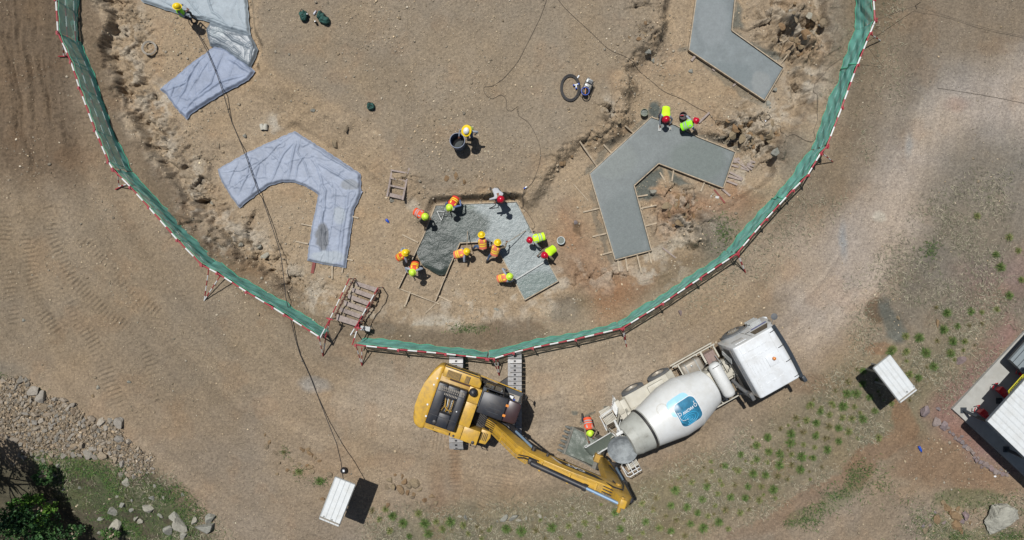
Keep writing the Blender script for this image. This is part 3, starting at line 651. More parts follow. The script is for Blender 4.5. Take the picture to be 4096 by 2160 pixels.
def z3(X, Y, D):
    f = H / (H - SLAB_Z); u = 2048 + X * f / PX; v = 1080 - Y * f / PX
    lo = sm(1900, 1820, u) * 1.0; rim = sm(1640, 1700, u) 
    z = SLAB_Z - .02 + .022 * fbm(X, Y, 3.2, 4, 210) * lo + .008 * fbm(X, Y, 7, 3, 214) + .012 * fbm(X, Y, 16, 2, 216) + .05 * lo * fbm(X, Y, .9, 2, 218)
    end = sm(1050, 1100, v) * sm(1800, 1790, u)
    return z * (1 - end) + end * (SLAB_Z - .14 + .14 * sm(0, .25, D)) 
slab(W_S[2], 'half poured rough wet concrete slab surrounded by workers', mS3(), 'concrete strip footings', z3)

# tarpaulins laid over finished slabs: folds modelled as ridges
FOLDS4 = [[(1175, 530), (1100, 600), (1010, 680), (940, 740), (905, 760)], [(1180, 560), (1120, 640), (1080, 735)], [(1185, 560), (1165, 650), (1150, 728)], [(1215, 590), (1290, 700), (1340, 760), (1330, 900), (1300, 1050)],
          [(1230, 610), (1190, 660), (1180, 720)], [(1250, 620), (1280, 700), (1300, 760), (1290, 900), (1275, 1050)], [(1330, 720), (1380, 790), (1370, 900), (1345, 1060)], [(1400, 740), (1385, 860), (1360, 1060)], [(1280, 800), (1300, 900), (1310, 1050)],
          [(960, 640), (930, 700), (905, 770)], [(1010, 620), (985, 700), (950, 780)], [(1040, 640), (1020, 730), (990, 790)], [(1060, 600), (1110, 640), (1140, 700)], [(1440, 700), (1330, 640), (1240, 580)], [(1440, 760), (1350, 700), (1250, 640)],
          [(890, 690), (960, 680), (1060, 640)], [(1200, 545), (1190, 600), (1225, 660), (1240, 730)]]
FOLDS5C = [[(870, 200), (800, 300), (720, 430)], [(900, 200), (850, 330), (740, 440)], [(920, 230), (1000, 290)], [(840, 200), (760, 290), (690, 380)], [(800, 240), (740, 330), (660, 360)], [(980, 300), (880, 330), (760, 420)], [(860, 240), (900, 350)], [(700, 330), (680, 400)], [(770, 260), (740, 350), (700, 420)]]
FOLDS5A = [[(600, -20), (760, 60), (860, 70)], [(700, -60), (800, 60), (900, 90), (990, 110)], [(820, -60), (850, 50), (930, 110)], [(940, -60), (960, 60), (990, 120)], [(650, 0), (800, 90)]]
FOLDS5B = [[(840, 110), (900, 130), (960, 140), (1000, 170)], [(850, 160), (900, 180), (940, 210), (990, 250)], [(880, 110), (930, 160), (1000, 190)], [(960, 160), (985, 200), (980, 240)], [(1000, 150), (1010, 190), (1000, 240)], [(830, 130), (870, 150), (930, 190)]]
def tarp(P, folds, label, m, seed, amp=1.0, thick=.0):
    Pd = densify(P, .12, .022, seed); wf = [wp(f, SLAB_Z) for f in folds]
    def zf(X, Y, D):
        wx = X + .10 * fbm(X, Y, 1.4, 3, seed); wy = Y + .10 * fbm(X, Y, 1.4, 3, seed + 9)
        z = SLAB_Z + .022 + .012 * fbm(X, Y, 1.0, 3, seed + 3) * amp
        for k, f in enumerate(wf):
            d, arc = line_d(wx, wy, f); L_ = sum(math.dist(a, b) for a, b in zip(f[:-1], f[1:])); tp = sm(0, .3 * L_, arc) * sm(L_, .6 * L_, arc) * .7 + .3
            w = .016 + .010 * (k % 3); z = z + amp * tp * (.05 * np.exp(-(d / w) ** 2) - .012 * np.exp(-((d - 2.6 * w) / w) ** 2))
        z = z + amp * .03 * np.clip(1 - np.abs(fbm(wx, wy, 1.3, 3, seed + 20)) * 14, 0, 1) + amp * .006 * fbm(X, Y, 12, 2, seed + 30)
        hang = sm(.12, 0, D); return z * (1 - hang) + hang * (FLOOR + .05 + .03 * fbm(X, Y, 4, 2, seed))
    vs, fs = poly_grid(Pd, .030, zf); mb = MB(); mb.add(vs, fs); o = mb.build('tarpaulin', m, smooth=True); return tag(o, label, 'tarpaulin', 'curing sheets over the concrete')
def sheet_mat(name, base, dirtc, spots, rough=.6, spec=.5):
    m = concrete_mat(name, base, spots, rough, .010, 4.5); B = m.node_tree.nodes['Principled BSDF']; B.inputs['Specular IOR Level'].default_value = spec; return m
tarp(W_SH[0], FOLDS4, 'chevron shaped grey blue tarpaulin with a dark stain on its lower arm', sheet_mat('grey_curing_sheet', rgb(148, 158, 176), None, [(*c2(1290, 950), .32, .75, rgb(108, 112, 118)), (*c2(1400, 740), .45, .3, rgb(132, 138, 146)), (*c2(1310, 1030), .9, .35, rgb(160, 169, 178)), (*c2(1360, 860), .35, .4, rgb(156, 165, 175))]), 301)
tarp(W_SH[1], FOLDS5A, 'pale grey tarpaulin at the top edge with a worker standing at its border', sheet_mat('pale_curing_sheet', rgb(154, 166, 174), None, []), 331)
tarp(W_SH[3], FOLDS5C, 'blue grey tarpaulin, lower rectangular sheet at upper left under a long cable', sheet_mat('blue_grey_curing_sheet', rgb(138, 150, 172), None, []), 351)
tarp(W_SH[2], FOLDS5B, 'shiny wet crumpled plastic sheet between the two tarpaulins at upper left', sheet_mat('wet_plastic_sheet', rgb(120, 130, 138), None, [(*c2(870, 130), .4, .3, rgb(150, 160, 165))], .42), 341, 1.1)

# ---------------------------------------------------------------- red and white tube fence with green netting
def banded(mb, pts, r=.026, pitch=.42, start=0, n=8):
    """tube painted in red and white bands (slots 0 red, 1 white)"""
    k = start
    for a, b in zip(pts[:-1], pts[1:]):
        a = Vector(a); b = Vector(b); L_ = (b - a).length; m = max(1, round(L_ / pitch)); P = [a.lerp(b, i / m) for i in range(m + 1)]
        mb.tube(P, r, n, mis=[(k + i) % 2 for i in range(m)]); k += m
RW = [M['red'], M['white']]
FH = 1.22
def fence(rail, label, braces=(), seed=1, pitch=.42, mids=(.62, .06), gather=()):
    """rail: photograph pixels of the top rail, FH above the ground"""
    P = []
    for u, v in rail:
        p = gpt(u, v, FH); P.append(Vector((p.x, p.y, p.z - FH)))
    t = thing('mesh_fence', label, 'fence', tuple(P[0]), 0, 'fence panels around the pit')
    c = Vector((0, 0, 0))
    def inward(i):
        a = P[max(i - 1, 0)]; b = P[min(i + 1, len(P) - 1)]; d = (b - a).normalized(); n = Vector((-d.y, d.x, 0))
        return n if n.dot(c - P[i]) > 0 else -n
    mb = MB(); banded(mb, [p + Vector((0, 0, FH)) for p in P], .034, pitch); mb.build('top_rail', RW, t, 40, True)
    for z in mids:
        mb = MB(); banded(mb, [p + Vector((0, 0, z)) for p in P], .027, pitch, 1); mb.build('lower_rail', RW, t, 40, True)
    # posts
    tot = 0; acc = []
    for i, (a, b) in enumerate(zip(P[:-1], P[1:])):
        L_ = (b - a).length; m = max(1, round(L_ / 2.0))
        for k in range(m + (1 if i == len(P) - 2 else 0)): acc.append((a.lerp(b, k / m), inward(i)))
    for p, nn in acc:
        mb = MB(); q = p - nn * .03; banded(mb, [q + Vector((0, 0, -.1)), q + Vector((0, 0, FH + .08))], .024, .42); mb.build('post', RW, t, 40, True)
        mb = MB(); mb.box(q + Vector((0, 0, FH)), (.11, .11, .08), bev=.015); mb.box(q + Vector((.03, 0, FH + .05)), (.03, .15, .03)); mb.build('clamp', M['red'], t, None, True)
    # netting: wavy in both directions, gathered a little between the posts
    r = random.Random(seed); L_ = [0]
    for a, b in zip(P[:-1], P[1:]): L_.append(L_[-1] + (b - a).length)
    tot = L_[-1]; nu = int(tot / .07); nv = 14; vs = []; fs = []
    S_ = np.linspace(0, tot, nu + 1); wav = fbm(S_, S_ * 0 + seed, 1.6, 3, 400 + seed); wav2 = fbm(S_, S_ * 0 + seed, .9, 3, 420 + seed)
    top = []; bot = []
    for i, s in enumerate(S_):
        k = max(j for j in range(len(L_) - 1) if L_[j] <= s + 1e-9) if s < tot else len(L_) - 2
        f = (s - L_[k]) / (L_[k + 1] - L_[k]); p = P[k].lerp(P[k + 1], f); n = inward(k).lerp(inward(min(k + 1, len(P) - 1)), f).normalized()
        for j in range(nv + 1):
            h = j / nv; z = .03 + (FH - .06) * h
            off = .05 + .10 * (wav[i] + .5) * math.sin(math.pi * h) * .8 + .03 * float(wav2[i]) * math.sin(3 * math.pi * h) + (.10 + .14 * (wav2[i])) * max(0, 1 - h * 3.2) + .02 * math.sin(s * 9 + j)
            for g in gather:
                off += .08 * math.exp(-((s - g * tot) / .12) ** 2) * math.sin(h * 12)
            q = p + n * off + Vector((0, 0, z - .03 * abs(float(wav[i])) * (h > .9)))
            vs.append(q)
            if j == nv: top.append(q + n * .012)
            if j == 0: bot.append(q + n * .012)
    for i in range(nu):
        for j in range(nv): a = i * (nv + 1) + j; fs.append((a, a + nv + 1, a + nv + 2, a + 1))
    mb = MB(); mb.add(vs, fs); net = mb.build('net', M['net'], t, True, True)
    for e_ in (top, bot): mb = MB(); mb.tube(e_, .014, 6); mb.build('hem', M['nethem'], net, True, True)
    for g in gather:
        mb = MB(); i = int(g * nu); mb.tube([vs[i * (nv + 1) + j] + inward(0) * .02 + Vector((.02 * math.sin(j), 0, 0)) for j in range(nv + 1)], .03, 6); mb.build('gathered_fold', M['nethem'], net, True, True)
    for (a, ha, b, hb) in braces:
        A = gpt(a[0], a[1], ha); B_ = gpt(b[0], b[1], hb)
        mb = MB(); banded(mb, [A, B_], .024, .3); mb.build('brace', RW, t, 40, True)
    return t
fence([(224, -120), (224, 0), (232, 130)], 'green mesh fence panel entering at the top edge on the left', [], 1)
fence([(233, 134), (285, 250), (318, 352), (381, 522), (435, 649), (452, 676)], 'long green mesh fence panel on the left with two rails showing through', [((250, 175), 1.04, (255, 222), .05), ((233, 225), .08, (268, 225), .08), ((272, 212), 1.0, (255, 222), .05)], 2)
fence([(455, 680), (522, 748), (596, 830), (710, 960), (806, 1058)], 'green mesh fence panel beside the crawler tracks on the left', [((470, 690), 1.12, (476, 745), .05), ((515, 735), .7, (476, 746), .05), ((461, 758), .06, (492, 742), .06)], 3, mids=(.62,))
fence([(808, 1060), (869, 1092), (986, 1167), (1092, 1230), (1138, 1259), (1276, 1347)], 'green mesh fence panel left of the timber stairs', [((835, 1078), 1.16, (817, 1203), .02), ((880, 1105), .9, (818, 1200), .05), ((1277, 1350), 1.12, (1292, 1424), .03)], 4, mids=(.62,))
fence([(1423, 1379), (1593, 1398), (1782, 1415), (1946, 1434)], 'green mesh fence panel right of the timber stairs, behind the yellow excavator', [((1425, 1385), 1.12, (1447, 1460), .03), ((1447, 1391), 1.04, (1448, 1462), .02), ((1973, 1437), 1.12, (1996, 1500), .03)], 5, mids=(.62,))
fence([(1952, 1435), (1975, 1434), (2053, 1410), (2130, 1391), (2302, 1357), (2487, 1313)], 'green mesh fence panel in the middle of the lower edge above the crawler track', [((1990, 1433), 1.08, (1997, 1502), .02), ((2489, 1316), 1.12, (2507, 1387), .03)], 6)
fence([(2492, 1311), (2649, 1214), (2800, 1113), (2946, 1015)], 'green mesh fence panel above the mixer truck', [((2492, 1312), 1.0, (2502, 1350), .4), ((2948, 1016), 1.12, (2981, 1088), .03)], 7)
fence([(2950, 1011), (3064, 876), (3170, 761), (3231, 700), (3281, 615), (3305, 588)], 'green mesh fence panel on the right with a bunched fold', [((2952, 1014), .9, (2982, 1090), .03), ((3285, 610), 1.1, (3331, 647), .03)], 8, gather=(.52,))
fence([(3308, 583), (3366, 432), (3429, 260), (3480, 133), (3500, 84)], 'green mesh fence panel at upper right tied across its middle', [((3482, 136), 1.0, (3521, 162), .03)], 9, gather=(.66,))
fence([(3500, 80), (3494, 0), (3491, -120)], 'green mesh fence panel entering at the top edge on the right', [], 10)

# ---------------------------------------------------------------- timber stairs with scaffold handrails at the gate
def stairs():
    f = lambda x, y: (1240 + x / 3.575, 1100 + y / 3.575)
    b = gpt(*f(540, 700)); t = thing('timber_stairs', 'timber stairs of grey planks with red and white handrails in the fence gap', 'stairs', tuple(b))
    treads = [((655, 90), (985, 190), (650, 145), (935, 245)), ((600, 180), (925, 290), (598, 240), (890, 345)), ((545, 270), (865, 385), (540, 330), (830, 440)), ((490, 362), (800, 478), (485, 425), (762, 530)), ((432, 460), (745, 570), (430, 520), (700, 618)), ((385, 560), (700, 660), (375, 645), (645, 730))]
    n = len(treads)
    base = hz(b.x, b.y)
    for i, q in enumerate(treads):
        z = FLOOR + .25 + (base + .45 - FLOOR - .25) * i / (n - 1)
        C = [Vector(at(*f(*p), z)) for p in q]; mb = MB(); th = .05
        vs = [C[0], C[1], C[3], C[2]]; mb.add([v + Vector((0, 0, 0)) for v in vs] + [v - Vector((0, 0, th)) for v in vs], [(0, 3, 2, 1), (4, 5, 6, 7), (0, 1, 5, 4), (1, 2, 6, 5), (2, 3, 7, 6), (3, 0, 4, 7)])
        mb.build('tread', M['plank'], t, None, True)
    for (a, b_) in (((620, 60), (360, 580)), ((985, 210), (730, 690))):
        z0 = FLOOR + .2; z1 = base + .42
        A = Vector(at(*f(*a), z0)); B_ = Vector(at(*f(*b_), z1)); mb = MB(); P = [A.lerp(B_, k / 24) + Vector((.02 * math.sin(k * 2.1), .02 * math.cos(k * 1.7), -.03)) for k in range(25)]
        mb.tube(P, .035, 7)
        for k in range(1, 24, 2): mb.box(P[k], (.09, .06, .07), rot=(.3 * k, .2, k))
        mb.build('stringer', M['rust'], t, None, True)
        for k in (.1, .5, .95):
            q = A.lerp(B_, k); g = hz(q.x, q.y); mb = MB(); mb.tube([(q.x, q.y, g - .1), (q.x, q.y, q.z + .05)], .024, 7); mb.build('leg', M['dark'], t, 40, True)
    for (a, za, b_, zb, name) in (((562, 55), FLOOR + 1.15, (280, 640), base + 1.12, 'handrail'), ((970, 185), FLOOR + 1.15, (690, 680), base + 1.12, 'handrail'), ((280, 640), base + 1.12, (145, 895), base + 1.2, 'handrail'), ((285, 650), base + 1.2, (225, 880), base + .7, 'handrail_brace'),
                                  ((225, 880), base + .7, (190, 1150), base + .02, 'handrail_brace'), ((690, 680), base + 1.12, (580, 855), base + 1.2, 'handrail'), ((700, 700), base + 1.1, (605, 1000), base + 1.15, 'handrail_brace')):
        A = Vector(at(*f(*a), za)); B_ = Vector(at(*f(*b_), zb)); mb = MB(); banded(mb, [A, B_], .026, .36); mb.build(name, RW, t, 40, True)
        for q in (A, B_):
            if name == 'handrail' and zb > base + 1.05: 
                g = hz(q.x, q.y); mb = MB(); banded(mb, [(q.x, q.y, g - .1), (q.x, q.y, q.z)], .024, .36); mb.build('post', RW, t, 40, True)
    for p in ((280, 628), (690, 755)):
        q = Vector(at(*f(*p), base + 1.14)); mb = MB(); mb.tube([q + Vector((-.14, .04, 0)), q + Vector((.14, -.04, 0))], .028, 8); mb.box(q, (.1, .1, .09), bev=.01); mb.build('clamp', M['red'], t, None, True)
    q = gpt(1240 + 790 / 3.575, 1100 + 765 / 3.575, .5); mb = MB(); mb.box(q, (.42, .2, .03), rot=(0, 0, -.15)); o = mb.build('small_board', M['steel'], None)
    g = hz(q.x, q.y); mb = MB()
    s = thing('metal_stand', 'small grey metal stand right of the foot of the stairs', 'stand', (q.x, q.y, g)); o.name = 'top_plate'; o.parent = s; o.location = (-q.x, -q.y, -g)
    for dx in (-.17, .17):
        for dy in (-.07, .07):
            mb = MB(); mb.tube([(dx, dy, 0), (dx, dy, .5)], .014, 6); mb.build('leg', M['steel'], s)
stairs()

# ---------------------------------------------------------------- formwork boards, stakes, loose timber
def board(a, b, w=.05, h=.10, name='formwork_board', label='', group=None, m='wood', dz=0.0, z=None, tilt=0, parent=None):
    A = gpt(*a, h / 2 + dz) if z is None else Vector(at(*a, z)); B_ = gpt(*b, h / 2 + dz) if z is None else Vector(at(*b, z))
    d = B_ - A; L_ = d.length; mb = MB(); yaw = math.atan2(d.y, d.x); pit_ = -math.atan2(d.z, math.hypot(d.x, d.y))
    T = Matrix.Translation((A + B_) / 2) @ Matrix.Rotation(yaw, 4, 'Z') @ Matrix.Rotation(pit_, 4, 'Y') @ Matrix.Rotation(tilt, 4, 'X')
    mb.box((0, 0, 0), (L_, w, h), M=Matrix.Identity(4)); 
    if parent is not None:
        mb.v = [tuple(T @ Vector(p)) for p in mb.v]; return mb.build(name, M[m], parent, None, True)
    o = mb.build(name, M[m]); o.matrix_world = T; o.location = T.to_translation(); o.rotation_euler = T.to_euler(); return tag(o, label, name.replace('_', ' '), group)
def formwork(P, closed, label, h=.17, skip=()):
    c = at(*P[0], SLAB_Z); t = thing('slab_formwork', label, 'formwork', c, 0, 'timber formwork edging the slabs'); n = len(P)
    cen = Vector((sum(p[0] for p in P) / n, sum(p[1] for p in P) / n))
    for i in range(n if closed else n - 1):
        if i in skip: continue
        a = P[i]; b = P[(i + 1) % n]
        board(a, b, .042, h, z=SLAB_Z - h / 2 + .022, parent=t, name='side_board')
    return t
def outset(P, d):
    n = len(P); ar = sum(P[i][0] * P[(i + 1) % n][1] - P[(i + 1) % n][0] * P[i][1] for i in range(n)); s = 1 if ar > 0 else -1; o = []
    for i in range(n):
        a = Vector(P[i - 1]); b = Vector(P[i]); c = Vector(P[(i + 1) % n]); d1 = (b - a).normalized(); d2 = (c - b).normalized()
        n1 = Vector((d1.y, -d1.x)) * s; n2 = Vector((d2.y, -d2.x)) * s; m = (n1 + n2); m = m / max(m.length_squared / 2, .3); q = b + m * d; o.append((q.x, q.y))
    return o
formwork(outset(SL1, 2.3), True, 'timber edging around the smooth slab at upper right', skip=(7,))
formwork(outset(SL2, 2.3), True, 'timber edging around the wide chevron slab')
SL3F = [(1594, 1153), (1694, 945), (1743, 821), (2067, 807), (2131, 933), (2233, 1124), (2098, 1200), (2008, 1030), (1970, 966), (1840, 972), (1800, 1062), (1742, 1203)]
formwork(SL3F, False, 'timber edging around the half poured slab, open at its lower left end')
def struts(L_, label, m='wood', w=.065):
    for a, b in L_: board(a, b, w, .06, 'timber_strut', label, 'timber struts bracing the formwork', m, .02)
Q = lambda x, y: (2000 + x / 1.886, 700 + y / 1.886)
Q1 = lambda x, y: (2000 + x / 1.886, y / 1.886)
K = lambda x, y: (1000 + x / 1.887, 700 + y / 1.887)
struts([(Q(625, 280), Q(755, 250)), (Q(697, 465), Q(807, 440)), (Q(772, 600), Q(852, 578))], 'timber strut on the left side of the lower arm of the wide chevron slab')
struts([(Q(1035, 163), Q(1115, 150)), (Q(1058, 253), Q(1180, 228)), (Q(1098, 385), Q(1182, 362))], 'timber strut on the right side of the lower arm of the wide chevron slab')
struts([(Q(887, 637), Q(900, 730)), (Q(947, 625), Q(962, 725)), (Q(1032, 598), Q(1066, 740)), (Q(1120, 570), Q(1142, 668))], 'timber strut below the lower end of the wide chevron slab')
struts([(Q(1545, 48), Q(1512, 125)), (Q1(1310, 1275), Q1(1295, 1370)), (Q1(1205, 1300), Q1(1290, 1440)), (Q1(945, 950), Q1(1005, 1003)), (Q1(780, 1090), Q1(842, 1157))], 'timber strut beside the upper arm of the wide chevron slab')
struts([(Q1(600, 1065), Q1(732, 1258))], 'longest timber strut, running up from the left corner of the wide chevron slab')
struts([(Q1(1720, 1200), Q1(1915, 1255)), (Q1(1740, 1180), Q1(1860, 1270)), (Q1(1715, 1215), Q1(1900, 1235)), (Q1(1715, 1290), Q1(1830, 1350)), (Q(1660, 92), Q(1735, 158)), (Q1(1760, 1195), Q1(1925, 1225)), (Q1(1730, 1240), Q1(1880, 1285)), (Q1(1790, 1190), Q1(1900, 1280)), (Q(1700, 40), Q(1790, 75)), (Q(1690, 0), Q(1825, 38))], 'weathered timber lying in the heap right of the wide chevron slab', 'plank', .085)
board(Q(1615, 110), Q(1697, 212), .07, .03, 'plank', 'red painted plank right of the wide chevron slab', None, 'redwood', .01)
board(Q(1590, 160), Q(1650, 170), .10, .03, 'plank', 'short grey blue plank beside the red plank', None, 'steel', .01)
board(Q(1225, 548), Q(1325, 625), .06, .03, 'plank', 'single dark plank lying in the dirt right of the lower end of the chevron slab', None, 'plank', .01)
board(Q(555, 70), Q(665, 193), .04, .02, 'plank', 'thin plank lying left of the chevron slab', None, 'wood', .01)
board(Q1(1500, 925), Q1(1580, 848), .09, .05, 'plank', 'thick grey plank behind the right worker in red helmet', None, 'plank', .06)
board(Q1(1443, 460), Q1(1485, 405), .10, .05, 'plank', 'short grey board at the left corner of the smooth slab', None, 'plank', .03)
for a, b in (((1600, 520), (1620, 535)), ((1755, 650), (1780, 630))): board(Q1(*a), Q1(*b), .08, .05, 'timber_stake', 'short timber stake at the lower edge of the smooth slab at upper right', 'timber stakes', 'plank', .0)
E3 = lambda x, y: (3000 + x / 1.886, y / 1.886)
board(E3(225, 490), E3(285, 410), .05, .05, 'timber_strut', 'timber strut at the right corner of the smooth slab', 'timber struts bracing the formwork', 'wood', .02)
struts([(K(1150, 450), K(1270, 510)), (K(1210, 880), K(1172, 985)), (K(1405, 905), K(1525, 960)), (K(1515, 630), K(1548, 642)), (K(1455, 770), K(1482, 785))], 'timber strut nailed beside the half poured slab')
board((1594, 1153), (1758, 1216), .045, .08, 'timber_strut', 'long board closing the lower left end of the half poured slab', 'timber struts bracing the formwork', 'wood', .0)
board((1758, 1200), (1702, 1252), .05, .04, 'plank', 'dark loose board below the lower left end of the half poured slab', None, 'wood', .02)
struts([(K(388, 368), K(480, 388)), (K(345, 500), K(440, 520)), (K(768, 312), K(820, 325)), (K(703, 628), K(778, 645))], 'timber strut poking out beside the chevron tarpaulin')
struts([(K(622, 665), K(620, 785)), (K(702, 700), K(695, 738))], 'upright timber strut below the lower end of the chevron tarpaulin')
board(K(485, 655), K(470, 742), .14, .03, 'plank', 'red brown plank below the lower left corner of the chevron tarpaulin', None, 'redwood', .02)
def ladder(C, rungs, label):
    """C: four corners tl, tr, br, bl in px"""
    g = [gpt(*c, .12) for c in C]; t = thing('wooden_ladder', label, 'ladder', tuple(g[3]))
    for a, b in ((g[0], g[3]), (g[1], g[2])):
        mb = MB(); d = b - a; T = Matrix.Translation((a + b) / 2) @ Matrix.Rotation(math.atan2(d.y, d.x), 4, 'Z'); mb.box((0, 0, 0), (d.length, .08, .10), M=T); mb.build('side_rail', M['plank'], t, None, True)
    for k, w in rungs:
        a = g[0].lerp(g[3], k); b = g[1].lerp(g[2], k); d = b - a; mb = MB(); T = Matrix.Translation((a + b) / 2 + Vector((0, 0, .035))) @ Matrix.Rotation(math.atan2(d.y, d.x), 4, 'Z'); mb.box((0, 0, 0), (d.length + .04, w, .03), M=T); mb.build('rung', M['plank'], t, None, True)
ladder([(1570, 652), (1636, 662), (1614, 800), (1553, 786)], [(.22, .07), (.45, .07), (.67, .08), (.94, .17)], 'short wooden ladder lying on the ground above the orange vested workers')

# ---------------------------------------------------------------- text and decal helpers
def text_mesh(s, size, bold=0.0):
    c = bpy.data.curves.new('t', 'FONT'); c.body = s; c.size = size; c.align_x = 'CENTER'; c.align_y = 'CENTER'; c.offset = bold; c.resolution_u = 3
    o = bpy.data.objects.new('t', c); COL.objects.link(o); dg = bpy.context.evaluated_depsgraph_get(); me = bpy.data.meshes.new_from_object(o.evaluated_get(dg))
    vs = [tuple(v.co) for v in me.vertices]; fs = [tuple(p.vertices) for p in me.polygons]
    bpy.data.objects.remove(o); bpy.data.curves.remove(c); bpy.data.meshes.remove(me); return vs, fs

# ---------------------------------------------------------------- excavator (local frame: x forward, y left)
def excavator():
    A = R(-19.2); loc = (-1.16, -5.8, hz(-1.16, -5.8)); z0 = loc[2]
    t = thing('excavator', 'yellow crawler excavator with its boom stretched to the mixer truck', 'excavator', loc, A)
    # crawler tracks, parallel to the picture's vertical axis
    for X in (-2.44, .12):
        ya, yb = -7.87, -3.68; zc = z0 + .45; r = .44; L_ = []
        n = 60; path = []
        straight = (yb - ya) - 2 * r
        per = 2 * straight + 2 * math.pi * r; sh = int(per / .19)
        def pt(s):
            s %= per
            if s < straight: return (ya + r + s, zc + r, 0)
            s -= straight
            if s < math.pi * r: a = s / r; return (yb - r + r * math.sin(a), zc + r * math.cos(a), -a)
            s -= math.pi * r
            if s < straight: return (yb - r - s, zc - r, math.pi)
            s -= straight; a = s / r; return (ya + r - r * math.sin(a), zc - r * math.cos(a), math.pi - a)
        mb = MB()
        for k in range(sh):
            y, z, a = pt(k * per / sh); T = Matrix.Translation((X, y, z)) @ Matrix.Rotation(a, 4, 'X')
            mb.box((0, 0, 0), (.60, .165, .03), M=T)
            for dy in (-.07, -.01, .05): mb.box((0, dy, .028), (.60, .016, .03), M=T)
            mb.box((0, .0, .05), (.09, .07, .012), mi=1, M=T)
        tr = mb.build('crawler_track', [M['track'], M['signblack']], t, None, True)
        mb = MB()
        for y in (ya + r, yb - r): mb.lathe([(-.2, .01), (-.2, .36), (.2, .36), (.2, .01)], 20, Matrix.Translation((X, y, zc)) @ Matrix.Rotation(math.pi / 2, 4, 'Y'))
        for k in range(7): mb.lathe([(-.2, .01), (-.2, .12), (.2, .12), (.2, .01)], 12, Matrix.Translation((X, ya + .8 + k * .43, z0 + .17)) @ Matrix.Rotation(math.pi / 2, 4, 'Y'))
        mb.box((X, (ya + yb) / 2, zc), (.3, straight, .36), bev=.03); mb.build('roller_frame', M['dark'], t, 40, True)
    mb = MB(); mb.box((-1.16, -5.8, z0 + .62), (2.1, 1.5, .38), bev=.05)
    for sx in (-1, 1):
        for sy in (-1, 1): mb.box((-1.16 + sx * .75, -5.8 + sy * .75, z0 + .55), (1.0, .3, .28), rot=(0, 0, sx * sy * .6))
    mb.lathe([(z0 + .75, .72), (z0 + 1.0, .72)], 28, Matrix.Translation((-1.16, -5.8, 0))); mb.build('undercarriage', M['dark'], t, 40, True)
    # upper structure
    Y0 = -.2
    mb = MB(); mb.prism([(-2.2, 1.1), (-.6, 1.12), (-.6, .95), (.3, .9), (.3, -1.5), (-2.2, -1.55)], .98, 1.22); mb.build('deck_frame', M['dark'], t)
    cw = [(-2.12, 1.16), (-2.36, 1.1), (-2.56, .75), (-2.72, .2), (-2.79, -.35), (-2.79, -.9), (-2.72, -1.3), (-2.58, -1.58), (-2.36, -1.68), (-2.12, -1.68)]
    mb = MB(); mb.prism_b(cw, 1.02, 2.02, .11, seg=4); c = mb.build('counterweight', M['yellow'], t, 50)
    mb = MB()   # black and white band on the tail face
    for i in range(2, 7):
        a = Vector(cw[i]); b = Vector(cw[i + 1]); d = (b - a).normalized(); nn = Vector((d.y, -d.x)); nn = nn if nn.x < 0 else -nn; nn *= .006
        for z_, zz, mi in ((1.45, 1.78, 0), (1.54, 1.69, 1)):
            o_ = nn * (1 + mi * .6)
            if mi == 0 or i % 2 == 0: mb.add([(a.x + o_.x, a.y + o_.y, z_), (b.x + o_.x, b.y + o_.y, z_), (b.x + o_.x, b.y + o_.y, zz), (a.x + o_.x, a.y + o_.y, zz)], [(0, 1, 2, 3)], mi)
    mb.build('decal', [M['signblack'], M['decalwhite']], c)
    mb = MB()
    for (x, y) in ((-2.32, .25), (-2.3, -.62), (-2.27, .55), (-2.2, -1.1)): mb.lathe([(2.02, .045), (2.045, .035), (2.045, .001)], 10, Matrix.Translation((x, y, 0)))
    mb.build('lifting_eye', M['decalwhite'], c)
    mb = MB(); mb.prism_b([(-2.12, .72), (-2.12, 1.17), (-.62, 1.17), (-.45, .95), (-.45, .72)], 1.2, 2.06, .035); sb = mb.build('side_body', M['yellow'], t, 50)
    mb = MB(); mb.box((-1.4, 1.182, 1.75), (1.35, .012, .3)); mb.box((-1.35, 1.155, 2.045), (1.5, .06, .03)); mb.build('black_stripe', M['black'], sb)
    for (x0, x1) in ((-1.95, -1.35), (-1.15, -.95)):
        mb = MB(); mb.box(((x0 + x1) / 2, .90, 2.064), (x1 - x0, .3, .012), mi=0)
        for k in range(int((x1 - x0) / .05)): mb.box((x0 + .03 + k * .05, .90, 2.074), (.014, .3, .012), mi=1)
        for k in range(6): mb.box(((x0 + x1) / 2, .77 + k * .05, 2.076), (x1 - x0, .01, .01), mi=1)
        mb.build('vent_grille', [M['signblack'], M['yellow2']], sb)
    mb = MB(); mb.box((-1.5, .63, 1.9), (1.25, .2, .1), mi=0)
    for k in range(6): mb.box((-1.5, .55 + k * .033, 1.99), (1.3, .012, .05), mi=1)
    for k in range(5): mb.box((-2.1 + k * .3, .63, 1.985), (.02, .2, .05), mi=1)
    mb.build('cooler_grille', [M['signblack'], M['rust']], sb)
    mb = MB(); mb.box((-1.95, -.35, 1.6), (.4, 2.35, .84), bev=.02); mb.build('rear_body', M['yellow2'], t, 40)
    mb = MB(); mb.box((-1.5, -.4, 1.55), (1.3, 2.1, .95), bev=.02); mb.build('engine_bay', M['yellow2'], t, 40)
    # black engine hood with an opening over the engine
    hx0, hx1, hy0, hy1 = -2.14, -.88, -1.28, .52; wx0, wx1, wy0, wy1 = -1.72, -1.22, -.66, -.02; zt = 2.40
    mb = MB()
    for (a, b, c_, d) in ((hx0, wx0, hy0, hy1), (wx1, hx1, hy0, hy1), (wx0 - .004, wx1 + .004, hy0 + .003, wy0), (wx0 - .004, wx1 + .004, wy1, hy1 - .003)): mb.box(((a + b) / 2, (c_ + d) / 2, 2.2), (b - a, d - c_, .4), bev=.045)
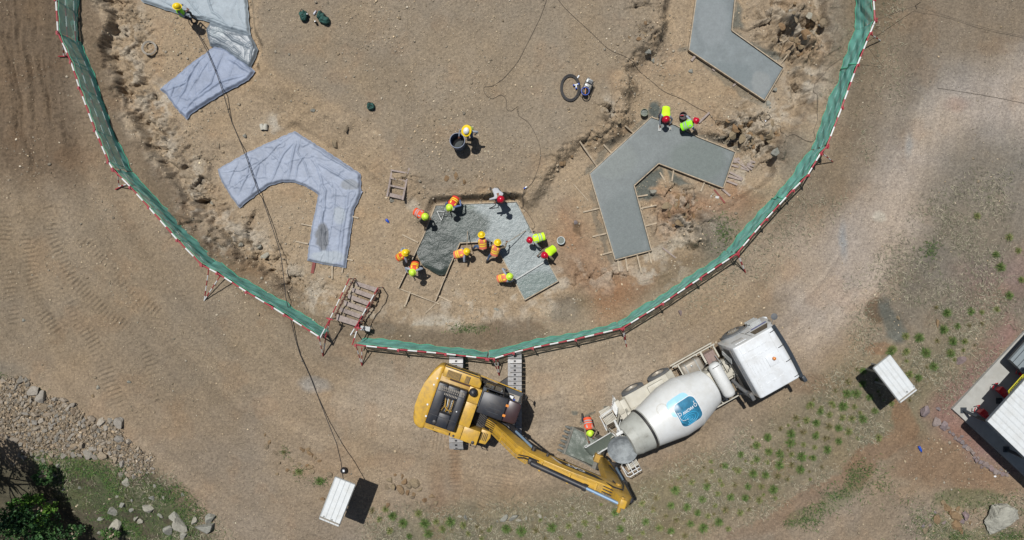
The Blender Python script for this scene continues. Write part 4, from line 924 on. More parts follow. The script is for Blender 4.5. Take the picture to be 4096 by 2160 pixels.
    for y in (-.85, .18): mb.box(((hx0 + hx1) / 2, y, zt + .004), (1.14, .025, .014))
    hd = mb.build('engine_hood', M['black'], t, 50)
    mb = MB()
    for k in range(13): mb.box((-2.0 + k * .083, .36, zt + .012), (.045, .11, .02), rot=(0, .35, .5)); mb.box((-1.99 + k * .083, .25, zt + .012), (.04, .05, .02), rot=(0, .35, .5))
    for k in range(9): mb.box((-1.75 + k * .065, .12, zt + .01), (.03, .08, .014))
    mb.build('louvre', M['tank'], hd)
    mb = MB(); mb.lathe([(zt - .02, .09), (zt + .05, .085), (zt + .07, .03)], 10, Matrix.Translation((-1.78, -1.12, 0))); mb.lathe([(zt, .03), (zt + .02, .025)], 8, Matrix.Translation((-1.05, -.42, 0)), mi=1); mb.build('hood_latch', [M['dark'], M['decalwhite']], hd, 40)
    mb = MB()
    for k in range(7): mb.tube([(wx0 + .05 + .06 * k, wy0 + .05, 2.22), (wx0 + .12 + .05 * k, -.35, 2.3), (wx0 + .05 + .06 * k, wy1 - .05, 2.2)], .018, 6, mi=k % 3)
    for k in range(9): mb.box((wx0 + .01, wy0 + .04 + k * .07, 2.36), (.16, .01, .01), mi=1); mb.box((wx1 - .1, wy0 + .04 + k * .07, 2.36), (.16, .01, .01), mi=1)
    mb.tube([(wx0 + .08, wy1 - .1, 2.33), (wx0 + .14, -.38, 2.35), (wx0 + .28, -.5, 2.33), (wx1 - .03, -.5, 2.3)], .03, 7, mi=0)
    mb.box(((wx0 + wx1) / 2, (wy0 + wy1) / 2, 2.1), (.5, .64, .06), mi=3); mb.build('engine', [M['yellow2'], M['dark'], M['steel'], M['signblack']], t, 40)
    # decks
    mb = MB()
    for (a, b, c_, d) in ((-.86, -.33, .06, .7), (-.86, -.33, -.97, .05)): mb.box(((a + b) / 2, (c_ + d) / 2, 1.63), (b - a - .006, d - c_ - .006, .9), bev=.012)
    dk = mb.build('centre_deck', M['yellow'], t, 40)
    mb = MB()
    for (a, b, c_, d) in ((-.82, -.37, .12, .5), (-.8, -.4, -.9, -.02)):
        nx = int((b - a) / .045); ny = int((d - c_) / .045)
        for i in range(nx):
            for j in range(ny): mb.box((a + i * .045, c_ + j * .045, 2.084), (.012, .012, .008))
    for (x, y) in ((-.38, .62), (-.38, .1), (-.38, .0), (-.8, -.04), (-.38, -.9), (-.8, -.9)): mb.lathe([(2.08, .025), (2.092, .02)], 8, Matrix.Translation((x, y, 0)))
    mb.build('tread_pattern', M['yellow2'], dk)
    mb = MB(); mb.lathe([(2.05, .17), (2.2, .18), (2.32, .16), (2.38, .1), (2.40, .01)], 20, Matrix.Translation((-.66, .52, 0))); mb.lathe([(2.4, .06), (2.43, .05), (2.44, .01)], 14, Matrix.Translation((-.66, .52, 0))); mb.build('air_intake', M['black'], t, 50)
    mb = MB()
    for (a, b) in ((-1.0, -.55), (-.54, .18)): mb.box(((a + b) / 2, -1.28, 1.6), (b - a - .006, .6, .86), bev=.015)
    mb.box((-1.6, -1.5, 1.55), (1.1, .2, .8), bev=.02)
    rd = mb.build('right_deck', M['yellow'], t, 40)
    mb = MB(); mb.box((-1.6, -1.607, 1.7), (1.0, .012, .3)); mb.box((-.1, -1.53, 1.9), (.01, .01, .2)); mb.build('black_stripe', M['black'], rd)
    mb = MB()
    for i in range(13):
        for j in range(8): mb.box((-.45 + i * .045, -1.42 + j * .045, 2.035), (.012, .012, .008))
    for (x, y) in ((-.95, -1.05), (-.6, -1.05), (-.6, -1.5), (-.95, -1.5), (-.2, -1.52), (.1, -1.05)): mb.lathe([(2.03, .026), (2.045, .02)], 8, Matrix.Translation((x, y, 0)))
    mb.build('tread_pattern', M['yellow2'], rd)
    mb = MB(); mb.lathe([(2.03, .07), (2.07, .07), (2.08, .04)], 14, Matrix.Translation((-.0, -1.5, 0))); mb.lathe([(2.03, .05), (2.06, .05)], 12, Matrix.Translation((-.85, -1.5, 0))); mb.build('filler_cap', M['dark'], rd, 40)
    mb = MB(); mb.prism_b([(.2, -.92), (.62, -.92), (.66, -1.15), (.55, -1.5), (.2, -1.52)], 1.1, 1.72, .03); tb = mb.build('front_toolbox', M['yellow'], t, 40)
    mb = MB()
    for k in range(4): mb.box((.29 + k * .07, -1.2, 1.727), (.03, .34, .008))
    mb.build('slot', M['signblack'], tb)
    # handrails
    for P in ([(-.05, -1.62, 1.2), (-.05, -1.66, 2.0), (.2, -1.66, 2.0), (.2, -1.66, 1.1)], [(.45, -1.55, 1.15), (.45, -1.72, 1.1), (.2, -1.85, .9)], [(-2.1, 1.2, 2.15), (-.6, 1.2, 2.15)], [(-.58, 1.14, 1.32), (1.3, 1.05, 1.32)]):
        mb = MB(); mb.tube(P, .022, 7); mb.build('handrail', M['dark'] if P[0][1] < 0 else M['yellow'], t, 40)
    # cab
    cy0, cy1 = -.02, .86; cx0, cx1 = -.3, 1.34; zf, zr = 1.2, 2.95
    mb = MB(); mb.box(((cx0 + cx1) / 2, (cy0 + cy1) / 2 + .03, zf - .03), (cx1 - cx0 + .1, cy1 - cy0 + .22, .08)); mb.box((cx0 + .05, .42, 1.6), (.12, .86, .8)); cb = mb.build('cab', M['charcoal'], t)
    fr = MB(); col = [(cx0, cy0, zf), (cx0 + .28, cy0, zr - .05)], [(cx0, cy1, zf), (cx0 + .28, cy1, zr - .05)], [(cx1 + .03, cy0, zf), (cx1 - .02, cy0, zr - .05)], [(cx1 + .03, cy1, zf), (cx1 - .02, cy1, zr - .05)], [(.55, cy1, zf), (.55, cy1, zr - .05)]
    for a, b in col: fr.tube([a, b], .035, 6)
    for a, b in (((cx0 + .28, cy0, zr - .06), (cx1, cy0, zr - .06)), ((cx0 + .28, cy1, zr - .06), (cx1, cy1, zr - .06)), ((cx0, cy1, 1.75), (.55, cy1, 1.75)), ((cx1 + .03, cy0, zf + .1), (cx1 + .03, cy1, zf + .1)), ((cx0, cy0, zf + .6), (cx0, cy1, zf + .6))): fr.tube([a, b], .03, 6)
    fr.build('cab_frame', M['black'], cb, 40)
    def pane(q, name='window'):
        mb = MB(); mb.add(q, [(0, 1, 2, 3)]); a = Vector(q[0]); n_ = (Vector(q[1]) - a).cross(Vector(q[3]) - a).normalized() * .008; mb.add([Vector(p) + n_ for p in q], [(3, 2, 1, 0)]); return mb.build(name, M['glass'], cb)
    pane([(cx0, cy1, 1.8), (.52, cy1, 1.8), (.52, cy1, zr - .1), (cx0 + .27, cy1, zr - .1)]); pane([(cx0 + .02, cy0, 1.8), (cx0 + .02, cy1, 1.8), (cx0 + .27, cy1, zr - .08), (cx0 + .27, cy0, zr - .08)])
    pane([(cx1 + .02, cy0, 1.4), (cx1 + .02, cy1, 1.4), (cx1 - .02, cy1, zr - .1), (cx1 - .02, cy0, zr - .1)]); pane([(cx0 + .1, cy0, 1.8), (cx1, cy0, 1.8), (cx1, cy0, zr - .1), (cx0 + .27, cy0, zr - .1)])
    mb = MB(); mb.prism_b([(cx0, cy0 - .02), (cx0 + .02, cy1 + .02), (cx0 + .3, cy1 + .03), (.8, cy1 + .03), (.8, cy0 - .03)], zr - .05, zr + .05, .04); rf = mb.build('cab_roof', M['black'], cb, 50)
    mb = MB(); mb.prism_b([(.81, cy0 - .02), (.81, cy1 + .02), (1.28, cy1 + .0), (1.36, cy1 - .1), (1.36, cy0 + .1), (1.28, cy0)], zr - .04, zr + .055, .04); mb.build('roof_hatch', mat('brown_hatch', rgb(52, 36, 38, 1), .35), rf, 50)
    mb = MB()
    for y in (.2, .62): mb.box((.81, y, zr + .065), (.12, .1, .02), bev=.006)
    mb.build('hatch_hinge', M['orangep'], rf)
    mb = MB()
    for y in (.15, .32, .5): mb.box((.35, y, zr + .054), (.5, .014, .01))
    mb.lathe([(zr + .05, .03), (zr + .07, .02)], 8, Matrix.Translation((.05, .2, 0))); mb.build('roof_rib', M['charcoal'], rf)
    # open door folded back along the side, seat and controls
    mb = MB(); D0 = Vector((-.35, 1.0, 1.3)); D1 = Vector((.52, 1.0, 1.3))
    for a, b in (((-.42, 1.0, 1.25), (-.2, 1.0, 2.85)), ((-.2, 1.0, 2.85), (.5, 1.0, 2.85)), ((.5, 1.0, 2.85), (.55, 1.0, 1.25)), ((-.4, 1.0, 1.8), (.55, 1.0, 1.8)), ((-.42, 1.0, 1.25), (.55, 1.0, 1.25))): mb.tube([a, b], .03, 6)
    mb.box((.06, 1.0, 1.52), (.9, .04, .5)); dr = mb.build('cab_door', M['black'], t, 40)
    mb = MB(); mb.box((.1, 1.02, 2.32), (.72, .012, .95)); mb.build('window', M['glass'], dr)
    mb = MB(); mb.box((.15, .45, 1.55), (.5, .5, .16), bev=.05); mb.box((-.12, .45, 1.95), (.16, .48, .75), rot=(0, -.15, 0), bev=.05); mb.build('seat', M['charcoal'], cb, 40)
    mb = MB(); mb.box((.95, .45, 1.25), (.7, .75, .02)); mb.box((.62, .12, 1.6), (.3, .12, .3), bev=.03); mb.box((.62, .78, 1.6), (.3, .1, .3), bev=.03); mb.build('cab_floor', M['tank'], cb)
    mb = MB()
    for y in (.3, .55): mb.tube([(1.0, y, 1.25), (.95, y, 1.75)], .015, 6); mb.lathe([(1.75, .03), (1.82, .02)], 8, Matrix.Translation((.95, y, 0)))
    mb.box((.9, .75, 1.4), (.22, .14, .1), bev=.02); mb.build('control_lever', M['dark'], cb)
    mb = MB(); mb.box((.95, .72, 1.45), (.18, .12, .06), bev=.02, mi=0); mb.box((1.1, .6, 1.3), (.1, .12, .06), bev=.02, mi=1); mb.build('loose_gear', [M['decalwhite'], M['bluedecal']], cb)
    mb = MB(); P = [(1.36, .95, 1.3), (1.5, 1.0, 1.6), (1.5, 1.0, 2.3), (1.36, .95, 2.55)]; mb.tube(P, .012, 6); mb.box((1.5, 1.02, 2.0), (.03, .18, .3), bev=.01); mb.build('mirror', M['dark'], cb)
    # boom
    prof = [(.32, 1.75), (.55, 1.72), (1.07, 2.40), (1.65, 3.45), (2.07, 4.10), (2.5, 4.33), (3.53, 4.62), (4.89, 4.98), (5.5, 5.12), (5.66, 5.35), (5.56, 5.68), (4.9, 5.84), (3.6, 5.70), (2.6, 5.42), (2.05, 5.12), (1.55, 4.60), (.98, 3.3), (.5, 2.3), (.25, 2.0)]
    RX = Matrix(((1, 0, 0, 0), (0, 0, -1, 0), (0, 1, 0, 0), (0, 0, 0, 1)))   # (x, z, depth) -> (x, -depth, z)
    yc = -.5
    mb = MB(); mb.prism_b(prof, .34 , .66, .02, M=RX); bo = mb.build('boom', M['yellow'], t, 35)
    # decal with lettering on the left face
    yl = -.34 + .004
    dv = [(3.02, 4.60), (3.18, 4.86), (4.55, 5.16), (4.9, 5.14), (4.62, 5.04)]
    def on_face(P, off): return [(x, yl + off, z) for x, z in P]
    mb = MB(); mb.add(on_face([(3.05, 4.66), (4.62, 5.06), (4.95, 5.42), (4.7, 5.46), (3.38, 5.16)], .002)[::-1], [(0, 1, 2, 3, 4)]); mb.build('black_decal', M['signblack'], bo)
    mb = MB(); mb.add(on_face([(2.88, 4.62), (3.01, 4.65), (3.34, 5.15), (3.20, 5.12)], .002)[::-1], [(0, 1, 2, 3)])
    vs, fs = text_mesh('CAT', .38, .02); ca, sa = math.cos(.255), math.sin(.255); ox, oz = 3.86, 4.99
    mb.add([(ox - (x * ca) - y * sa * 0 + y * -sa * 0, yl + .006, oz + (-x * sa) + y * ca * 1.0) for x, y, z in vs], fs); mb.build('lettering', M['decalwhite'], bo)
    # pipes and hoses on the boom
    mb = MB()
    top = [(.5, 2.25), (.98, 3.32), (1.56, 4.62), (2.05, 5.14), (2.6, 5.45), (3.6, 5.73), (4.85, 5.87)]
    for k, y in enumerate((-.38, -.43, -.60, -.65, -.71, -.76)):
        T_ = top if k != 5 else top[:4]
        mb.tube([(x - .02, y, z + .035) for x, z in T_], .02, 6, mi=0)
    for (x, z) in ((.98, 3.32), (1.75, 4.80), (2.55, 5.42), (3.6, 5.73), (4.6, 5.85)): mb.box((x, -.57, z + .05), (.07, .40, .06), rot=(0, -.4 if x > 2 else -1.0, 0), mi=0)
    mb.build('hydraulic_pipe', M['yellow'], bo, 40)
    for k in range(6): mb = MB(); y = -.3 - k * .08; mb.tube([(-.1, y + .05, 1.85), (.1, y, 2.15), (.35, y, 2.35), (.62, y, 2.62)], .017, 6); mb.build('hydraulic_hose', M['cable'], bo, 40)
    for k in range(3): mb = MB(); y = -.4 - k * .1; mb.tube([(4.85, y, 5.9), (5.2, y, 6.02), (5.5, y - .02, 5.95), (5.55, y, 5.4), (5.3, -.3 + .0 * k, 5.1)], .02, 6); mb.build('hydraulic_hose', M['cable'], bo, 40)
    mb = MB(); mb.tube([(1.7, -.7, 4.95), (1.9, -.55, 5.25), (2.2, -.5, 5.5), (2.5, -.5, 5.62)], .03, 6); mb.build('hydraulic_hose', M['cable'], bo, 40); mb = MB(); mb.tube([(1.7, -.6, 4.9), (2.0, -.45, 5.3), (2.4, -.42, 5.5)], .025, 6)
    mb.build('hydraulic_hose', M['cable'], bo, 40)
    def cyl(a, b, c_, r1, r2, y, parent, name):
        a = Vector((a[0], y, a[1])); b = Vector((b[0], y, b[1])); c_ = Vector((c_[0], y, c_[1])); mb = MB(); mb.tube([a, b], r1, 16); mb.tube([b - (b - a).normalized() * .14, b], r1 * 1.25, 16); mb.tube([a - Vector((0, .07, 0)), a + Vector((0, .07, 0))], .07, 10)
        o = mb.build(name, M['black'], parent, 40); mb = MB(); mb.tube([b, c_], r2, 12); mb.build('piston_rod', M['chrome'], o, 40); mb = MB(); mb.tube([c_ - Vector((0, .08, 0)), c_ + Vector((0, .08, 0))], .09, 12); mb.build('rod_eye', M['dark'], o, 40)
    cyl((2.2, 5.5), (4.22, 6.25), (5.42, 6.75), .105, .055, -.58, bo, 'stick_cylinder')
    mb = MB(); mb.box((2.2, -.56, 5.36), (.3, .2, .24), bev=.03); mb.build('cylinder_bracket', M['dark'], bo, 40)
    for y in (-.27, -.73): cyl((.85, 1.15), (1.5, 2.9), (2.2, 4.62), .085, .05, y, bo, 'boom_cylinder')
    mb = MB()
    for x, z in ((2.2, 4.62), (2.75, 4.75)): mb.tube([(x, -.2, z), (x, -.8, z)], .075 if x < 2.5 else .05, 12)
    mb.build('pin_boss', M['dark'], bo, 40)
    # stick
    sp = [(5.20, 6.1), (5.34, 6.9), (5.56, 6.9), (5.86, 6.2), (5.84, 5.0), (5.66, 2.2), (5.60, 1.75), (5.45, 1.62), (5.32, 1.75), (5.24, 2.2), (5.12, 4.6), (5.1, 5.2)]
    mb = MB(); mb.prism_b(sp, .36, .66, .02, M=RX); st = mb.build('stick', M['yellow'], t, 35)
    mb = MB(); mb.tube([(5.5, -.28, 5.3), (5.5, -.74, 5.3)], .11, 14); mb.tube([(5.42, -.3, 6.75), (5.42, -.86, 6.75)], .07, 12); mb.build('pivot_pin', M['yellow2'], st, 40)
    cyl((5.92, 6.05), (6.02, 4.0), (6.02, 2.1), .085, .05, -.51, st, 'bucket_cylinder')
    mb = MB(); mb.box((5.85, -.51, 1.95), (.5, .3, .1), rot=(0, .3, 0), bev=.02); mb.box((5.68, -.51, 1.6), (.12, .34, .6), bev=.02); mb.build('bucket_linkage', M['dark'], st, 40)
    mb = MB(); mb.tube([(5.0, -.36, 5.5), (5.2, -.3, 5.95), (5.55, -.3, 5.9), (5.7, -.3, 5.2), (5.68, -.3, 4.0), (5.5, -.3, 3.0)], .03, 8); mb.build('hydraulic_hose', M['cable'], st, 40); mb = MB(); mb.tube([(5.75, -.45, 5.9), (5.98, -.45, 5.3), (6.0, -.42, 4.2)], .022, 8); mb.build('hydraulic_hose', M['cable'], st, 40)
    # bucket, open side up
    bp = [(3.98, .62), (4.1, .42), (4.5, .2), (4.95, .14), (5.3, .3), (5.52, .7), (5.56, 1.15), (5.35, 1.5), (5.2, 1.42)]
    yb0, yb1 = -1.0, .2; th = .035; mb = MB()
    inn = [(x + (4.8 - x) * .035, z + .035) for x, z in bp]
    for (pl, sgn) in ((bp, 1), (inn, -1)):
        n_ = len(pl); vs = [(x, yb0, z) for x, z in pl] + [(x, yb1, z) for x, z in pl]; fs = [(i, i + 1, n_ + i + 1, n_ + i) for i in range(n_ - 1)]
        mb.add(vs, [f[::sgn] for f in fs])
    for y in (yb0, yb1):
        side = bp + [(4.95, 1.16), (4.3, .86)]
        mb.prism(side, -y - .02, -y + .02, M=RX)
    mb.box((3.98, (yb0 + yb1) / 2, .63), (.14, yb1 - yb0 + .06, .05)); bk = mb.build('bucket', M['steel'] if False else mat('concrete_caked_steel', rgb(128, 126, 116), .7, .1, var=.2, dirt=rgb(90, 74, 60), dirt_amt=.7), t)
    for k in range(6):
        y = yb0 + .06 + k * (yb1 - yb0 - .12) / 5; mb = MB(); mb.box((3.85, y, .62), (.26, .11, .10), bev=.02); mb.box((3.72, y, .62), (.12, .08, .06), bev=.015); mb.build('tooth', mat('tooth_steel', rgb(96, 98, 92), .6) if k == 0 else bpy.data.materials['tooth_steel'], bk, 40)
    mb = MB(); mb.box((5.3, -.51, 1.5), (.35, .34, .3), bev=.03); mb.build('hinge_bracket', M['yellow2'], bk)
    t['keep'] = 1; del t['keep']
    # concrete load: its own thing resting in the bucket
    X = np.linspace(4.06, 5.3, 30); Yy = np.linspace(yb0 + .025, yb1 - .025, 30); XX, YY = np.meshgrid(X, Yy); ZZ = .66 + (XX - 4.06) * .36 + .03 * fbm(XX, YY, 5, 3, 500) + .10 * np.exp(-((XX - 4.75) ** 2 + (YY + .45) ** 2) / .06)
    I = 30; vs = [(XX[j, i], YY[j, i], ZZ[j, i]) for j in range(I) for i in range(I)]; fs = [(j * I + i, j * I + i + 1, (j + 1) * I + i + 1, (j + 1) * I + i) for j in range(I - 1) for i in range(I - 1)]
    w = wmat(t); mb = MB(); mb.add([w @ Vector(p) for p in vs], fs)
    ring = [j * I for j in range(I)]
    o = mb.build('concrete_load', M['fillconcrete'], smooth=True); tag(o, 'dark wet concrete filling the excavator bucket', 'concrete')
    return t
EXC = excavator()

# ---------------------------------------------------------------- concrete mixer truck (local frame: origin at rear left hub, x forward, y left)
def mixer():
    A = R(29.3); o0 = (5.278, -5.2); z0 = hz(6.5, -5.5); t = thing('concrete_mixer_truck', 'white concrete mixer truck unloading into the excavator bucket', 'mixer truck', (o0[0], o0[1], z0), A)
    RYx = Matrix.Rotation(math.pi / 2, 4, 'X')
    def wheel(x, y, w, side, front=False):
        mb = MB(); T = Matrix.Translation((x, y, .52)) @ Matrix.Rotation(math.pi / 2 * (-side), 4, 'X')
        mb.lathe([(-w / 2, .3), (-w / 2, .47), (-w / 2 + .04, .51), (0, .525), (w / 2 - .04, .51), (w / 2, .46), (w / 2, .31)], 32, T, caps=False)
        for k in range(32): a = 2 * math.pi * k / 32; mb.box((.515 * math.cos(a), .515 * math.sin(a), 0), (.03, .05, w * .8), rot=(0, 0, a), M=T)
        tire = None
        wh = mb.build('wheel', M['rubber'], t, 40)
        mb = MB()
        if front: mb.lathe([(-w / 2, .3), (w / 2 - .02, .31), (w / 2 - .01, .26), (w / 2 + .02, .2), (w / 2 + .05, .1), (w / 2 + .06, .01)], 24, T)
        else: mb.lathe([(-w / 2, .3), (w / 2 - .01, .31), (w / 2 - .12, .27), (w / 2 - .15, .14), (w / 2 - .05, .1), (w / 2 - .04, .01)], 24, T)
        mb.build('rim', M['tank'], wh, 40)
        mb = MB()
        for k in range(10): a = 2 * math.pi * k / 10; mb.lathe([(w / 2 - .13 if not front else w / 2, .02), (w / 2 - .08 if not front else w / 2 + .05, .018)], 6, T @ Matrix.Translation((.17 * math.cos(a), .17 * math.sin(a), 0)))
        mb.build('wheel_nut', M['steel'], wh)
    for x in (0, 1.32):
        for (y, s) in ((-.14, 1), (-2.26, -1)): wheel(x, y, .3, s); wheel(x, y - .33 * s, .3, s)
    wheel(5.11, -.17, .32, 1, True); wheel(5.11, -2.25, .32, -1, True)
    mb = MB()
    for y in (-.8, -1.6): mb.box((2.4, y, .9), (7.4, .09, .26))
    for x in (-.9, .6, 2.0, 3.0, 4.2, 5.6): mb.box((x, -1.2, .88), (.12, .8, .18))
    for x in (0, 1.32): mb.tube([(x, -.2, .52), (x, -2.2, .52)], .09, 8)
    mb.build('chassis', M['cream'], t)
    # rear mudguards
    for s, yo in ((1, 0.0), (-1, -2.4)):
        mb = MB(); prof = [(-.62, 1.0), (-.5, 1.18), (.0, 1.24), (.6, 1.2), (.72, 1.16), (1.0, 1.22), (1.5, 1.24), (1.85, 1.0)]; y0 = yo - .02 * s; y1 = yo - .62 * s; vs = []
        for x, z in prof: vs += [(x, y0, z), (x, y1, z + .03), (x, y0, z - .03), (x, y1, z)]
        fs = []
        for i in range(len(prof) - 1): a = 4 * i; fs += [(a, a + 4, a + 5, a + 1), (a + 2, a + 3, a + 7, a + 6), (a, a + 2, a + 6, a + 4), (a + 1, a + 5, a + 7, a + 3)]
        mb.add(vs, fs); mb.add([(x, yo - .62 * s, z) for x, z in prof] + [(x, yo - .95 * s, z + .35) for x, z in prof], [(i, i + 1, len(prof) + i + 1, len(prof) + i) for i in range(len(prof) - 1)])
        mg = mb.build('mudguard', M['cream'], t)
        mb = MB(); mb.box((.9, yo - .28 * s, 1.33), (.75, .34, .14), bev=.02); mb.build('guard_box', M['cream'], mg, 40)
    # side guard rails, fuel tank, battery box
    for s, y in ((1, .03), (-1, -2.43)):
        mb = MB()
        for z in (1.02, .6): mb.box((2.98, y, z), (2.1, .04, .07))
        for x in (2.1, 3.1, 3.95): mb.box((x, y - .05 * s, .8), (.06, .04, .5))
        mb.box((2.2, y - .3 * s, 1.0), (.06, .6, .05)); mb.box((3.32, y - .3 * s, 1.02), (.08, .6, .06)); mb.box((3.95, y - .3 * s, .95), (.06, .6, .05)); mb.build('side_guard', M['cream'], t)
    mb = MB(); T = Matrix.Translation((2.72, -.45, .72)) @ Matrix.Rotation(math.pi / 2, 4, 'Y'); mb.box((0, 0, 0), (.56, .6, .95), bev=.1, M=T); ft = mb.build('fuel_tank', M['tank'], t, 50)
    mb = MB()
    for x in (2.45, 2.95): mb.box((x, -.45, 1.006), (.05, .6, .014)); mb.box((x, -.145, .72), (.05, .012, .5))
    mb.lathe([(1.0, .05), (1.04, .05), (1.05, .02)], 12, Matrix.Translation((2.7, -.33, 0))); mb.build('tank_strap', M['steel'], ft)
    mb = MB(); mb.box((3.62, -.42, .85), (.48, .5, .4), bev=.02)
    for k in range(3): mb.box((3.48 + k * .14, -.42, 1.055), (.02, .48, .015))
    mb.build('battery_box', mat('faded_red_paint', rgb(146, 124, 118), .6, 0, dirt=DUST, dirt_amt=.5), t)
    mb = MB(); mb.box((3.5, -2.0, .85), (.6, .5, .45), bev=.03); mb.box((2.7, -2.0, .8), (.8, .5, .5), bev=.06); mb.build('tool_box', M['tank'], t, 40)
    # water tank across the chassis
    mb = MB(); T = Matrix.Translation((3.36, -1.2, 1.98)) @ Matrix.Rotation(math.pi / 2, 4, 'X'); mb.lathe([(-.80, .05), (-.79, .14), (-.74, .22), (-.62, .27), (.62, .27), (.74, .22), (.79, .14), (.80, .05)], 28, T); wt = mb.build('water_tank', M['drum'], t, 60)
    mb = MB(); mb.tube([(3.2, -.55, 2.22), (3.36, -.53, 2.28), (3.5, -.55, 2.2), (3.62, -.56, 2.0)], .012, 6); mb.tube([(3.05, -.45, 1.9), (3.0, -.35, 2.05), (3.1, -.25, 2.05), (3.2, -.3, 1.9)], .015, 6); mb.build('bracket_strap', M['dark'], wt)
    mb = MB(); mb.box((3.0, -1.2, 1.35), (.3, .9, .75), bev=.02); mb.box((3.38, -.75, 1.4), (.3, .08, .7)); mb.box((3.38, -1.65, 1.4), (.3, .08, .7)); mb.box((3.9, -1.2, 1.1), (.7, .6, .3), bev=.02); mb.box((3.9, -.95, 1.4), (.12, .5, .1)); mb.build('front_pedestal', M['cream'], t, 40)
    mb = MB(); r_ = random.Random(4)
    for k in range(16): x = 3.7 + r_.random() * .5; y = -.5 - r_.random() * 1.3; mb.tube([(x, y, 1.2), (x + r_.uniform(-.15, .15), y + r_.uniform(-.1, .1), 1.45 + r_.random() * .2), (x + r_.uniform(-.2, .2), y + r_.uniform(-.3, .3), 1.15)], .018, 5)
    for k in range(9): mb.tube([(4.12, -.35 - k * .03, 1.3 + .09 * k), (4.05, -.5 - k * .04, 1.35 + .08 * k)], .03, 6)
    mb.build('cable_bundle', M['steel'], t, 40)
    # drum
    tilt = R(12.5); c0 = Vector((2.75, -1.2, 1.98)); ax = Vector((-math.cos(tilt), 0, math.sin(tilt))); q = ax.to_track_quat('Z', 'Y').to_matrix().to_4x4(); T = Matrix.Translation(c0) @ q
    P = [(-.12, .30), (-.08, .55), (0, .74), (.05, .80), (1.15, 1.12), (1.22, 1.135), (1.95, 1.135), (2.02, 1.12), (3.25, .86)]
    mb = MB(); mb.lathe(P, 64, T); dr = mb.build('drum', M['drum'], t, 30)
    mb = MB(); mb.lathe([(3.29, .855), (3.31, .895), (3.38, .895), (3.40, .85)], 56, T, caps=False); mb.build('roller_ring', M['dark'], dr, 30)
    mb = MB(); mb.lathe([(3.24, .862), (3.40, .85), (3.9, .76), (3.93, .765), (3.96, .75), (4.25, .66), (4.27, .5)], 56, T, caps=False); mb.build('drum_neck', M['drum2'], dr, 30)
    mb = MB(); mb.lathe([(1.175, 1.129), (1.18, 1.137), (1.195, 1.137), (1.2, 1.131)], 64, T, caps=False); mb.lathe([(2.385, 1.02), (2.39, 1.033), (2.405, 1.03), (2.41, 1.01)], 64, T, caps=False); mb.build('weld_seam', M['drum'], dr)
    # decal on the drum skin: mapped along the axis and round the barrel
    Ti = T
    def rad(s):
        for (a, ra), (b, rb) in zip(P[:-1], P[1:]):
            if a <= s <= b: return ra + (rb - ra) * (s - a) / (b - a)
        return P[-1][1]
    up = (T.inverted().to_3x3() @ Vector((0, 0, 1))); th0 = math.atan2(up.y, up.x); lf = (T.inverted().to_3x3() @ Vector((0, 1, 0))); sg = 1 if math.sin(math.atan2(lf.y, lf.x) - th0) > 0 else -1
    def skin(s, w, off): th = th0 + sg * w / 1.13; r = rad(s) + off; return T @ Vector((r * math.cos(th), r * math.sin(th), s))
    def rounded(cx, cy, wx, wy, r, n=6):
        o = []
        for sx, sy, a0 in ((1, 1, 0), (-1, 1, 90), (-1, -1, 180), (1, -1, 270)):
            for k in range(n + 1): a = R(a0 + 90 * k / n); o.append((cx + sx * (wx / 2 - r) + r * math.cos(a), cy + sy * (wy / 2 - r) + r * math.sin(a)))
        return o
    def patch(poly, off, m, name, st=.035):
        vs, fs = poly_grid(poly, st, lambda X, Y, D: X * 0); mb = MB(); mb.add([skin(x, y, off) for x, y, _ in vs], fs); return mb.build(name, m, dr, True)
    cs, cw_ = 1.72, -.03     # centre: distance along the axis, arc to the left
    patch(rounded(cs + .16, cw_ + .42, 1.0, .74, .22), .003, M['logolight'], 'decal_light_panel')
    patch(rounded(cs, cw_, 1.02, 1.08, .23), .0055, M['decalwhite'], 'decal_border')
    patch(rounded(cs, cw_, .97, 1.03, .21), .008, M['logonavy'], 'decal_panel')
    def strokes(Ls, m, name, off=.012, w=.02):
        mb = MB()
        for L_ in Ls: mb.tube([skin(cs + s * 1.27, cw_ + y * 1.27, off) for s, y in L_], w, 6)
        mb.build(name, m, dr, True)
    arc = lambda cx, cy, rx, ry, a0, a1, n=14: [(cx + rx * math.cos(R(a0 + (a1 - a0) * k / n)), cy + ry * math.sin(R(a0 + (a1 - a0) * k / n))) for k in range(n + 1)]
    # lettering reads upside-down from the cab end: text runs towards the rear, letter tops towards the right side
    vs, fs = text_mesh('WICAN', .15, .004); mb = MB(); mb.add([skin(cs - x * 1.0 * -1 * -1, cw_ + .08 - y, .011) for x, y, z in vs], fs); mb.build('lettering', M['decalwhite'], dr)
    strokes([arc(-.29, .08, .045, .05, 0, 360), [(-.29, .13), (-.29, .2), (-.33, .2)], arc(.30, .08, .045, .05, 0, 360), [(.345, .17), (.345, -.08), (.28, -.16), (.12, -.18)], [(.345, .08), (.345, .17)]], M['decalwhite'], 'lettering_frame', w=.013)
    strokes([arc(.06, -.2, .30, .18, 20, 300), arc(.07, -.2, .21, .125, 20, 300), arc(.08, -.2, .12, .07, 20, 320), arc(.08, -.2, .05, .03, 0, 360), [(.345, -.1), (.34, -.2), (.2, -.3)]], M['logocyan'], 'spiral_emblem', w=.014)
    mb = MB()
    for k in range(20): a = 2 * math.pi * k / 20; p = skin(2.55 + .2 * math.cos(a), .62 + .25 * math.sin(a), .006); mb.box(p, (.02, .02, .02))
    mb.tube([skin(2.55 + .23 * math.cos(2 * math.pi * k / 24), .62 + .29 * math.sin(2 * math.pi * k / 24), .002) for k in range(24)], .006, 5, closed=True); mb.build('inspection_hatch', M['cream'], dr)
    # rear frame, rollers, hopper, chute, platforms
    mb = MB()
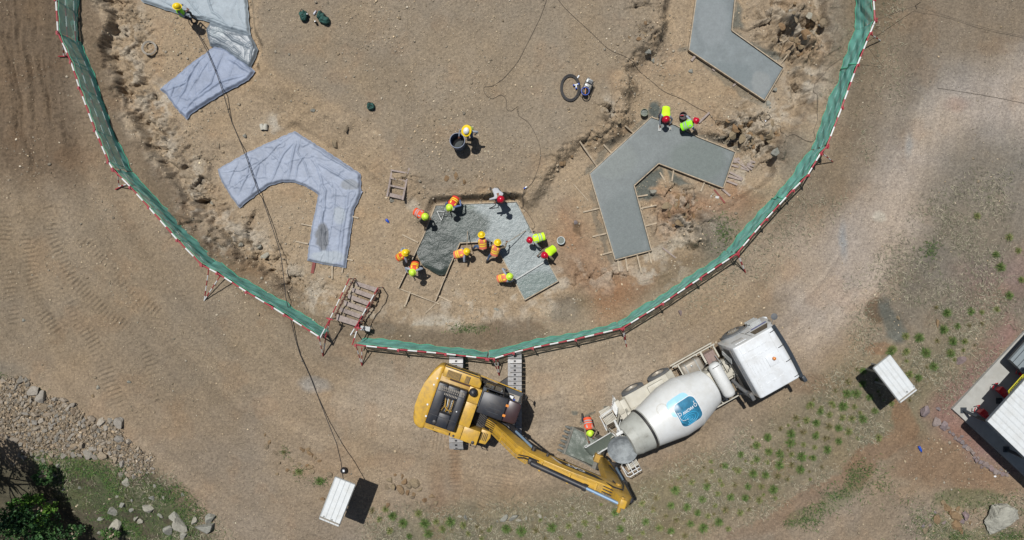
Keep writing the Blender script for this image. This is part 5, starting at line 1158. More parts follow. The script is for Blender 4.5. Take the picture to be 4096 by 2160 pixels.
    for y in (-.55, -1.85): mb.tube([(-.7, y, 1.0), (-.75, y + (.05 if y > -1 else -.05), 2.1)], .06, 6); mb.tube([(-1.0, y, 1.0), (-1.45, y, 2.6)], .05, 6); mb.lathe([(-.08, .12), (.08, .12)], 14, Matrix.Translation((-.72, y, 2.05)) @ Matrix.Rotation(math.pi / 2, 4, 'Y'))
    mb.box((-.8, -1.2, 1.1), (.5, 2.2, .2), bev=.02); mb.box((-1.45, -1.2, 2.55), (.08, 1.4, .08)); mb.build('rear_frame', M['cream'], t, 40)
    mb = MB(); Th = Matrix.Translation((-1.72, -1.33, 3.2)) @ Matrix.Rotation(R(-16), 4, 'Y') @ Matrix.Rotation(R(6), 4, 'X')
    mb.lathe([(-.42, .22), (-.12, .42), (.0, .60), (.03, .60), (-.02, .55), (-.14, .42), (-.24, .2), (-.27, .01)], 40, Th, caps=False); mb.build('hopper', mat('scuffed_steel', rgb(150, 156, 158), .8, .0, var=.25, scale=3, dirt=rgb(84, 90, 94), dirt_amt=.8, dirt_scale=4), t, 40)
    mb = MB(); mb.box((-1.5, -.72, 3.1), (.3, .12, .12), bev=.01); mb.tube([(-1.42, -.3, 2.7), (-1.45, -.7, 3.1)], .05, 8); mb.tube([(-1.2, -.45, 2.6), (-1.55, -.62, 3.05), (-1.5, -.9, 3.0)], .016, 6); mb.build('hopper_arm', M['white'], t, 40)
    mb = MB(); a = Vector((-1.75, -1.08, 2.05)); b = Vector((-2.98, -1.32, 1.35)); n_ = 14
    vs = []; vf = []
    side = (b - a).cross(Vector((0, 0, 1))).normalized(); upn = side.cross((b - a)).normalized()
    if upn.z < 0: upn = -upn
    for k in range(n_ + 1):
        p = a.lerp(b, k / n_)
        for j in range(9): th = math.pi * j / 8; vs.append(p + side * (.24 * math.cos(th)) - upn * (.17 * math.sin(th)))
    fs = [(k * 9 + j, k * 9 + j + 1, (k + 1) * 9 + j + 1, (k + 1) * 9 + j) for k in range(n_) for j in range(8)]
    mb.add(vs, fs); mb.add([v - upn * .012 for v in vs], [f[::-1] for f in fs])
    for sgn in (1, -1): mb.tube([a + side * .25 * sgn, b + side * .25 * sgn], .022, 6)
    ch = mb.build('chute', M['white'], t, 40)
    mb = MB(); mb.tube([b + side * .25 + upn * .0, b + side * .33, b + side * .33 + (b - a).normalized() * -.12, b + side * .25 + (b - a).normalized() * -.14], .014, 6); mb.build('chute_handle', M['white'], ch)
    w = wmat(t); mb = MB(); vs = []
    for k in range(18):
        f = k / 17; p = a.lerp(b + (b - a).normalized() * .06, f)
        for j in range(9): s_ = (j / 8 - .5) * 2; vs.append(w @ (p + side * (.225 * s_) + upn * (-.045 + .012 * math.sin(k * 1.7 + j) - .02 * (1 - s_ * s_))))
    for j in range(9): s_ = (j / 8 - .5) * 2; vs.append(w @ (b + (b - a).normalized() * .2 + Vector((0, 0, -.42)) + side * (.15 * s_)))
    mb.add(vs, [(k * 9 + j, k * 9 + j + 1, (k + 1) * 9 + j + 1, (k + 1) * 9 + j) for k in range(18) for j in range(8)]); o = mb.build('concrete_stream', M['fillconcrete'], smooth=True); tag(o, 'grey concrete sliding down the chute of the mixer truck', 'concrete')
    mb = MB(); mb.tube([(-1.8, -.9, 1.2), (-1.8, -1.05, 2.0)], .04, 8); mb.tube([(-2.7, -1.25, 1.25), (-1.7, -1.15, 1.1)], .025, 6); mb.tube([(-1.95, -.85, 1.9), (-1.75, -.6, 2.2), (-1.6, -.95, 2.3), (-1.9, -1.0, 2.2)], .016, 6); mb.build('chute_support', M['cream'], t, 40)
    def platform(cx, cy, z, sx, sy, name, rails):
        mb = MB()
        for k in range(9): mb.box((cx - sx / 2 + (k + .5) * sx / 9, cy, z), (sx / 9 * .7, sy, .02))
        mb.box((cx, cy - sy / 2, z - .01), (sx, .04, .05)); mb.box((cx, cy + sy / 2, z - .01), (sx, .04, .05)); pl = mb.build(name, M['cream'], t)
        for P_ in rails: mb = MB(); mb.tube(P_, .019, 7); mb.build('handrail', M['white'], pl, 40)
    def hoop(x0, x1, y0, y1, z): return [(x0, y0, z), (x0 - .05, y0 + .05 * (1 if y1 > y0 else -1), z), (x0 - .05, y1, z), (x1, y1, z), (x1 + .05, y0, z)]
    platform(-1.55, -.1, 2.25, .5, .62, 'left_platform', [[(-1.78, -.38, 2.25), (-1.86, -.44, 2.75), (-1.9, -.42, 2.95), (-1.86, .16, 2.95), (-1.3, .2, 2.9), (-1.28, .18, 2.3)], [(-1.86, -.35, 2.6), (-1.86, .12, 2.6), (-1.32, .16, 2.6)]])
    mb = MB()
    for y in (-.32, .06): mb.tube([(-1.25, y, 2.2), (-.95, y + .05, 1.2), (-.9, y + .06, .6)], .02, 6)
    for k in range(6): mb.box((-1.2 + k * .055, -.1, 2.05 - .24 * k), (.09, .38, .02))
    mb.build('ladder', M['white'], t, 40)
    platform(-1.65, -2.2, 2.4, .5, .45, 'right_platform', [[(-1.42, -2.42, 2.4), (-1.45, -2.5, 2.95), (-2.0, -2.52, 2.95), (-2.08, -2.44, 2.95), (-2.08, -1.98, 2.95), (-1.9, -1.95, 2.4)], [(-2.06, -2.1, 2.7), (-2.0, -2.45, 2.7), (-1.46, -2.45, 2.7)], [(-1.6, -2.0, 2.95), (-1.6, -2.5, 2.95)], [(-1.8, -2.0, 2.9), (-1.8, -2.5, 2.95)]])
    for y, s in ((-.05, 1), (-2.35, -1)):
        mb = MB(); mb.box((-.95, y - .25 * s, 1.15), (.3, .62, .3), bev=.03); mb.box((-1.12, y - .15 * s, 1.15), (.05, .3, .12), mi=1); mb.build('rear_lamp_box', [M['cream'], M['red']], t, 40)
    # cab
    cx0, cx1 = 4.18, 6.12; y0, y1 = -2.38, -.05
    side_p = [(cx0, 1.05), (cx0, 2.86), (4.28, 2.93), (5.9, 2.93), (6.08, 2.82), (6.42, 1.75), (6.5, 1.3), (6.5, .55), (5.78, .55), (5.62, 1.0), (5.11, 1.18), (4.6, 1.0), (4.45, .8), (cx0, .8)]
    RX = Matrix(((1, 0, 0, 0), (0, 0, -1, 0), (0, 1, 0, 0), (0, 0, 0, 1)))
    mb = MB(); mb.prism_b(side_p, -y1, -y0, .05, M=RX, seg=3); cabm = mat('cab_white', rgb(232, 236, 238), .32, 0, var=.02, dirt=rgb(176, 170, 158), dirt_amt=.45, dirt_scale=1.8, coat=.3); cb = mb.build('cab', cabm, t, 30)
    mb = MB()
    for yy in (-.45, -.75, -1.65, -1.95):
        for x in (4.42, 4.72, 5.02, 5.32): mb.box((x + .06, yy, 2.935), (.22, .035, .03))
    for k in range(6): mb.box((4.5 + k * .13, -1.2, 2.935), (.03, .5, .03))
    for x in (4.4, 5.75): mb.box((x, -1.2, 2.934), (.03, 2.1, .024))
    mb.build('roof_rib', cabm, cb)
    mb = MB(); mb.box((5.35, -1.2, 2.955), (.42, .46, .05), bev=.02); ht = mb.build('roof_hatch', cabm, cb, 40)
    mb = MB(); mb.lathe([(2.97, .055), (3.0, .07), (3.08, .065), (3.11, .02)], 14, Matrix.Translation((5.42, -1.17, 0))); mb.build('beacon', M['amber'], cb, 50)
    def skinq(q, name, m, sub=None):
        mb = MB(); mb.add(q, [(0, 1, 2, 3)] if len(q) == 4 else [tuple(range(len(q)))]); return mb.build(name, m, cb)
    yl = y1 + .004
    win = mat('dark_window', (.018, .024, .026, 1), .08, spec=.8)
    for yy, s in ((yl, 1), (y0 - .004, -1)):
        q = [(5.35, yy, 2.0), (5.32, yy, 2.66), (5.9, yy, 2.66), (6.2, yy, 1.98)]; skinq(q[::s], 'side_window', win)
        q = [(4.45, yy, 2.05), (4.45, yy, 2.6), (4.9, yy, 2.6), (4.9, yy, 2.05)]; mb = MB(); mb.box((4.68, yy, 2.3), (.5, .02, .6), bev=.009); mb.build('side_panel', cabm, cb, 40)
        mb = MB(); mb.box((5.18, yy, 1.9), (.012, .012, 1.5)); mb.box((5.3, yy, 1.85), (.2, .03, .03)); mb.build('door_seam', M['dark'], cb)
        mb = MB(); mb.add([(5.5, yy + .001 * s, 1.68), (5.5, yy + .001 * s, 1.82), (6.25, yy + .001 * s, 1.78), (6.25, yy + .001 * s, 1.62)][::s], [(0, 1, 2, 3)]); mb.build('stripe_decal', M['bluedecal'], cb)
        mb = MB(); n0 = 14; P1 = [(5.11 + .66 * math.cos(math.pi * k / n0), .52 + .68 * math.sin(math.pi * k / n0)) for k in range(n0 + 1)]
        vs = []
        for x, z in P1: vs += [(x, yy - .3 * s, z), (x, yy + .06 * s, z), (x, yy + .06 * s, z - .06)]
        mb.add(vs, [f for k in range(n0) for f in ((3 * k, 3 * k + 3, 3 * k + 4, 3 * k + 1), (3 * k + 1, 3 * k + 4, 3 * k + 5, 3 * k + 2))]); mb.build('wheel_arch', M['rubber'], cb, 40)
        for k in range(3): mb = MB(); mb.box((5.98, yy + .05 * s, .55 + .3 * k), (.5, .14, .04)); mb.build('cab_step', M['steel'], cb)
    mb = MB(); mb.add([(6.10, y0 + .12, 2.74), (6.10, y1 - .12, 2.74), (6.405, y1 - .08, 1.83), (6.405, y0 + .08, 1.83)][::-1], [(0, 1, 2, 3)])
    mb.v = [(x + .012, y, z + .01) for x, y, z in mb.v]; mb.build('windscreen', win, cb)
    mb = MB(); vs = []
    for k in range(13):
        f = k / 12; y = y1 + .02 + (y0 - y1 - .04) * f; bow = .10 * math.sin(math.pi * f); vs += [(5.99 + bow * .6, y, 2.93), (6.17 + bow * .6, y, 2.84), (6.17 + bow * .6, y, 2.80), (5.99 + bow * .6, y, 2.89)]
    mb.add(vs, [(4 * k + a, 4 * k + 4 + a, 4 * k + 4 + (a + 1) % 4, 4 * k + (a + 1) % 4) for k in range(12) for a in range(4)]); mb.build('sun_visor', M['charcoal'], cb, 30)
    mb = MB()
    for y in (-.2, -.9, -1.55, -2.25): mb.tube([(5.8, y, 2.95), (5.9, y + .02, 3.0), (6.1, y + .03, 2.95)], .014, 6)
    mb.build('visor_bracket', M['dark'], cb)
    mb = MB(); mb.box((6.52, (y0 + y1) / 2, .75), (.2, 2.3, .4), bev=.06); mb.box((6.47, (y0 + y1) / 2, 1.45), (.03, 1.7, .35), mi=1); mb.build('bumper', [cabm, M['charcoal']], cb, 40)
    mb = MB(); mb.tube([(6.1, -.1, 2.5), (6.35, .12, 2.5)], .014, 6); mb.lathe([(0, .001), (0, .13), (.03, .14), (.05, .10), (.06, .001)], 20, Matrix.Translation((6.42, .16, 2.45))); mb.build('mirror', M['rubber'], cb, 40)
    mb = MB(); mb.tube([(6.1, y0 + .05, 2.7), (6.2, y0 - .15, 2.7)], .014, 6); mb.box((6.18, y0 - .22, 2.55), (.16, .26, .42), bev=.05); mb.build('mirror', M['charcoal'], cb, 40)
    mb = MB(); mb.box((cx0 - .02, (y0 + y1) / 2, 2.0), (.03, 2.0, 1.0), bev=.01); mb.box((cx0 - .05, -1.2, 2.45), (.04, 2.1, .06)); mb.build('rear_wall', M['rubber'], cb)
    mb = MB(); mb.tube([(3.95, -2.15, 1.2), (3.95, -2.15, 2.2), (3.98, -2.2, 2.55)], .10, 14); mb.tube([(3.85, -1.6, 1.5), (3.88, -1.9, 2.0), (3.95, -2.1, 2.3)], .08, 12); mb.box((3.98, -2.22, 2.62), (.16, .34, .1), rot=(0, .2, 0), bev=.03); mb.build('air_intake', M['rubber'], t, 40)
mixer()

# ---------------------------------------------------------------- people
HV = {'yellow': mat('helmet_yellow', rgb(238, 205, 30, .8), .3, var=.03), 'lime': mat('helmet_lime', rgb(205, 240, 70, .8), .3, var=.03), 'red': mat('helmet_red', rgb(190, 16, 48, .8), .25, var=.03)}
VM = {'orange': mat('vest_orange', rgb(240, 132, 95), .7, bump=.004), 'deep': mat('vest_deep_orange', rgb(238, 92, 50), .7, bump=.004), 'redorange': mat('vest_red', rgb(225, 62, 44), .7, bump=.004), 'neon': mat('vest_neon', rgb(200, 250, 30, .85), .7, bump=.004), 'green': mat('vest_green', rgb(150, 235, 30, .85), .7)}
STR = {'y': mat('stripe_yellow', rgb(245, 225, 60, .85), .5, var=.02), 's': mat('stripe_silver', rgb(170, 180, 180), .4, var=.02)}
CL = {'grey': mat('shirt_grey', rgb(158, 165, 176), .85), 'denim': mat('denim', rgb(78, 104, 142), .85, var=.2), 'navy': mat('navy_cloth', rgb(44, 52, 72, 1), .85), 'khaki': mat('khaki_cloth', rgb(140, 126, 104), .85), 'white': mat('pale_cloth', rgb(188, 190, 194), .85), 'dark': mat('dark_cloth', rgb(48, 50, 56, 1), .85), 'blue': mat('blue_cloth', rgb(104, 124, 168), .85)}
boots = mat('boots', rgb(58, 54, 52, 1), .7)
def ik(a, b, l1, l2, pole):
    d = b - a; L_ = d.length
    if L_ > (l1 + l2) * .985: b = a + d.normalized() * (l1 + l2) * .985; d = b - a; L_ = d.length
    x = (l1 * l1 - l2 * l2 + L_ * L_) / (2 * L_); h = math.sqrt(max(l1 * l1 - x * x, 0)); dn = d.normalized(); pl = pole - dn * pole.dot(dn)
    pl = pl.normalized() if pl.length > 1e-4 else dn.orthogonal().normalized()
    return a + dn * x + pl * h, b
def person(label, head, yaw, lean, hp, helmet, vest, hands, shirt='grey', legs='denim', feet=((.05, .14), (.0, -.13)), stripes=('y', 1), ground=None, brim=0, twist=0):
    a = R(yaw); le = R(lean); up = Vector((math.sin(le), 0, math.cos(le)))
    pel = Vector((-.05, 0, hp)); sp = .50; ch = pel + up * .34; nk = pel + up * sp
    hd_ax = (up * .55 + Vector((.15, 0, .45))).normalized(); hc = nk + hd_ax * .17
    g = ground if ground is not None else None
    gz = g if g is not None else FLOOR
    for _ in range(3):
        hw = at(head[0], head[1], gz + hc.z + .06); rt = Vector((hw[0], hw[1], 0)) - Matrix.Rotation(a, 3, 'Z') @ Vector((hc.x, hc.y, 0))
        if g is None: gz = hz(rt.x, rt.y)
    t = thing('person', label, 'person', (rt.x, rt.y, gz), a, 'workers on the site'); Wi = wmat(t).inverted()
    lf = Vector((0, 1, 0)); V = []; Ed = []; Rr = []; part = []
    def v(p, r, par, pt):
        V.append(Vector(p)); Rr.append(r); part.append(pt)
        if par is not None: Ed.append((par, len(V) - 1))
        return len(V) - 1
    i0 = v(pel, (.155, .115), None, 'leg'); i1 = v(pel + up * .17, (.145, .105), i0, 'shirt'); i2 = v(ch, (.165, .12), i1, 'shirt'); i3 = v(nk, (.065, .06), i2, 'skin')
    i4 = v(nk + hd_ax * .09, (.075, .075), i3, 'skin'); i5 = v(hc, (.085, .10), i4, 'skin'); v(hc + hd_ax * .08, (.07, .08), i5, 'skin')
    hands_w = []
    for s, (hu, hv_, hh) in zip((1, -1), hands):
        sh = nk - up * .06 + lf * .18 * s; w = Wi @ Vector(at(hu, hv_, gz + hh))
        el, wr = ik(sh, w, .29, .27, Vector((-.2, s * .7, -.5)))
        j = v(sh, (.068, .062), i2, 'shirt'); j = v(sh.lerp(el, .5), (.052, .05), j, 'shirt'); j = v(el, (.044, .044), j, 'shirt'); j = v(wr, (.03, .028), j, 'shirt'); d = (wr - el).normalized(); v(wr + d * .075, (.042, .022), j, 'skin'); hands_w.append((wr, d, s))
    for s, f in zip((1, -1), feet):
        hp_ = pel + lf * .095 * s - Vector((0, 0, .04)); fz = f[2] if len(f) > 2 else .09; kn, an = ik(hp_, Vector((f[0], f[1], fz)), .43, .43, Vector((1, s * .25, .15)))
        j = v(hp_, (.095, .09), i0, 'leg'); j = v(hp_.lerp(kn, .5), (.078, .078), j, 'leg'); j = v(kn, (.058, .058), j, 'leg'); j = v(kn.lerp(an, .45), (.052, .055), j, 'leg'); j = v(an, (.042, .042), j, 'boot')
        j = v(an + Vector((.06, s * .01, -.05)), (.042, .035), j, 'boot'); v(an + Vector((.17, s * .02, -.055)), (.038, .028), j, 'boot')
    me = bpy.data.meshes.new('body'); me.from_pydata(V, Ed, []); o = bpy.data.objects.new('body', me); COL.objects.link(o)
    md = o.modifiers.new('s', 'SKIN'); me.skin_vertices[0].data[0].use_root = True
    for i, r in enumerate(Rr): me.skin_vertices[0].data[i].radius = r
    md.use_smooth_shade = True; ss = o.modifiers.new('u', 'SUBSURF'); ss.levels = 1; ss.render_levels = 1
    dg = bpy.context.evaluated_depsgraph_get(); nm = bpy.data.meshes.new_from_object(o.evaluated_get(dg))
    vs = [q.co.copy() for q in nm.vertices]; fs = [tuple(p.vertices) for p in nm.polygons]; bpy.data.objects.remove(o); bpy.data.meshes.remove(me); bpy.data.meshes.remove(nm)
    slots = {'skin': 0, 'shirt': 1, 'leg': 2, 'boot': 3}; segs = [(V[i], V[j], part[j]) for i, j in Ed]; mb = MB(); mb.v = [tuple(p) for p in vs]; mb.f = fs
    for f in fs:
        c = sum((vs[k] for k in f), Vector()) / len(f); bd = 9; pt = 'shirt'
        for p, q, k in segs:
            d = q - p; tt = max(0, min(1, (c - p).dot(d) / d.length_squared)); x = (c - p - d * tt).length
            if x < bd: bd = x; pt = k
        mb.m.append(slots[pt])
    for wr, d, s in hands_w:      # palm, four fingers of different lengths and a thumb
        n_ = d.cross(Vector((0, 0, 1))); n_ = n_.normalized() if n_.length > .1 else Vector((1, 0, 0)); dn = d.cross(n_).normalized()
        if dn.z > 0: dn = -dn
        for k, L_ in enumerate((.060, .072, .068, .052)):
            b = wr + d * .085 + n_ * (.027 - .018 * k); m_ = b + (d * .8 + dn * .5) * L_ * .55; mb.tube([b - d * .015, b + d * .01, m_, m_ + (d * .2 + dn * .95) * L_ * .5], [.010, .010, .009, .007], 5, mi=0)
        b = wr + d * .035 + n_ * .034 * s; mb.tube([b, b + (d * .5 + n_ * .7 * s).normalized() * .035, b + (d * .9 + n_ * .5 * s + dn * .4).normalized() * .06], [.012, .010, .008], 5, mi=0)
    fw = (Vector((1, 0, 0)) - hd_ax * hd_ax.x).normalized()
    mb.ell(hc + fw * .10, (.018, .014, .022), 8, 5, mi=0); mb.ell(hc + fw * .088 - hd_ax * .055, (.012, .028, .008), 8, 5, mi=4)
    for s in (1, -1): mb.ell(hc + lf * .085 * s - hd_ax * .005, (.014, .01, .03), 7, 5, mi=0); mb.ell(hc + fw * .092 + lf * .033 * s + hd_ax * .025, (.008, .013, .008), 7, 5, mi=3)
    mb.build('body', [M['skin'], CL[shirt], CL[legs], boots, mat('lip', rgb(110, 60, 52), .5) if 'lip' not in bpy.data.materials else bpy.data.materials['lip']], t, True)
    # helmet
    q = hd_ax.to_track_quat('Z', 'Y').to_matrix().to_4x4(); X_ = fw; Y_ = hd_ax.cross(X_); T = Matrix((X_, Y_, hd_ax)).transposed().to_4x4(); T.translation = hc + hd_ax * .045
    mb = MB(); k_ = 1.0 + (.0 if not brim else .35)
    T2 = T @ Matrix.Diagonal((1.12, .95, 1, 1)); mb.lathe([(-.005, .135), (.0, .165 * (1.05 if not brim else 1.38)), (.012, .14), (.05, .132), (.09, .115), (.125, .08), (.143, .04), (.148, .001)], 20, T2, caps=False)
    mb.ell((.155, 0, .006), (.05, .085, .008), 12, 4, M=T); mb.tube([(-.13, 0, .05), (-.09, 0, .115), (0, 0, .15), (.09, 0, .115), (.13, 0, .05)], .012, 6, M=T); h = mb.build('helmet', HV[helmet], t, 50)
    if brim: mb = MB(); mb.lathe([(.08, .128), (.12, .095), (.15, .04), (.155, .001)], 16, T2, caps=False); mb.build('helmet_cap', M['decalwhite'], h, True)
    # vest
    if vest:
        mb = MB(); fwd = lf.cross(up) ; rings = [(-.03, .185, .135), (.06, .182, .13), (.10, .184, .132), (.155, .188, .134), (.21, .192, .136), (.265, .196, .138), (.33, .205, .138), (.40, .21, .13), (.46, .185, .11), (.50, .12, .085), (.52, .075, .07)]
        n_ = 20; vs = []
        for tt, rx, ry in rings:
            for j in range(n_): th = 2 * math.pi * j / n_; vs.append(pel + up * tt + lf * (rx * math.cos(th)) + fwd * (ry * math.sin(th)))
        mis = [0, 0, 1, 0, 1, 0, 0, 0, 0, 0]
        if not stripes[1]: mis = [0] * 10
        for k in range(len(rings) - 1):
            for j in range(n_): mb.f.append((k * n_ + j, k * n_ + (j + 1) % n_, (k + 1) * n_ + (j + 1) % n_, (k + 1) * n_ + j)); mb.m.append(mis[k] if k != 6 and k != 7 else (1 if stripes[1] and j in (3, 7, 13, 17) else 0))
        mb.v = [tuple(p) for p in vs]; mb.build('vest', [VM[vest], STR[stripes[0]]], t, 60)
    return t
Z1 = lambda x, y: (1560 + x / 3.2325, 740 + y / 3.2325)
Z2 = lambda x, y: (1860 + x / 3.2325, 740 + y / 3.2325)
Z3 = lambda x, y: (2560 + x / 6.174, 400 + y / 6.174)
F_ = SLAB_Z - FLOOR
person('person in a yellow helmet standing on the pale tarpaulin, holding the long cable', (706, 25), 10, 12, .9, 'yellow', 'green', ((748, 33, 1.15), (745, 48, 1.0)), 'grey', 'dark', stripes=('s', 0))
person('person in a wide yellow and white helmet holding the rim of the blue barrel', (1866, 521), -110, 18, .9, 'yellow', 'neon', ((1902, 537, 1.0), (1836, 545, .95)), 'grey', 'denim', stripes=('s', 1), brim=1)
person('person in a red helmet crouching with trowels at the tip of the chevron slab', (2665, 474), -100, 62, .52, 'red', 'neon', ((2681, 494, .28), (2640, 503, .28)), 'grey', 'navy', ((.18, .16), (.1, -.16)), stripes=('s', 0))
person('person in a red helmet and neon vest stooping beside a thick grey plank', (2783, 483), 20, 50, .62, 'red', 'green', ((2756, 466, .5), (2784, 522, .3)), 'grey', 'dark', ((.1, .15), (-.42, -.1)), stripes=('s', 1))
person('person in a lime helmet and red vest pushing a triangular screed frame', Z1(770, 285), -118, 50, .80, 'lime', 'redorange', (Z1(905, 190) + (1.0,), Z1(742, 322) + (.75,)), 'blue', 'navy', ((.05, .16), (-.1, -.15)), stripes=('y', 1))
person('person in a lime helmet bending over the upper left edge of the pour', Z1(447, 405), -28, 55, .78, 'lime', 'deep', (Z1(520, 428) + (.6,), Z1(338, 412) + (.9,)), 'khaki', 'dark', ((.1, .15), (.0, -.16)), stripes=('s', 1))
person('person in a red helmet and pale grey shirt without a vest holding the vibrator hose', Z2(458, 178), -62, 58, .78, 'red', None, (Z2(400, 215) + (.75,), Z2(385, 190) + (.75,)), 'white', 'khaki', ((.05, .12), (-.3, -.12)))
person('person in a yellow helmet leaning over the board at the left side of the pour', Z1(193, 878), 28, 42, .80, 'yellow', 'deep', (Z1(232, 850) + (.9,), Z1(210, 935) + (.8,)), 'grey', 'khaki', ((.15, .16), (.35, -.2)), stripes=('y', 1))
person('person in a lime helmet, lowest worker at the open left end of the pour', Z1(290, 1125), -95, 35, .84, 'lime', 'deep', (Z1(362, 1065) + (.9,), Z1(228, 1135) + (.9,)), 'grey', 'blue', ((.0, .18), (-.25, -.14)), stripes=('y', 1))
person('person in a yellow helmet and orange vest squatting at the inner corner of the pour', Z1(985, 862), 14, 56, .55, 'yellow', 'orange', (Z1(1040, 890) + (.45,), Z1(985, 968) + (.4,)), 'grey', 'denim', ((.1, .15), (.0, -.16)), stripes=('y', 1))
person('person in a yellow helmet and jeans raking, middle of three inside the pour', Z2(213, 650), 95, 55, .82, 'yellow', 'orange', (Z2(255, 705) + (.8,), Z2(322, 790) + (.7,)), 'grey', 'denim', ((-.1, .52), (.05, -.16)), stripes=('y', 1))
person('person in a yellow helmet and orange vest pushing a long handled hoe across the concrete', Z2(420, 750), 72, 52, .82, 'yellow', 'orange', (Z2(470, 790) + (.85,), Z2(538, 745) + (.75,)), 'khaki', 'denim', ((-.55, .25), (.1, -.16)), stripes=('y', 1))
person('person in an orange vest squatting at the left end of the straight edge', Z2(570, 1185), 12, 48, .45, 'lime', 'orange', (Z2(528, 1095) + (.4,), Z2(640, 1230) + (.25,)), 'grey', 'navy', ((.15, .15), (.2, -.18)), stripes=('y', 1))
person('person in a neon vest with silver stripes bent flat over the pour', Z2(845, 710), 196, 78, .78, 'red', 'neon', (Z2(985, 825) + (.35,), Z2(900, 790) + (.4,)), 'white', 'khaki', ((.1, .17), (.25, -.35)), stripes=('s', 1))
person('person in a neon vest crouching at the right end of the straight edge', Z2(1035, 905), 215, 52, .5, 'red', 'neon', (Z2(1095, 955) + (.4,), Z2(938, 915) + (.3,)), 'khaki', 'dark', ((.1, .15), (.1, -.16)), stripes=('s', 0))
person('person in a lime helmet and orange vest reaching over the excavator bucket', (2360, 1731), -84, 48, .86, 'lime', 'deep', ((2377, 1745, 1.1), (2357, 1779, 1.15)), 'khaki', 'navy', ((.0, .16), (-.15, -.14)), stripes=('s', 1))

# ---------------------------------------------------------------- hand tools and small site objects
def pole_tool(name, label, cat, a, ha, b, hb, kind, m='wood', r=.016, base=SLAB_Z, bb=None):
    A = Vector(at(*a, base + ha)); bb = base if bb is None else bb; B_ = Vector(at(*b, bb + hb)); t = thing(name, label, cat, tuple(B_)); mb = MB(); mb.tube([A, B_], r, 7); mb.build('handle', M[m], t, 40, True); d = (B_ - A); yaw = math.atan2(d.y, d.x); mb = MB()
    T = Matrix.Translation(B_) @ Matrix.Rotation(yaw, 4, 'Z')
    if kind == 'hoe': mb.prism_b([(-.02, -.14), (-.02, .14), (.16, .11), (.16, -.11)], -.01, .005, .003, M=T)
    elif kind == 'rake':
        mb.box((0, 0, 0), (.03, .34, .03), M=T)
        for k in range(8): mb.tube([(0, -.16 + k * .045, 0), (.05, -.16 + k * .045, -.08)], .007, 5, M=T)
    elif kind == 'shovel': mb.prism_b([(-.05, -.03), (0, -.11), (.2, -.12), (.27, -.06), (.28, 0), (.27, .06), (.2, .12), (0, .11), (-.05, .03)], -.012, .004, .004, M=T)
    elif kind == 'pick': mb.tube([(.0, -.26, -.03), (.03, -.1, 0), (.03, .1, 0), (.0, .26, -.03)], [.008, .022, .022, .008], 8, M=T)
    mb.build('blade' if kind != 'pick' else 'head', M['steel'] if kind != 'rake' else M['dark'], t, 40); return t
pole_tool('hoe', 'long handled hoe pushed out over the pale wet concrete', 'hoe', Z2(470, 790), .8, Z2(785, 590), .05, 'hoe')
pole_tool('rake', 'rake with a dark head standing in the dark wet concrete above the squatting worker', 'rake', Z1(995, 780), .9, Z1(1003, 600), .12, 'rake')
pole_tool('rake', 'rake held by the striding worker in blue jeans', 'rake', Z2(340, 790), .7, Z2(245, 660), .12, 'rake')
pole_tool('shovel', 'shovel lying on the slope left of the wide chevron slab', 'shovel', Q1(310, 1110), .1, Q1(412, 1250), .08, 'shovel', base=-.3, bb=FLOOR)
pole_tool('pickaxe', 'pickaxe lying near the whitish rock below the pour', 'pickaxe', Q(85, 1145), .05, Q(185, 1015), .08, 'pick', base=-.3, bb=-.35)
pole_tool('small_hammer', 'hammer lying on the dirt left of the chevron tarpaulin', 'hammer', (869, 590), .05, (869, 566), .07, 'pick', base=-.5, bb=-.5)
# screed frame
def screed():
    c = Vector(at(*Z1(650, 400), SLAB_Z)); t = thing('screed_frame', 'triangular metal screed frame lying on the dark wet concrete', 'screed', tuple(c)); P = [Z1(610, 340), Z1(665, 458), Z1(705, 345)]; W_ = [Vector(at(*p, SLAB_Z + .05)) for p in P]
    for a, b in ((0, 1), (1, 2), (0, 2)): mb = MB(); mb.tube([W_[a], W_[b]], .022 if (a, b) == (0, 1) else .014, 6); mb.build('bar', M['steel'], t, 40, True)
    h = Vector(at(*Z1(742, 322), FLOOR + .8)); mb = MB(); mb.tube([W_[0].lerp(W_[1], .5), h], .015, 6); mb.build('handle', M['steel'], t, 40, True)
screed()
board(Z2(645, 1228), Z2(1042, 985), .06, .04, 'straight_edge', 'long straight edge laid across the pale wet concrete', None, 'steel', z=SLAB_Z + .04)
board(Z1(325, 895), Z1(118, 1318), .05, .03, 'plank', 'dark board running from the open left end of the pour past two workers', None, 'plank', .12)
# hand floats
for (u, v, lb, w, l) in ((2638, 511, 'small magnesium float under the left hand of the crouching worker', .12, .3), (2681, 514, 'pointing trowel at the tip of the chevron slab', .09, .14)):
    p = at(u, v, SLAB_Z + .03); t = thing('trowel', lb, 'trowel', p, R(90)); mb = MB(); mb.box((0, 0, 0), (l, w, .008), bev=.003); mb.build('blade', M['steel'], t); mb = MB(); mb.tube([(-.05, 0, .0), (-.05, 0, .05), (.06, 0, .05)], .013, 6); mb.build('handle', M['wood'], t)
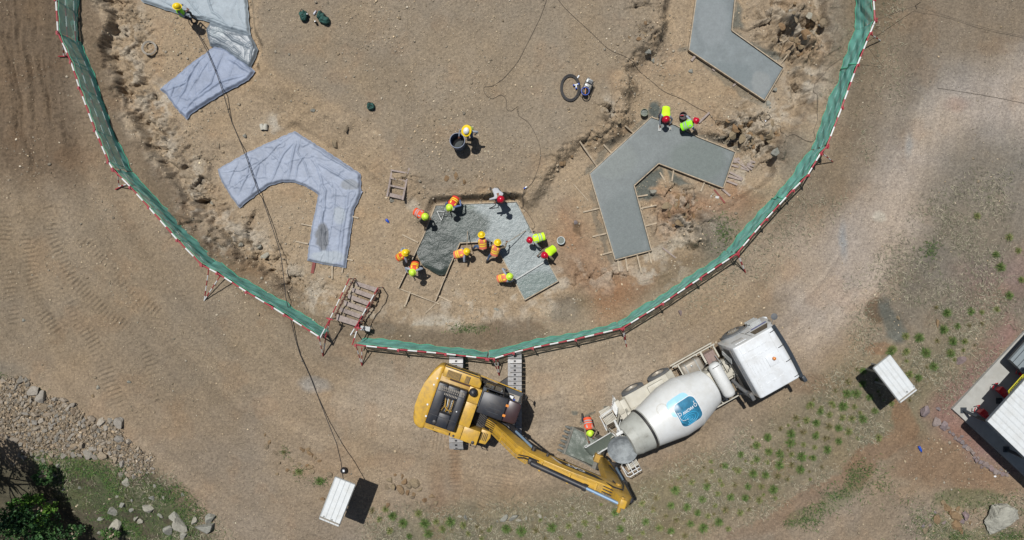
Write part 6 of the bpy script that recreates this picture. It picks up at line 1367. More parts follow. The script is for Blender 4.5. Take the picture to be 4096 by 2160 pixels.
# vibrator hose
def cord(name, label, cat, pts, r, m='cable', world=False, n=5, lift=.02):
    P = pts if world else gpts(pts, lift); P = [Vector(p) for p in P]
    Sx = []
    for i in range(len(P) - 1):
        p0 = P[max(i - 1, 0)]; p1 = P[i]; p2 = P[i + 1]; p3 = P[min(i + 2, len(P) - 1)]; k = max(1, int((p2 - p1).length / .12))
        for j in range(k):
            t_ = j / k; q = .5 * ((2 * p1) + (p2 - p0) * t_ + (2 * p0 - 5 * p1 + 4 * p2 - p3) * t_ * t_ + (-p0 + 3 * p1 - 3 * p2 + p3) * t_ ** 3)
            Sx.append(q)
    Sx.append(P[-1])
    if not world:
        X = np.array([p.x for p in Sx]); Y = np.array([p.y for p in Sx]); Zg = topz(X, Y)
        for p, z in zip(Sx, Zg): p.z = z + lift
    mb = MB(); mb.tube(Sx, r, n); o = mb.build(name, M[m], None, True); return tag(o, label, cat)
cord('vibrator_hose', 'black vibrator hose curving into the concrete from the worker in grey', 'hose', [at(*Z2(390, 170), FLOOR + .8), at(*Z2(398, 230), FLOOR + .6), at(*Z2(385, 270), FLOOR + .35), at(*Z2(315, 302), SLAB_Z)], .02, world=True, n=7)
HOSE = [(753, 62), (756, 92), (795, 143), (827, 201), (869, 302), (896, 382), (927, 488), (959, 562), (980, 615), (1017, 720), (1048, 790), (1090, 912), (1119, 1002), (1127, 1044), (1135, 1113), (1143, 1188), (1162, 1272), (1185, 1368), (1201, 1420), (1241, 1506), (1280, 1607), (1313, 1691), (1347, 1775), (1364, 1848), (1373, 1916)]
HH = [1.0, .5, .2, .06, .04, .03, .03, .03, .03, .03, .10, .2, .35, .45, .45, .35, .2, .1, .08, .06, .06, .2, .6, 1.4, 2.1]
Pw = []
for (u, v), h in zip(HOSE, HH):
    p = gpt(u, v, h); tz = float(topz(np.array([p.x]), np.array([p.y]))[0]) + .04
    if p.z < tz: p = Vector(at(u, v, tz))
    Pw.append(p)
_d = []
for a, b in zip(Pw[:-1], Pw[1:]):
    for k in range(6):
        q = a.lerp(b, k / 6); q.z = max(q.z, float(topz(np.array([q.x]), np.array([q.y]))[0]) + .03); _d.append(q)
Pw = _d + [Pw[-1]]
cord('power_cable', 'thick dark cable running from the tarpaulin worker down to the bottom shelter', 'cable', Pw, .018, world=True, n=6)
cord('thin_cable', 'thin dark cord winding over the gravel from the top edge to the pour', 'cord', [(2190, -12), (2169, 50), (2154, 85), (2106, 180), (2069, 249), (2010, 318), (2000, 324), (1970, 344), (1935, 350), (1943, 379), (1970, 395), (2004, 379), (2025, 400), (2025, 435), (2046, 444), (2069, 427), (2074, 461), (2111, 488), (2138, 530), (2159, 583), (2159, 647), (2135, 720), (2120, 740), (2095, 775), (2092, 830), (2110, 850), (2140, 905), (2120, 912), (2090, 850)], .010, 'wire')
cord('thin_cable', 'thin dark cord from the top edge past the red helmeted workers to the right fence', 'cord', [(2228, -10), (2265, 37), (2361, 127), (2435, 196), (2504, 228), (2546, 270), (2604, 323), (2657, 366), (2732, 398), (2785, 429), (2832, 453), (2901, 482), (3007, 493), (3032, 506), (3080, 498), (3122, 504), (3125, 530), (3148, 546), (3175, 536), (3212, 557), (3244, 567), (3262, 554), (3255, 525), (3270, 477), (3270, 424), (3254, 371), (3260, 334), (3292, 297), (3321, 265), (3392, 217)], .010, 'wire')
cord('thin_cable', 'looped cord with a blue and white plug right of the chevron slab', 'cord', [(3075, 500), (3048, 485), (3040, 470), (3055, 450), (3072, 448), (3082, 468), (3065, 482), (3062, 490)], .014)
cord('thin_cable', 'tangle of thin cord beside the worker in grey', 'cord', [Z2(350, 95), Z2(260, 140), Z2(235, 175), Z2(270, 190), Z2(370, 150), Z2(480, 95), Z2(540, 110), Z2(600, 190), Z2(660, 160), Z2(620, 105), Z2(560, 130), Z2(640, 200), Z2(700, 280), Z2(740, 300), Z2(760, 240), Z2(745, 150), Z2(765, 70), Z2(785, 40)], .013)
for (u, v, rz, lb) in ((3062, 482, -1.2, 'blue and white plug on the looped cord'), (2101, 751, .6, 'blue and white plug near the worker in grey')):
    p = gpt(u, v, .05); t = thing('plug', lb, 'plug', tuple(p), rz); mb = MB(); mb.lathe([(-.08, .03), (.0, .035)], 10, Matrix.Rotation(math.pi / 2, 4, 'Y')); mb.build('shell', M['brightblue'], t, 40); mb = MB(); mb.lathe([(.0, .036), (.08, .04), (.09, .02)], 10, Matrix.Rotation(math.pi / 2, 4, 'Y')); mb.build('socket', M['decalwhite'], t, 40)
cord('guy_wire', 'thin wire stretched from the fence corner post to the stake at upper right', 'wire', [at(3502, 80, 1.5), at(3580, 52, 1.0), at(3660, 24, .35)], .010, 'wire', world=True)
cord('guy_wire', 'thin wire running from the stake at upper right out of the picture', 'wire', [gpt(3660, 24, .3), gpt(3780, 62, .1), gpt(3900, 100, .1), gpt(4000, 126, .1), gpt(4130, 152, .1)], .007, 'wire', world=True)
cord('guy_wire', 'faint thin wire on the grey ground at the right edge', 'wire', [(3750, 352), (3830, 364), (3950, 384), (4120, 418)], .006, 'wire')
cord('guy_wire', 'thin wire slanting down from the right fence to the ground', 'wire', [at(3468, 182, 1.2), at(3500, 228, .6), gpt(3535, 268, .02)], .008, 'wire', world=True)
p = gpt(3660, 24); mb = MB(); mb.tube([(0, 0, -.2), (0, 0, .4)], .016, 6); o = mb.build('wire_stake', M['dark']); o.location = p; tag(o, 'small dark stake holding two wires near the top right corner', 'stake')
def coil(c, rx, ry, n, r, label, mt='cable', spread=.05, seed=1, ang=0):
    g = gpt(*c); rr = random.Random(seed); mb = MB(); P = []
    for k in range(n * 28):
        a = 2 * math.pi * k / 28; ph = k / 28; dr = spread * math.sin(ph * 2.4 + seed) ; x = (rx + dr) * math.cos(a); y = (ry + dr) * math.sin(a)
        P.append((g.x + x * math.cos(ang) - y * math.sin(ang), g.y + x * math.sin(ang) + y * math.cos(ang), g.z + .03 + .05 * abs(math.sin(ph * 1.9)) ))
    mb.tube(P, r, 6); o = mb.build('hose_coil', M[mt], None, True); return tag(o, label, 'hose coil')
coil((600, 194), .31, .29, 4, .018, 'ring of thin dark pipe lying on the dirt near the upper left tarpaulins', 'tank', .03, 2)
coil((2281, 353), .40, .56, 14, .017, 'oval coil of dark pipe lying on the gravel beside the compressor', 'cable', .05, 3)
p = gpt(2311, 310, .05); mb = MB(); mb.tube([(-.06, -.09, 0), (.06, .09, 0)], .035, 10); o = mb.build('pipe_piece', M['decalwhite']); o.location = p; tag(o, 'short white pipe piece at the top of the pipe coil', 'pipe')
p = gpt(2305, 340, .1); t = thing('pipe_fitting', 'blue and white tee fitting on the pipe coil', 'fitting', tuple(p), .1); mb = MB(); mb.tube([(-.09, 0, 0), (.09, .03, 0)], .035, 8); mb.tube([(0, 0, 0), (-.01, -.12, 0)], .035, 8); mb.build('tee', M['decalwhite'], t, 40)
for q in ((-.11, 0, 0), (.11, .035, 0), (-.012, -.15, 0)): mb = MB(); mb.ell(q, (.045, .045, .04), 10, 6); mb.build('nut', M['brightblue'], t, True)
def compressor():
    p = gpt(2345, 358); t = thing('compressor', 'small engine pump with a blue wheel standing on the gravel beside the pipe coil', 'pump', tuple(p), R(65)); mb = MB(); mb.box((.12, 0, .3), (.42, .3, .28), bev=.03); mb.build('engine_block', M['tank'], t, 40)
    mb = MB(); mb.box((.25, .02, .47), (.2, .28, .12), bev=.03); mb.box((.05, .03, .46), (.12, .22, .06), bev=.02); mb.build('fuel_tank', M['steel'], t, 40)
    mb = MB(); mb.box((.22, 0, .54), (.12, .16, .03), bev=.01); mb.box((.36, .1, .5), (.05, .05, .08)); mb.build('cover', M['charcoal'], t)
    mb = MB()
    for y in (-.17, .17): mb.tube([(-.35, y, .05), (.35, y, .05), (.35, y, .42), (-.3, y, .45), (-.35, y, .05)], .016, 6)
    mb.build('frame', M['dark'], t, 40); mb = MB(); mb.tube([(-.22 + .17 * math.cos(2 * math.pi * k / 24), .17 * math.sin(2 * math.pi * k / 24), .46) for k in range(24)], .024, 7, closed=True); mb.build('blue_hoop', M['bluedecal'], t, True)
    mb = MB(); mb.lathe([(.12, .12), (.4, .12), (.43, .06)], 14, Matrix.Translation((-.22, 0, 0))); mb.tube([(-.34, -.05, .46), (-.1, .04, .46)], .014, 5, mi=1); mb.build('pump_head', [M['dark'], M['orangep']], t, 40)
compressor()
# barrel, pails, bowl
def pail(c, r0, r1, h, label, name, cat, m, level=.75, fill='water', rim=True, handle=None, tilt=None):
    g = gpt(*c); t = thing(name, label, cat, tuple(g)); mb = MB(); mb.lathe([(0, .001), (0, r0), (h, r1), (h + .01, r1 + .012), (h + .01, r1 - .012), (.02, r0 - .012)], 28, None, caps=False); mb.lathe([(h * .62, (r0 + r1) / 2 * 1.02 + .004), (h * .65, (r0 + r1) / 2 * 1.03 + .01), (h * .68, (r0 + r1) / 2 * 1.03)], 28, None, caps=False); mb.build('shell', M[m], t, 40)
    if fill: rr = r0 + (r1 - r0) * level - .012; mb = MB(); mb.lathe([(h * level, rr), (h * level + .001, .001)], 24, None, caps=False); o = mb.build('contents', M[fill], t, True)
    if handle: mb = MB(); mb.tube([(r1 * math.cos(a), r1 * math.sin(a) * .35 + handle, h + .02 + .03 * math.sin(a)) for a in [math.pi * k / 12 for k in range(13)]], .006, 5); mb.build('bail', M['steel'], t)
    if tilt: t.rotation_euler = tilt
    return t
pail((1836, 578), .29, .325, .92, 'blue plastic barrel of water beside the worker in the wide yellow helmet', 'barrel', 'barrel', 'bluebarrel', .35)
M['pailgrey'] = mat('pail_grey', rgb(120, 126, 104), .6); M['pailblack'] = mat('pail_black', rgb(74, 66, 66), .7); M['pailwhite'] = mat('pail_white', rgb(205, 215, 215), .5)
pail((2573, 455), .13, .165, .26, 'olive grey pail left of the crouching worker in the red helmet', 'bucket', 'bucket', 'pailgrey', .7, 'fillconcrete', handle=.02)
pail((2727, 468), .13, .17, .26, 'dark pail with a red tool in it between the two red helmeted workers', 'bucket', 'bucket', 'pailblack', .5, 'pailblack', handle=-.02)
pail((2242, 963), .13, .17, .26, 'white rimmed pail of grey water right of the pour', 'bucket', 'bucket', 'pailwhite', .8, 'fillconcrete')
p = gpt(2726, 461, .2); mb = MB(); mb.box((0, 0, 0), (.2, .04, .03), bev=.01); o = mb.build('hand_tool', M['redsteel']); o.location = p; tag(o, 'red handled tool lying in the dark pail', 'tool')
for k, dx in enumerate((-.08, .08)):
    g = gpt(1055, 506, .1); t = thing('bucket', ('left', 'right')[k] + ' one of two small cream pails tipped over near the chevron tarpaulin', 'bucket', (g.x + dx, g.y, g.z)); mb = MB(); mb.lathe([(-.12, .001), (-.12, .08), (.12, .12), (.12, .105), (-.11, .07)], 18, Matrix.Rotation(R(115), 4, 'X') @ Matrix.Rotation(R(12 * (1 - 2 * k)), 4, 'Y'), caps=False); mb.build('shell', M['cream'], t, 40)
g = gpt(1378, 1877); t = thing('lamp_bowl', 'round black bowl with a white square on it, above the bottom shelter', 'bowl', tuple(g)); mb = MB(); mb.lathe([(.0, .1), (.12, .14), (.24, .13), (.3, .08), (.31, .001)], 20, None); mb.build('shell', M['black'], t, 50); mb = MB(); mb.box((.02, .02, .305), (.12, .1, .02), bev=.004); mb.build('white_square', M['decalwhite'], t)
def bottle(c, label, m, mc, r=.035, h=.22, lying=None, cat='bottle'):
    g = gpt(*c); t = thing('bottle', label, cat, tuple(g)); T = Matrix.Identity(4) if lying is None else Matrix.Translation((0, 0, r)) @ Matrix.Rotation(lying, 4, 'Z') @ Matrix.Rotation(math.pi / 2, 4, 'Y')
    mb = MB(); mb.lathe([(0, r * .9), (.01, r), (h * .7, r), (h * .85, r * .5), (h * .92, r * .4)], 14, T); mb.build('body', m, t, 50); mb = MB(); mb.lathe([(h * .9, r * .5), (h, r * .5)], 12, T); mb.build('cap', mc, t, 40)
bottle((1234, 64), 'dark bottle with a white cap beside the left green bag', M['charcoal'], M['decalwhite'], .05, .24)
bottle((1267, 94), 'dark bottle with a white cap standing between the two green bags', M['charcoal'], M['decalwhite'], .05, .28)
bottle((1256, 60), 'clear crumpled bottle with a red cap lying between the green bags', mat('clear_plastic', rgb(190, 190, 200), .2), M['red'], .045, .24, R(58))
bottle((1545, 877), 'small bright blue canister lying alone left of the pour', M['brightblue'], M['brightblue'], .06, .2, R(-50), 'canister')
bottle((3673, 1784), 'bright blue bottle lying on the brown path at lower right', M['brightblue'], M['charcoal'], .055, .3, R(-65))
def bag(c, sx, sy, sz, label, rz=0, seed=0, hole=False):
    g = gpt(*c); t = thing('work_bag', label, 'bag', tuple(g), rz); bm = bmesh.new(); bmesh.ops.create_icosphere(bm, subdivisions=4, radius=1)
    for v_ in bm.verts:
        n_ = fbm(np.array([v_.co.x * 1.5 + seed]), np.array([v_.co.y * 1.5 + v_.co.z * 2]), 1.3, 3, 600 + seed)[0]; f = 1 + .28 * n_; c_ = v_.co; bx = max(abs(c_.x), abs(c_.y), abs(c_.z)) ** .6
        z = max(c_.z, -.35) * (1 - .5 * hole * max(0, 1 - (c_.x ** 2 + c_.y ** 2) * 3) * (c_.z > 0)); v_.co = Vector((c_.x * sx * f / bx ** .4, c_.y * sy * f / bx ** .4, (z + .35) * sz * f))
    mb = MB(); mb.bm(bm); mb.build('pouch', M['bagfabric'], t, 60)
    mb = MB(); mb.tube([(-sx * .6, sy * .7, sz * .9), (-sx * .1, sy * 1.1, sz * 1.25), (sx * .5, sy * .7, sz * .9)], .018, 6); mb.tube([(-sx * .8, -sy * .2, sz * .8), (0, -sy * .1, sz * 1.42), (sx * .8, -sy * .2, sz * .8)], .014, 6); mb.build('strap', M['dark'], t, 40)
bag((1218, 68), .17, .22, .26, 'green bag on the left of the group at the top of the gravel', .1, 1)
bag((1285, 66), .19, .16, .2, 'green bag on the right of the group, upper of the two touching', -.4, 2)
bag((1300, 84), .24, .18, .24, 'green bag on the right of the group, lower and larger of the two touching', -.5, 3)
bag((1485, 428), .17, .16, .22, 'lone open green bag on the gravel above the barrel', .4, 4, True)

# ---------------------------------------------------------------- shelters and the open building at the right edge
def roof_panel(C, z, parent, name, m, ribs, thick=.05, slope=0.0, along=True):
    """C: four px corners (u, v) in order; ribs run from edge 0-1 to edge 3-2"""
    W4 = [Vector(at(u, v, z + (slope if k in (2, 3) else 0))) for k, (u, v) in enumerate(C)]; mb = MB(); n = ribs * 6; top = []; 
    for k in range(n + 1):
        f = k / n; ph = (k % 6); zz = .022 if ph in (0,) else 0.0
        a = W4[0].lerp(W4[1], f) + Vector((0, 0, zz)); b = W4[3].lerp(W4[2], f) + Vector((0, 0, zz)); top += [a, b]
    fs = [(2 * k, 2 * k + 2, 2 * k + 3, 2 * k + 1) for k in range(n)]; mb.add(top, fs); mb.add([p - Vector((0, 0, thick)) for p in top], [f[::-1] for f in fs])
    m0 = len(top)
    mb.add([], []); F = [(0, 1, m0 + 1, m0)] + [(2 * n + 1, 2 * n, m0 + 2 * n, m0 + 2 * n + 1)]
    for k in range(n): F += [(2 * k + 2, 2 * k, m0 + 2 * k, m0 + 2 * k + 2), (2 * k + 1, 2 * k + 3, m0 + 2 * k + 3, m0 + 2 * k + 1)]
    mb.f += F; mb.m += [0] * len(F); return W4, mb.build(name, m, parent, None, True)
def shelter(C, z, label):
    base = [Vector(at(u, v, z)) for u, v in C]; c = sum(base, Vector()) / 4; g = hz(c.x, c.y); t = thing('shelter', label, 'shelter', (c.x, c.y, g), 0, 'white roofed shelters')
    W4, rf = roof_panel(C, z + g, t, 'roof', M['zinc'], 4, slope=.06)
    mb = MB(); e = (W4[3] - W4[0]).normalized()
    for (a, b) in ((W4[0], W4[1]), (W4[3], W4[2]), (W4[0], W4[3]), (W4[1], W4[2])): mb.tube([a + Vector((0, 0, -.04)), b + Vector((0, 0, -.04))], .035, 6)
    mb.build('roof_edge', M['steel'], rf, 40, True)
    mb = MB(); a = W4[3].lerp(W4[0], .05); b = W4[2].lerp(W4[1], .05); mb.tube([a + Vector((0, 0, .03)), b + Vector((0, 0, .03))], .03, 6); mb.build('gutter', M['tank'], rf, 40, True)
    OUT = Vector((c.x, c.y, 0)).normalized() * .38
    for i in range(4):
        p = c + (W4[i] - c) * .42 + OUT; gz = hz(p.x, p.y); mb = MB(); mb.box((p.x, p.y, (gz + W4[i].z) / 2 - .04), (.07, .07, W4[i].z - gz + .1)); mb.build('post', M['steel'], t, None, True)
    p = [c + (W4[i] - c) * .42 + OUT for i in range(4)]; mb = MB(); zt = .95 + g
    mb.add([(q.x, q.y, zt) for q in p] + [(q.x, q.y, zt - .05) for q in p], [(0, 1, 2, 3), (7, 6, 5, 4), (0, 4, 5, 1), (1, 5, 6, 2), (2, 6, 7, 3), (3, 7, 4, 0)]); mb.build('shelf', M['charcoal'], t, None, True); return t
shelter([(1341, 1909), (1420, 1940), (1354, 2106), (1277, 2075)], 2.3, 'white ribbed roof shelter at the bottom with the long cable ending at it')
shelter([(3561, 1421), (3495, 1473), (3602, 1611), (3667, 1561)], 2.3, 'white ribbed roof shelter standing on the grass right of the mixer truck')
def building():
    g = hz(19.5, -7.5); t = thing('open_building', 'open sided building with a white ribbed roof at the right edge', 'building', (20.5, -7.5, g)); N0 = Vector(at(3809, 1636, g + .12)); e1 = Vector((math.cos(R(47)), math.sin(R(47)), 0)); e2 = Vector((math.cos(R(-44)), math.sin(R(-44)), 0))
    P = [N0, N0 + e1 * 9, N0 + e1 * 9 + e2 * 7, N0 + e2 * 7]
    P[3] = Vector(at(4029, 1838, g + .12)); P[2] = P[3] + e1 * 9; P = [P[0], P[3], P[3] + e2 * 3, P[3] + e2 * 3 + e1 * 9, P[1]]
    mb = MB(); mb.prism([(p.x, p.y) for p in P], g - .5, g + .14); mb.build('floor_pad', M['pad'], t, None, True)
    z = 2.25 + g; A = Vector(at(3950, 1686, z)); f1 = Vector((math.cos(R(48)), math.sin(R(48)), 0)); f2 = Vector((math.cos(R(-44.0)), math.sin(R(-44.0)), 0))
    C = [A, A + f1 * 3.3, A + f1 * 3.3 + f2 * 4.2, A + f2 * 4.2]; px_ = [pix(*c)[:2] for c in C]
    W4, rf = roof_panel([px_[0], px_[1], px_[2], px_[3]], z, t, 'roof', M['zinc'], 14); 
    mb = MB()
    for a, b in ((0, 1), (1, 2), (2, 3), (3, 0)): mb.tube([C[a] - Vector((0, 0, .08)), C[b] - Vector((0, 0, .08))], .05, 4)
    mb.build('roof_beam', M['charcoal'], t, None, True)
    def post(u0, v0, m, s=.11, lean=.0, name='post'):
        b = Vector(at(u0, v0, g + .14)); top = b + Vector((0, 0, z - g - .2)) + f2 * lean; mb = MB(); mb.tube([b, top], s / 2 * 1.3, 4); mb.box(b + Vector((0, 0, .02)), (.26, .26, .03)); return b, mb.build(name, m, t, None, True)
    post(3853, 1641, M['charcoal'], .12, .55); post(4024, 1797, M['charcoal'], .12, .4); post(3995, 1603, M['charcoal'], .12, .2)
    for (u, v) in ((3905, 1640), (3978, 1552), (4070, 1490)):
        b = Vector(at(u, v, g + .14)); mb = MB(); mb.box(b + f2 * .38 + Vector((0, 0, .28)), (.85, .2, .2), rot=(0, -.1, R(-44))); mb.box(b + f2 * .05 + Vector((0, 0, .42)), (.28, .26, .12), rot=(0, 0, R(-44)), bev=.02)
        for s in (1, -1): mb.tube([b + f1 * .1 * s, b + f1 * .17 * s - f2 * .2 + Vector((0, 0, .25)), b + f1 * .05 * s - f2 * .3 + Vector((0, 0, .3))], .02, 6)
        mb.build('red_bracket', M['redsteel'], t, 40, True)
    # yellow sign with black lettering hanging under the roof edge
    c = Vector(at(4064, 1537, z - .05)); sg = MB(); sg.box((0, 0, 0), (.95, .02, .32), M=Matrix.Translation(c) @ Matrix.Rotation(R(48), 4, 'Z') @ Matrix.Rotation(R(-50), 4, 'X')); so = sg.build('sign', M['signyellow'], t, None, True)
    mb = MB(); T = Matrix.Translation(c) @ Matrix.Rotation(R(48), 4, 'Z') @ Matrix.Rotation(R(-50), 4, 'X'); r_ = random.Random(5)
    for row, (zz, hh) in enumerate(((.07, .09), (-.06, .07))):
        x = -.38
        while x < .38: w_ = r_.uniform(.03, .07); mb.box((x, -.013, zz), (w_, .006, hh), M=T); mb.box((x, .013, zz), (w_, .006, hh), M=T); x += w_ + .022
    mb.build('sign_lettering', M['signblack'], so, None, True)
    # second, grey shingled roof further along
    z2 = .95 + g; B_ = Vector(at(4041, 1439, z2)); Cc = [B_, B_ + f1 * 3.2, B_ + f1 * 3.2 + f2 * 3.6, B_ + f2 * 3.6]; mb = MB()
    mb.prism([(p.x, p.y) for p in Cc], z2 - .12, z2); o = mb.build('grey_roof', M['shingle'], t, None, True)
    mb = MB()
    for k in range(12): a = B_ + f2 * (.15 + k * .28) + Vector((0, 0, .003)); mb.box(a + f1 * 1.6 + Vector((0, 0, .006)), (3.2, .02, .012), rot=(0, 0, R(48)))
    mb.build('shingle_course', M['charcoal'], o, None, True)
    mb = MB(); mb.prism([tuple((B_ + f2 * .03 + f1 * .03)[:2]), tuple((B_ + f1 * 3.1 + f2 * .03)[:2]), tuple((B_ + f1 * 3.1 + f2 * 3.5)[:2]), tuple((B_ + f2 * 3.5 + f1 * .03)[:2])], z2 - .28, z2 - .13); mb.build('fascia', M['charcoal'], t, None, True)
    for q in (B_ + f1 * 2.9 + f2 * 2.6, B_ + f1 * 2.9 + f2 * .9): mb = MB(); mb.box((q.x, q.y, (g + z2) / 2 - .1), (.12, .12, z2 - g - .2)); mb.build('post', M['charcoal'], t, None, True)
building()

# ---------------------------------------------------------------- rocks
def rock_mat(name, cols):
    m = bpy.data.materials.new(name); nt, N, L, B = nodes(m); oi = N.new('ShaderNodeObjectInfo'); r = ramp(N, L, oi.outputs['Random'], [(i / (len(cols) - 1), c) for i, c in enumerate(cols)])
    n = noise_node(N, L, 3.5, 6, .7); r2 = ramp(N, L, n.outputs[0], [(.3, (.7, .7, .7, 1)), (.7, (1.2, 1.2, 1.2, 1))]); mu = N.new('ShaderNodeMixRGB'); mu.blend_type = 'MULTIPLY'; mu.inputs[0].default_value = 1; L.new(r.outputs[0], mu.inputs[1]); L.new(r2.outputs[0], mu.inputs[2]); L.new(mu.outputs[0], B.inputs['Base Color']); B.inputs['Roughness'].default_value = .9
    nb = noise_node(N, L, 9, 5, .7); b = N.new('ShaderNodeBump'); b.inputs['Distance'].default_value = .05; L.new(nb.outputs[0], b.inputs['Height']); L.new(b.outputs[0], B.inputs['Normal']); return m
RM = rock_mat('rock', [rgb(172, 160, 142), rgb(152, 148, 138), rgb(176, 156, 128), rgb(160, 154, 144), rgb(188, 178, 162), rgb(156, 136, 112)])
RMP = rock_mat('pinkish_rock', [rgb(158, 136, 134), rgb(146, 138, 140), rgb(166, 150, 142), rgb(140, 122, 120)])
RMO = rock_mat('ochre_rock', [rgb(160, 134, 100), rgb(150, 120, 86), rgb(164, 146, 116), rgb(142, 126, 104)])
RMG = rock_mat('grey_boulder', [rgb(176, 174, 160), rgb(156, 156, 146), rgb(190, 184, 166)])
def rock_mesh(seed, m, sub=3, cuts=13):
    r = random.Random(seed); bm = bmesh.new(); bmesh.ops.create_icosphere(bm, subdivisions=sub, radius=1)
    for v_ in bm.verts:
        n_ = fbm(np.array([v_.co.x + seed * 7.1]), np.array([v_.co.y + v_.co.z * 1.7]), 1.1, 3, 700 + seed)[0]; v_.co *= 1 + .25 * n_
    for _ in range(cuts):
        d = Vector((r.gauss(0, 1), r.gauss(0, 1), r.gauss(0, .8))).normalized(); h = r.uniform(.38, .66)
        for v_ in bm.verts:
            k = v_.co.dot(d)
            if k > h: v_.co -= d * (k - h)
    for v_ in bm.verts: v_.co.z *= .7
    mb = MB(); mb.bm(bm); me = bpy.data.meshes.new('stone'); me.from_pydata(mb.v, [], mb.f); me.materials.append(m); me.update(); return me
RV = {k: [rock_mesh(s + 10 * j, m) for s in range(8)] for j, (k, m) in enumerate((('g', RM), ('p', RMP), ('o', RMO), ('b', RMG)))}
def rock(u, v, r, kind, label, group=None, name='rock', sq=1.0, rz=None, bury=.35, cat='stone'):
    g = gpt(u, v); o = bpy.data.objects.new(name, random.choice(RV[kind])); COL.objects.link(o); s_ = r * 1.35; o.scale = (s_ * random.uniform(.85, 1.25), s_ * random.uniform(.7, 1.0) * sq, s_ * random.uniform(.6, .95))
    o.location = (g.x, g.y, g.z + r * (.5 - bury)); o.rotation_euler = (random.uniform(-.3, .3), random.uniform(-.3, .3), random.uniform(0, 6.3) if rz is None else rz); return tag(o, label, cat, group)
random.seed(21)
PILEP = [(-60, 1500), (20, 1515), (70, 1505), (125, 1520), (145, 1580), (250, 1590), (310, 1620), (350, 1665), (470, 1680), (520, 1760), (560, 1800), (620, 1820), (618, 1890), (560, 1905), (480, 1900), (470, 1850), (410, 1835), (300, 1820), (215, 1850), (150, 1840), (75, 1825), (70, 1770), (-60, 1730)]
placed = []; tries = 0
def inpoly(u, v, P): return poly_sd(np.array([float(u)]), np.array([float(v)]), P)[0]
while len(placed) < 298 and tries < 12000:
    tries += 1; u = random.uniform(-20, 620); v = random.uniform(1495, 1905); d = inpoly(u, v, PILEP)
    if d < 2: continue
    edge = max(0, 1 - d / 60); r = random.choice((9, 10, 11, 12, 14, 16, 19)) * (.75 + .45 * edge) * (1.15 if 120 < u < 540 else .85) * (.55 if u > 500 and v > 1800 else 1)
    if any((u - a) ** 2 + (v - b) ** 2 < ((r + c) * .80) ** 2 for a, b, c in placed): continue
    placed.append((u, v, r))
for u, v, r in placed: rock(u, v, r * PX * 1.1, 'g', 'angular grey brown stone in the loose rock pile at lower left', 'stones of the rock pile at lower left', name='stone')
for (u, v, r) in ((205, 2010, 9), (210, 2030, 10), (215, 1900, 12), (190, 1915, 8), (255, 1955, 7), (235, 1860, 14), (470, 1985, 10), (510, 1925, 16), (620, 1940, 9), (530, 2000, 10), (450, 2040, 26), (490, 2020, 18), (600, 2030, 26), (405, 2075, 14), (470, 2090, 30), (700, 2060, 22), (725, 2100, 38), (680, 2120, 28), (735, 2140, 20), (640, 2060, 12), (780, 2080, 24), (840, 2075, 30), (830, 2110, 34), (560, 2085, 16), (320, 1950, 8), (610, 1990, 14), (655, 1990, 9), (730, 1980, 8), (400, 2130, 10)):
    rock(u, v, r * PX, 'b', 'pale boulder among the green weeds at the lower left slope', 'boulders in the weeds at lower left', 'boulder', cat='boulder')
for (u, v) in ((530, 2038), (545, 2072)): rock(u, v, .13, 'b', 'small white stone among the weeds', 'white stones in the weeds', bury=.1)
WL = [(3745, 1685, 22), (3772, 1705, 20), (3790, 1712, 10), (3798, 1728, 12), (3812, 1736, 11), (3820, 1752, 12), (3835, 1760, 15), (3850, 1770, 12), (3858, 1785, 11), (3870, 1792, 15), (3882, 1800, 10), (3890, 1815, 12), (3897, 1830, 10), (3905, 1842, 14), (3920, 1850, 12), (3930, 1848, 13), (3940, 1855, 15), (3950, 1866, 10), (3962, 1868, 14), (3975, 1880, 12), (3985, 1888, 14), (3997, 1890, 10), (4005, 1878, 9), (4010, 1895, 14), (4025, 1898, 12), (4032, 1888, 9), (3925, 1868, 9), (3912, 1830, 8), (3845, 1745, 9)]
for (u, v, r) in WL: rock(u, v, r * PX * .95, 'p', 'pinkish stone in the low stone edging in front of the open building', 'stones edging the building')
rock(3698, 1648, .30, 'p', 'big pink boulder left of the open building', None, 'boulder', cat='boulder')
rock(3752, 1634, .14, 'p', 'small pink rock between the big pink boulder and the pad')
rock(3838, 1440, .26, 'p', 'pink rock above the corner of the concrete pad', None, 'boulder', cat='boulder'); rock(3750, 1293, .16, 'o', 'ochre rock on the dry grass at the right')
o = rock(3978, 2075, .86, 'b', 'huge weathered grey boulder in the lower right corner', None, 'boulder', rz=.3, cat='boulder')
big = rock_mesh(99, RMG, 5, 12)
for v_ in big.vertices:
    n_ = fbm(np.array([v_.co.x * 2]), np.array([v_.co.y * 2 + v_.co.z]), 1.5, 5, 777)[0]; v_.co *= 1 + .22 * n_
o.data = big; o.scale = (.98, .72, .8); o.location.z += .1
for (u, v, r) in ((3770, 2010, 15), (3788, 2030, 17), (3800, 2050, 14), (3815, 2060, 22), (3830, 2040, 12), (3750, 2080, 20), (3775, 2090, 10), (3860, 2062, 24), (3848, 2085, 14), (3700, 2120, 16), (3900, 2045, 12), (3720, 2100, 8), (3740, 2050, 9), (3820, 2095, 20), (3840, 2120, 12), (3690, 2105, 9), (3880, 2090, 8)):
    rock(u, v, r * PX, random.choice('oop'), 'ochre or pinkish stone in the heap left of the huge grey boulder', 'stones left of the huge boulder')
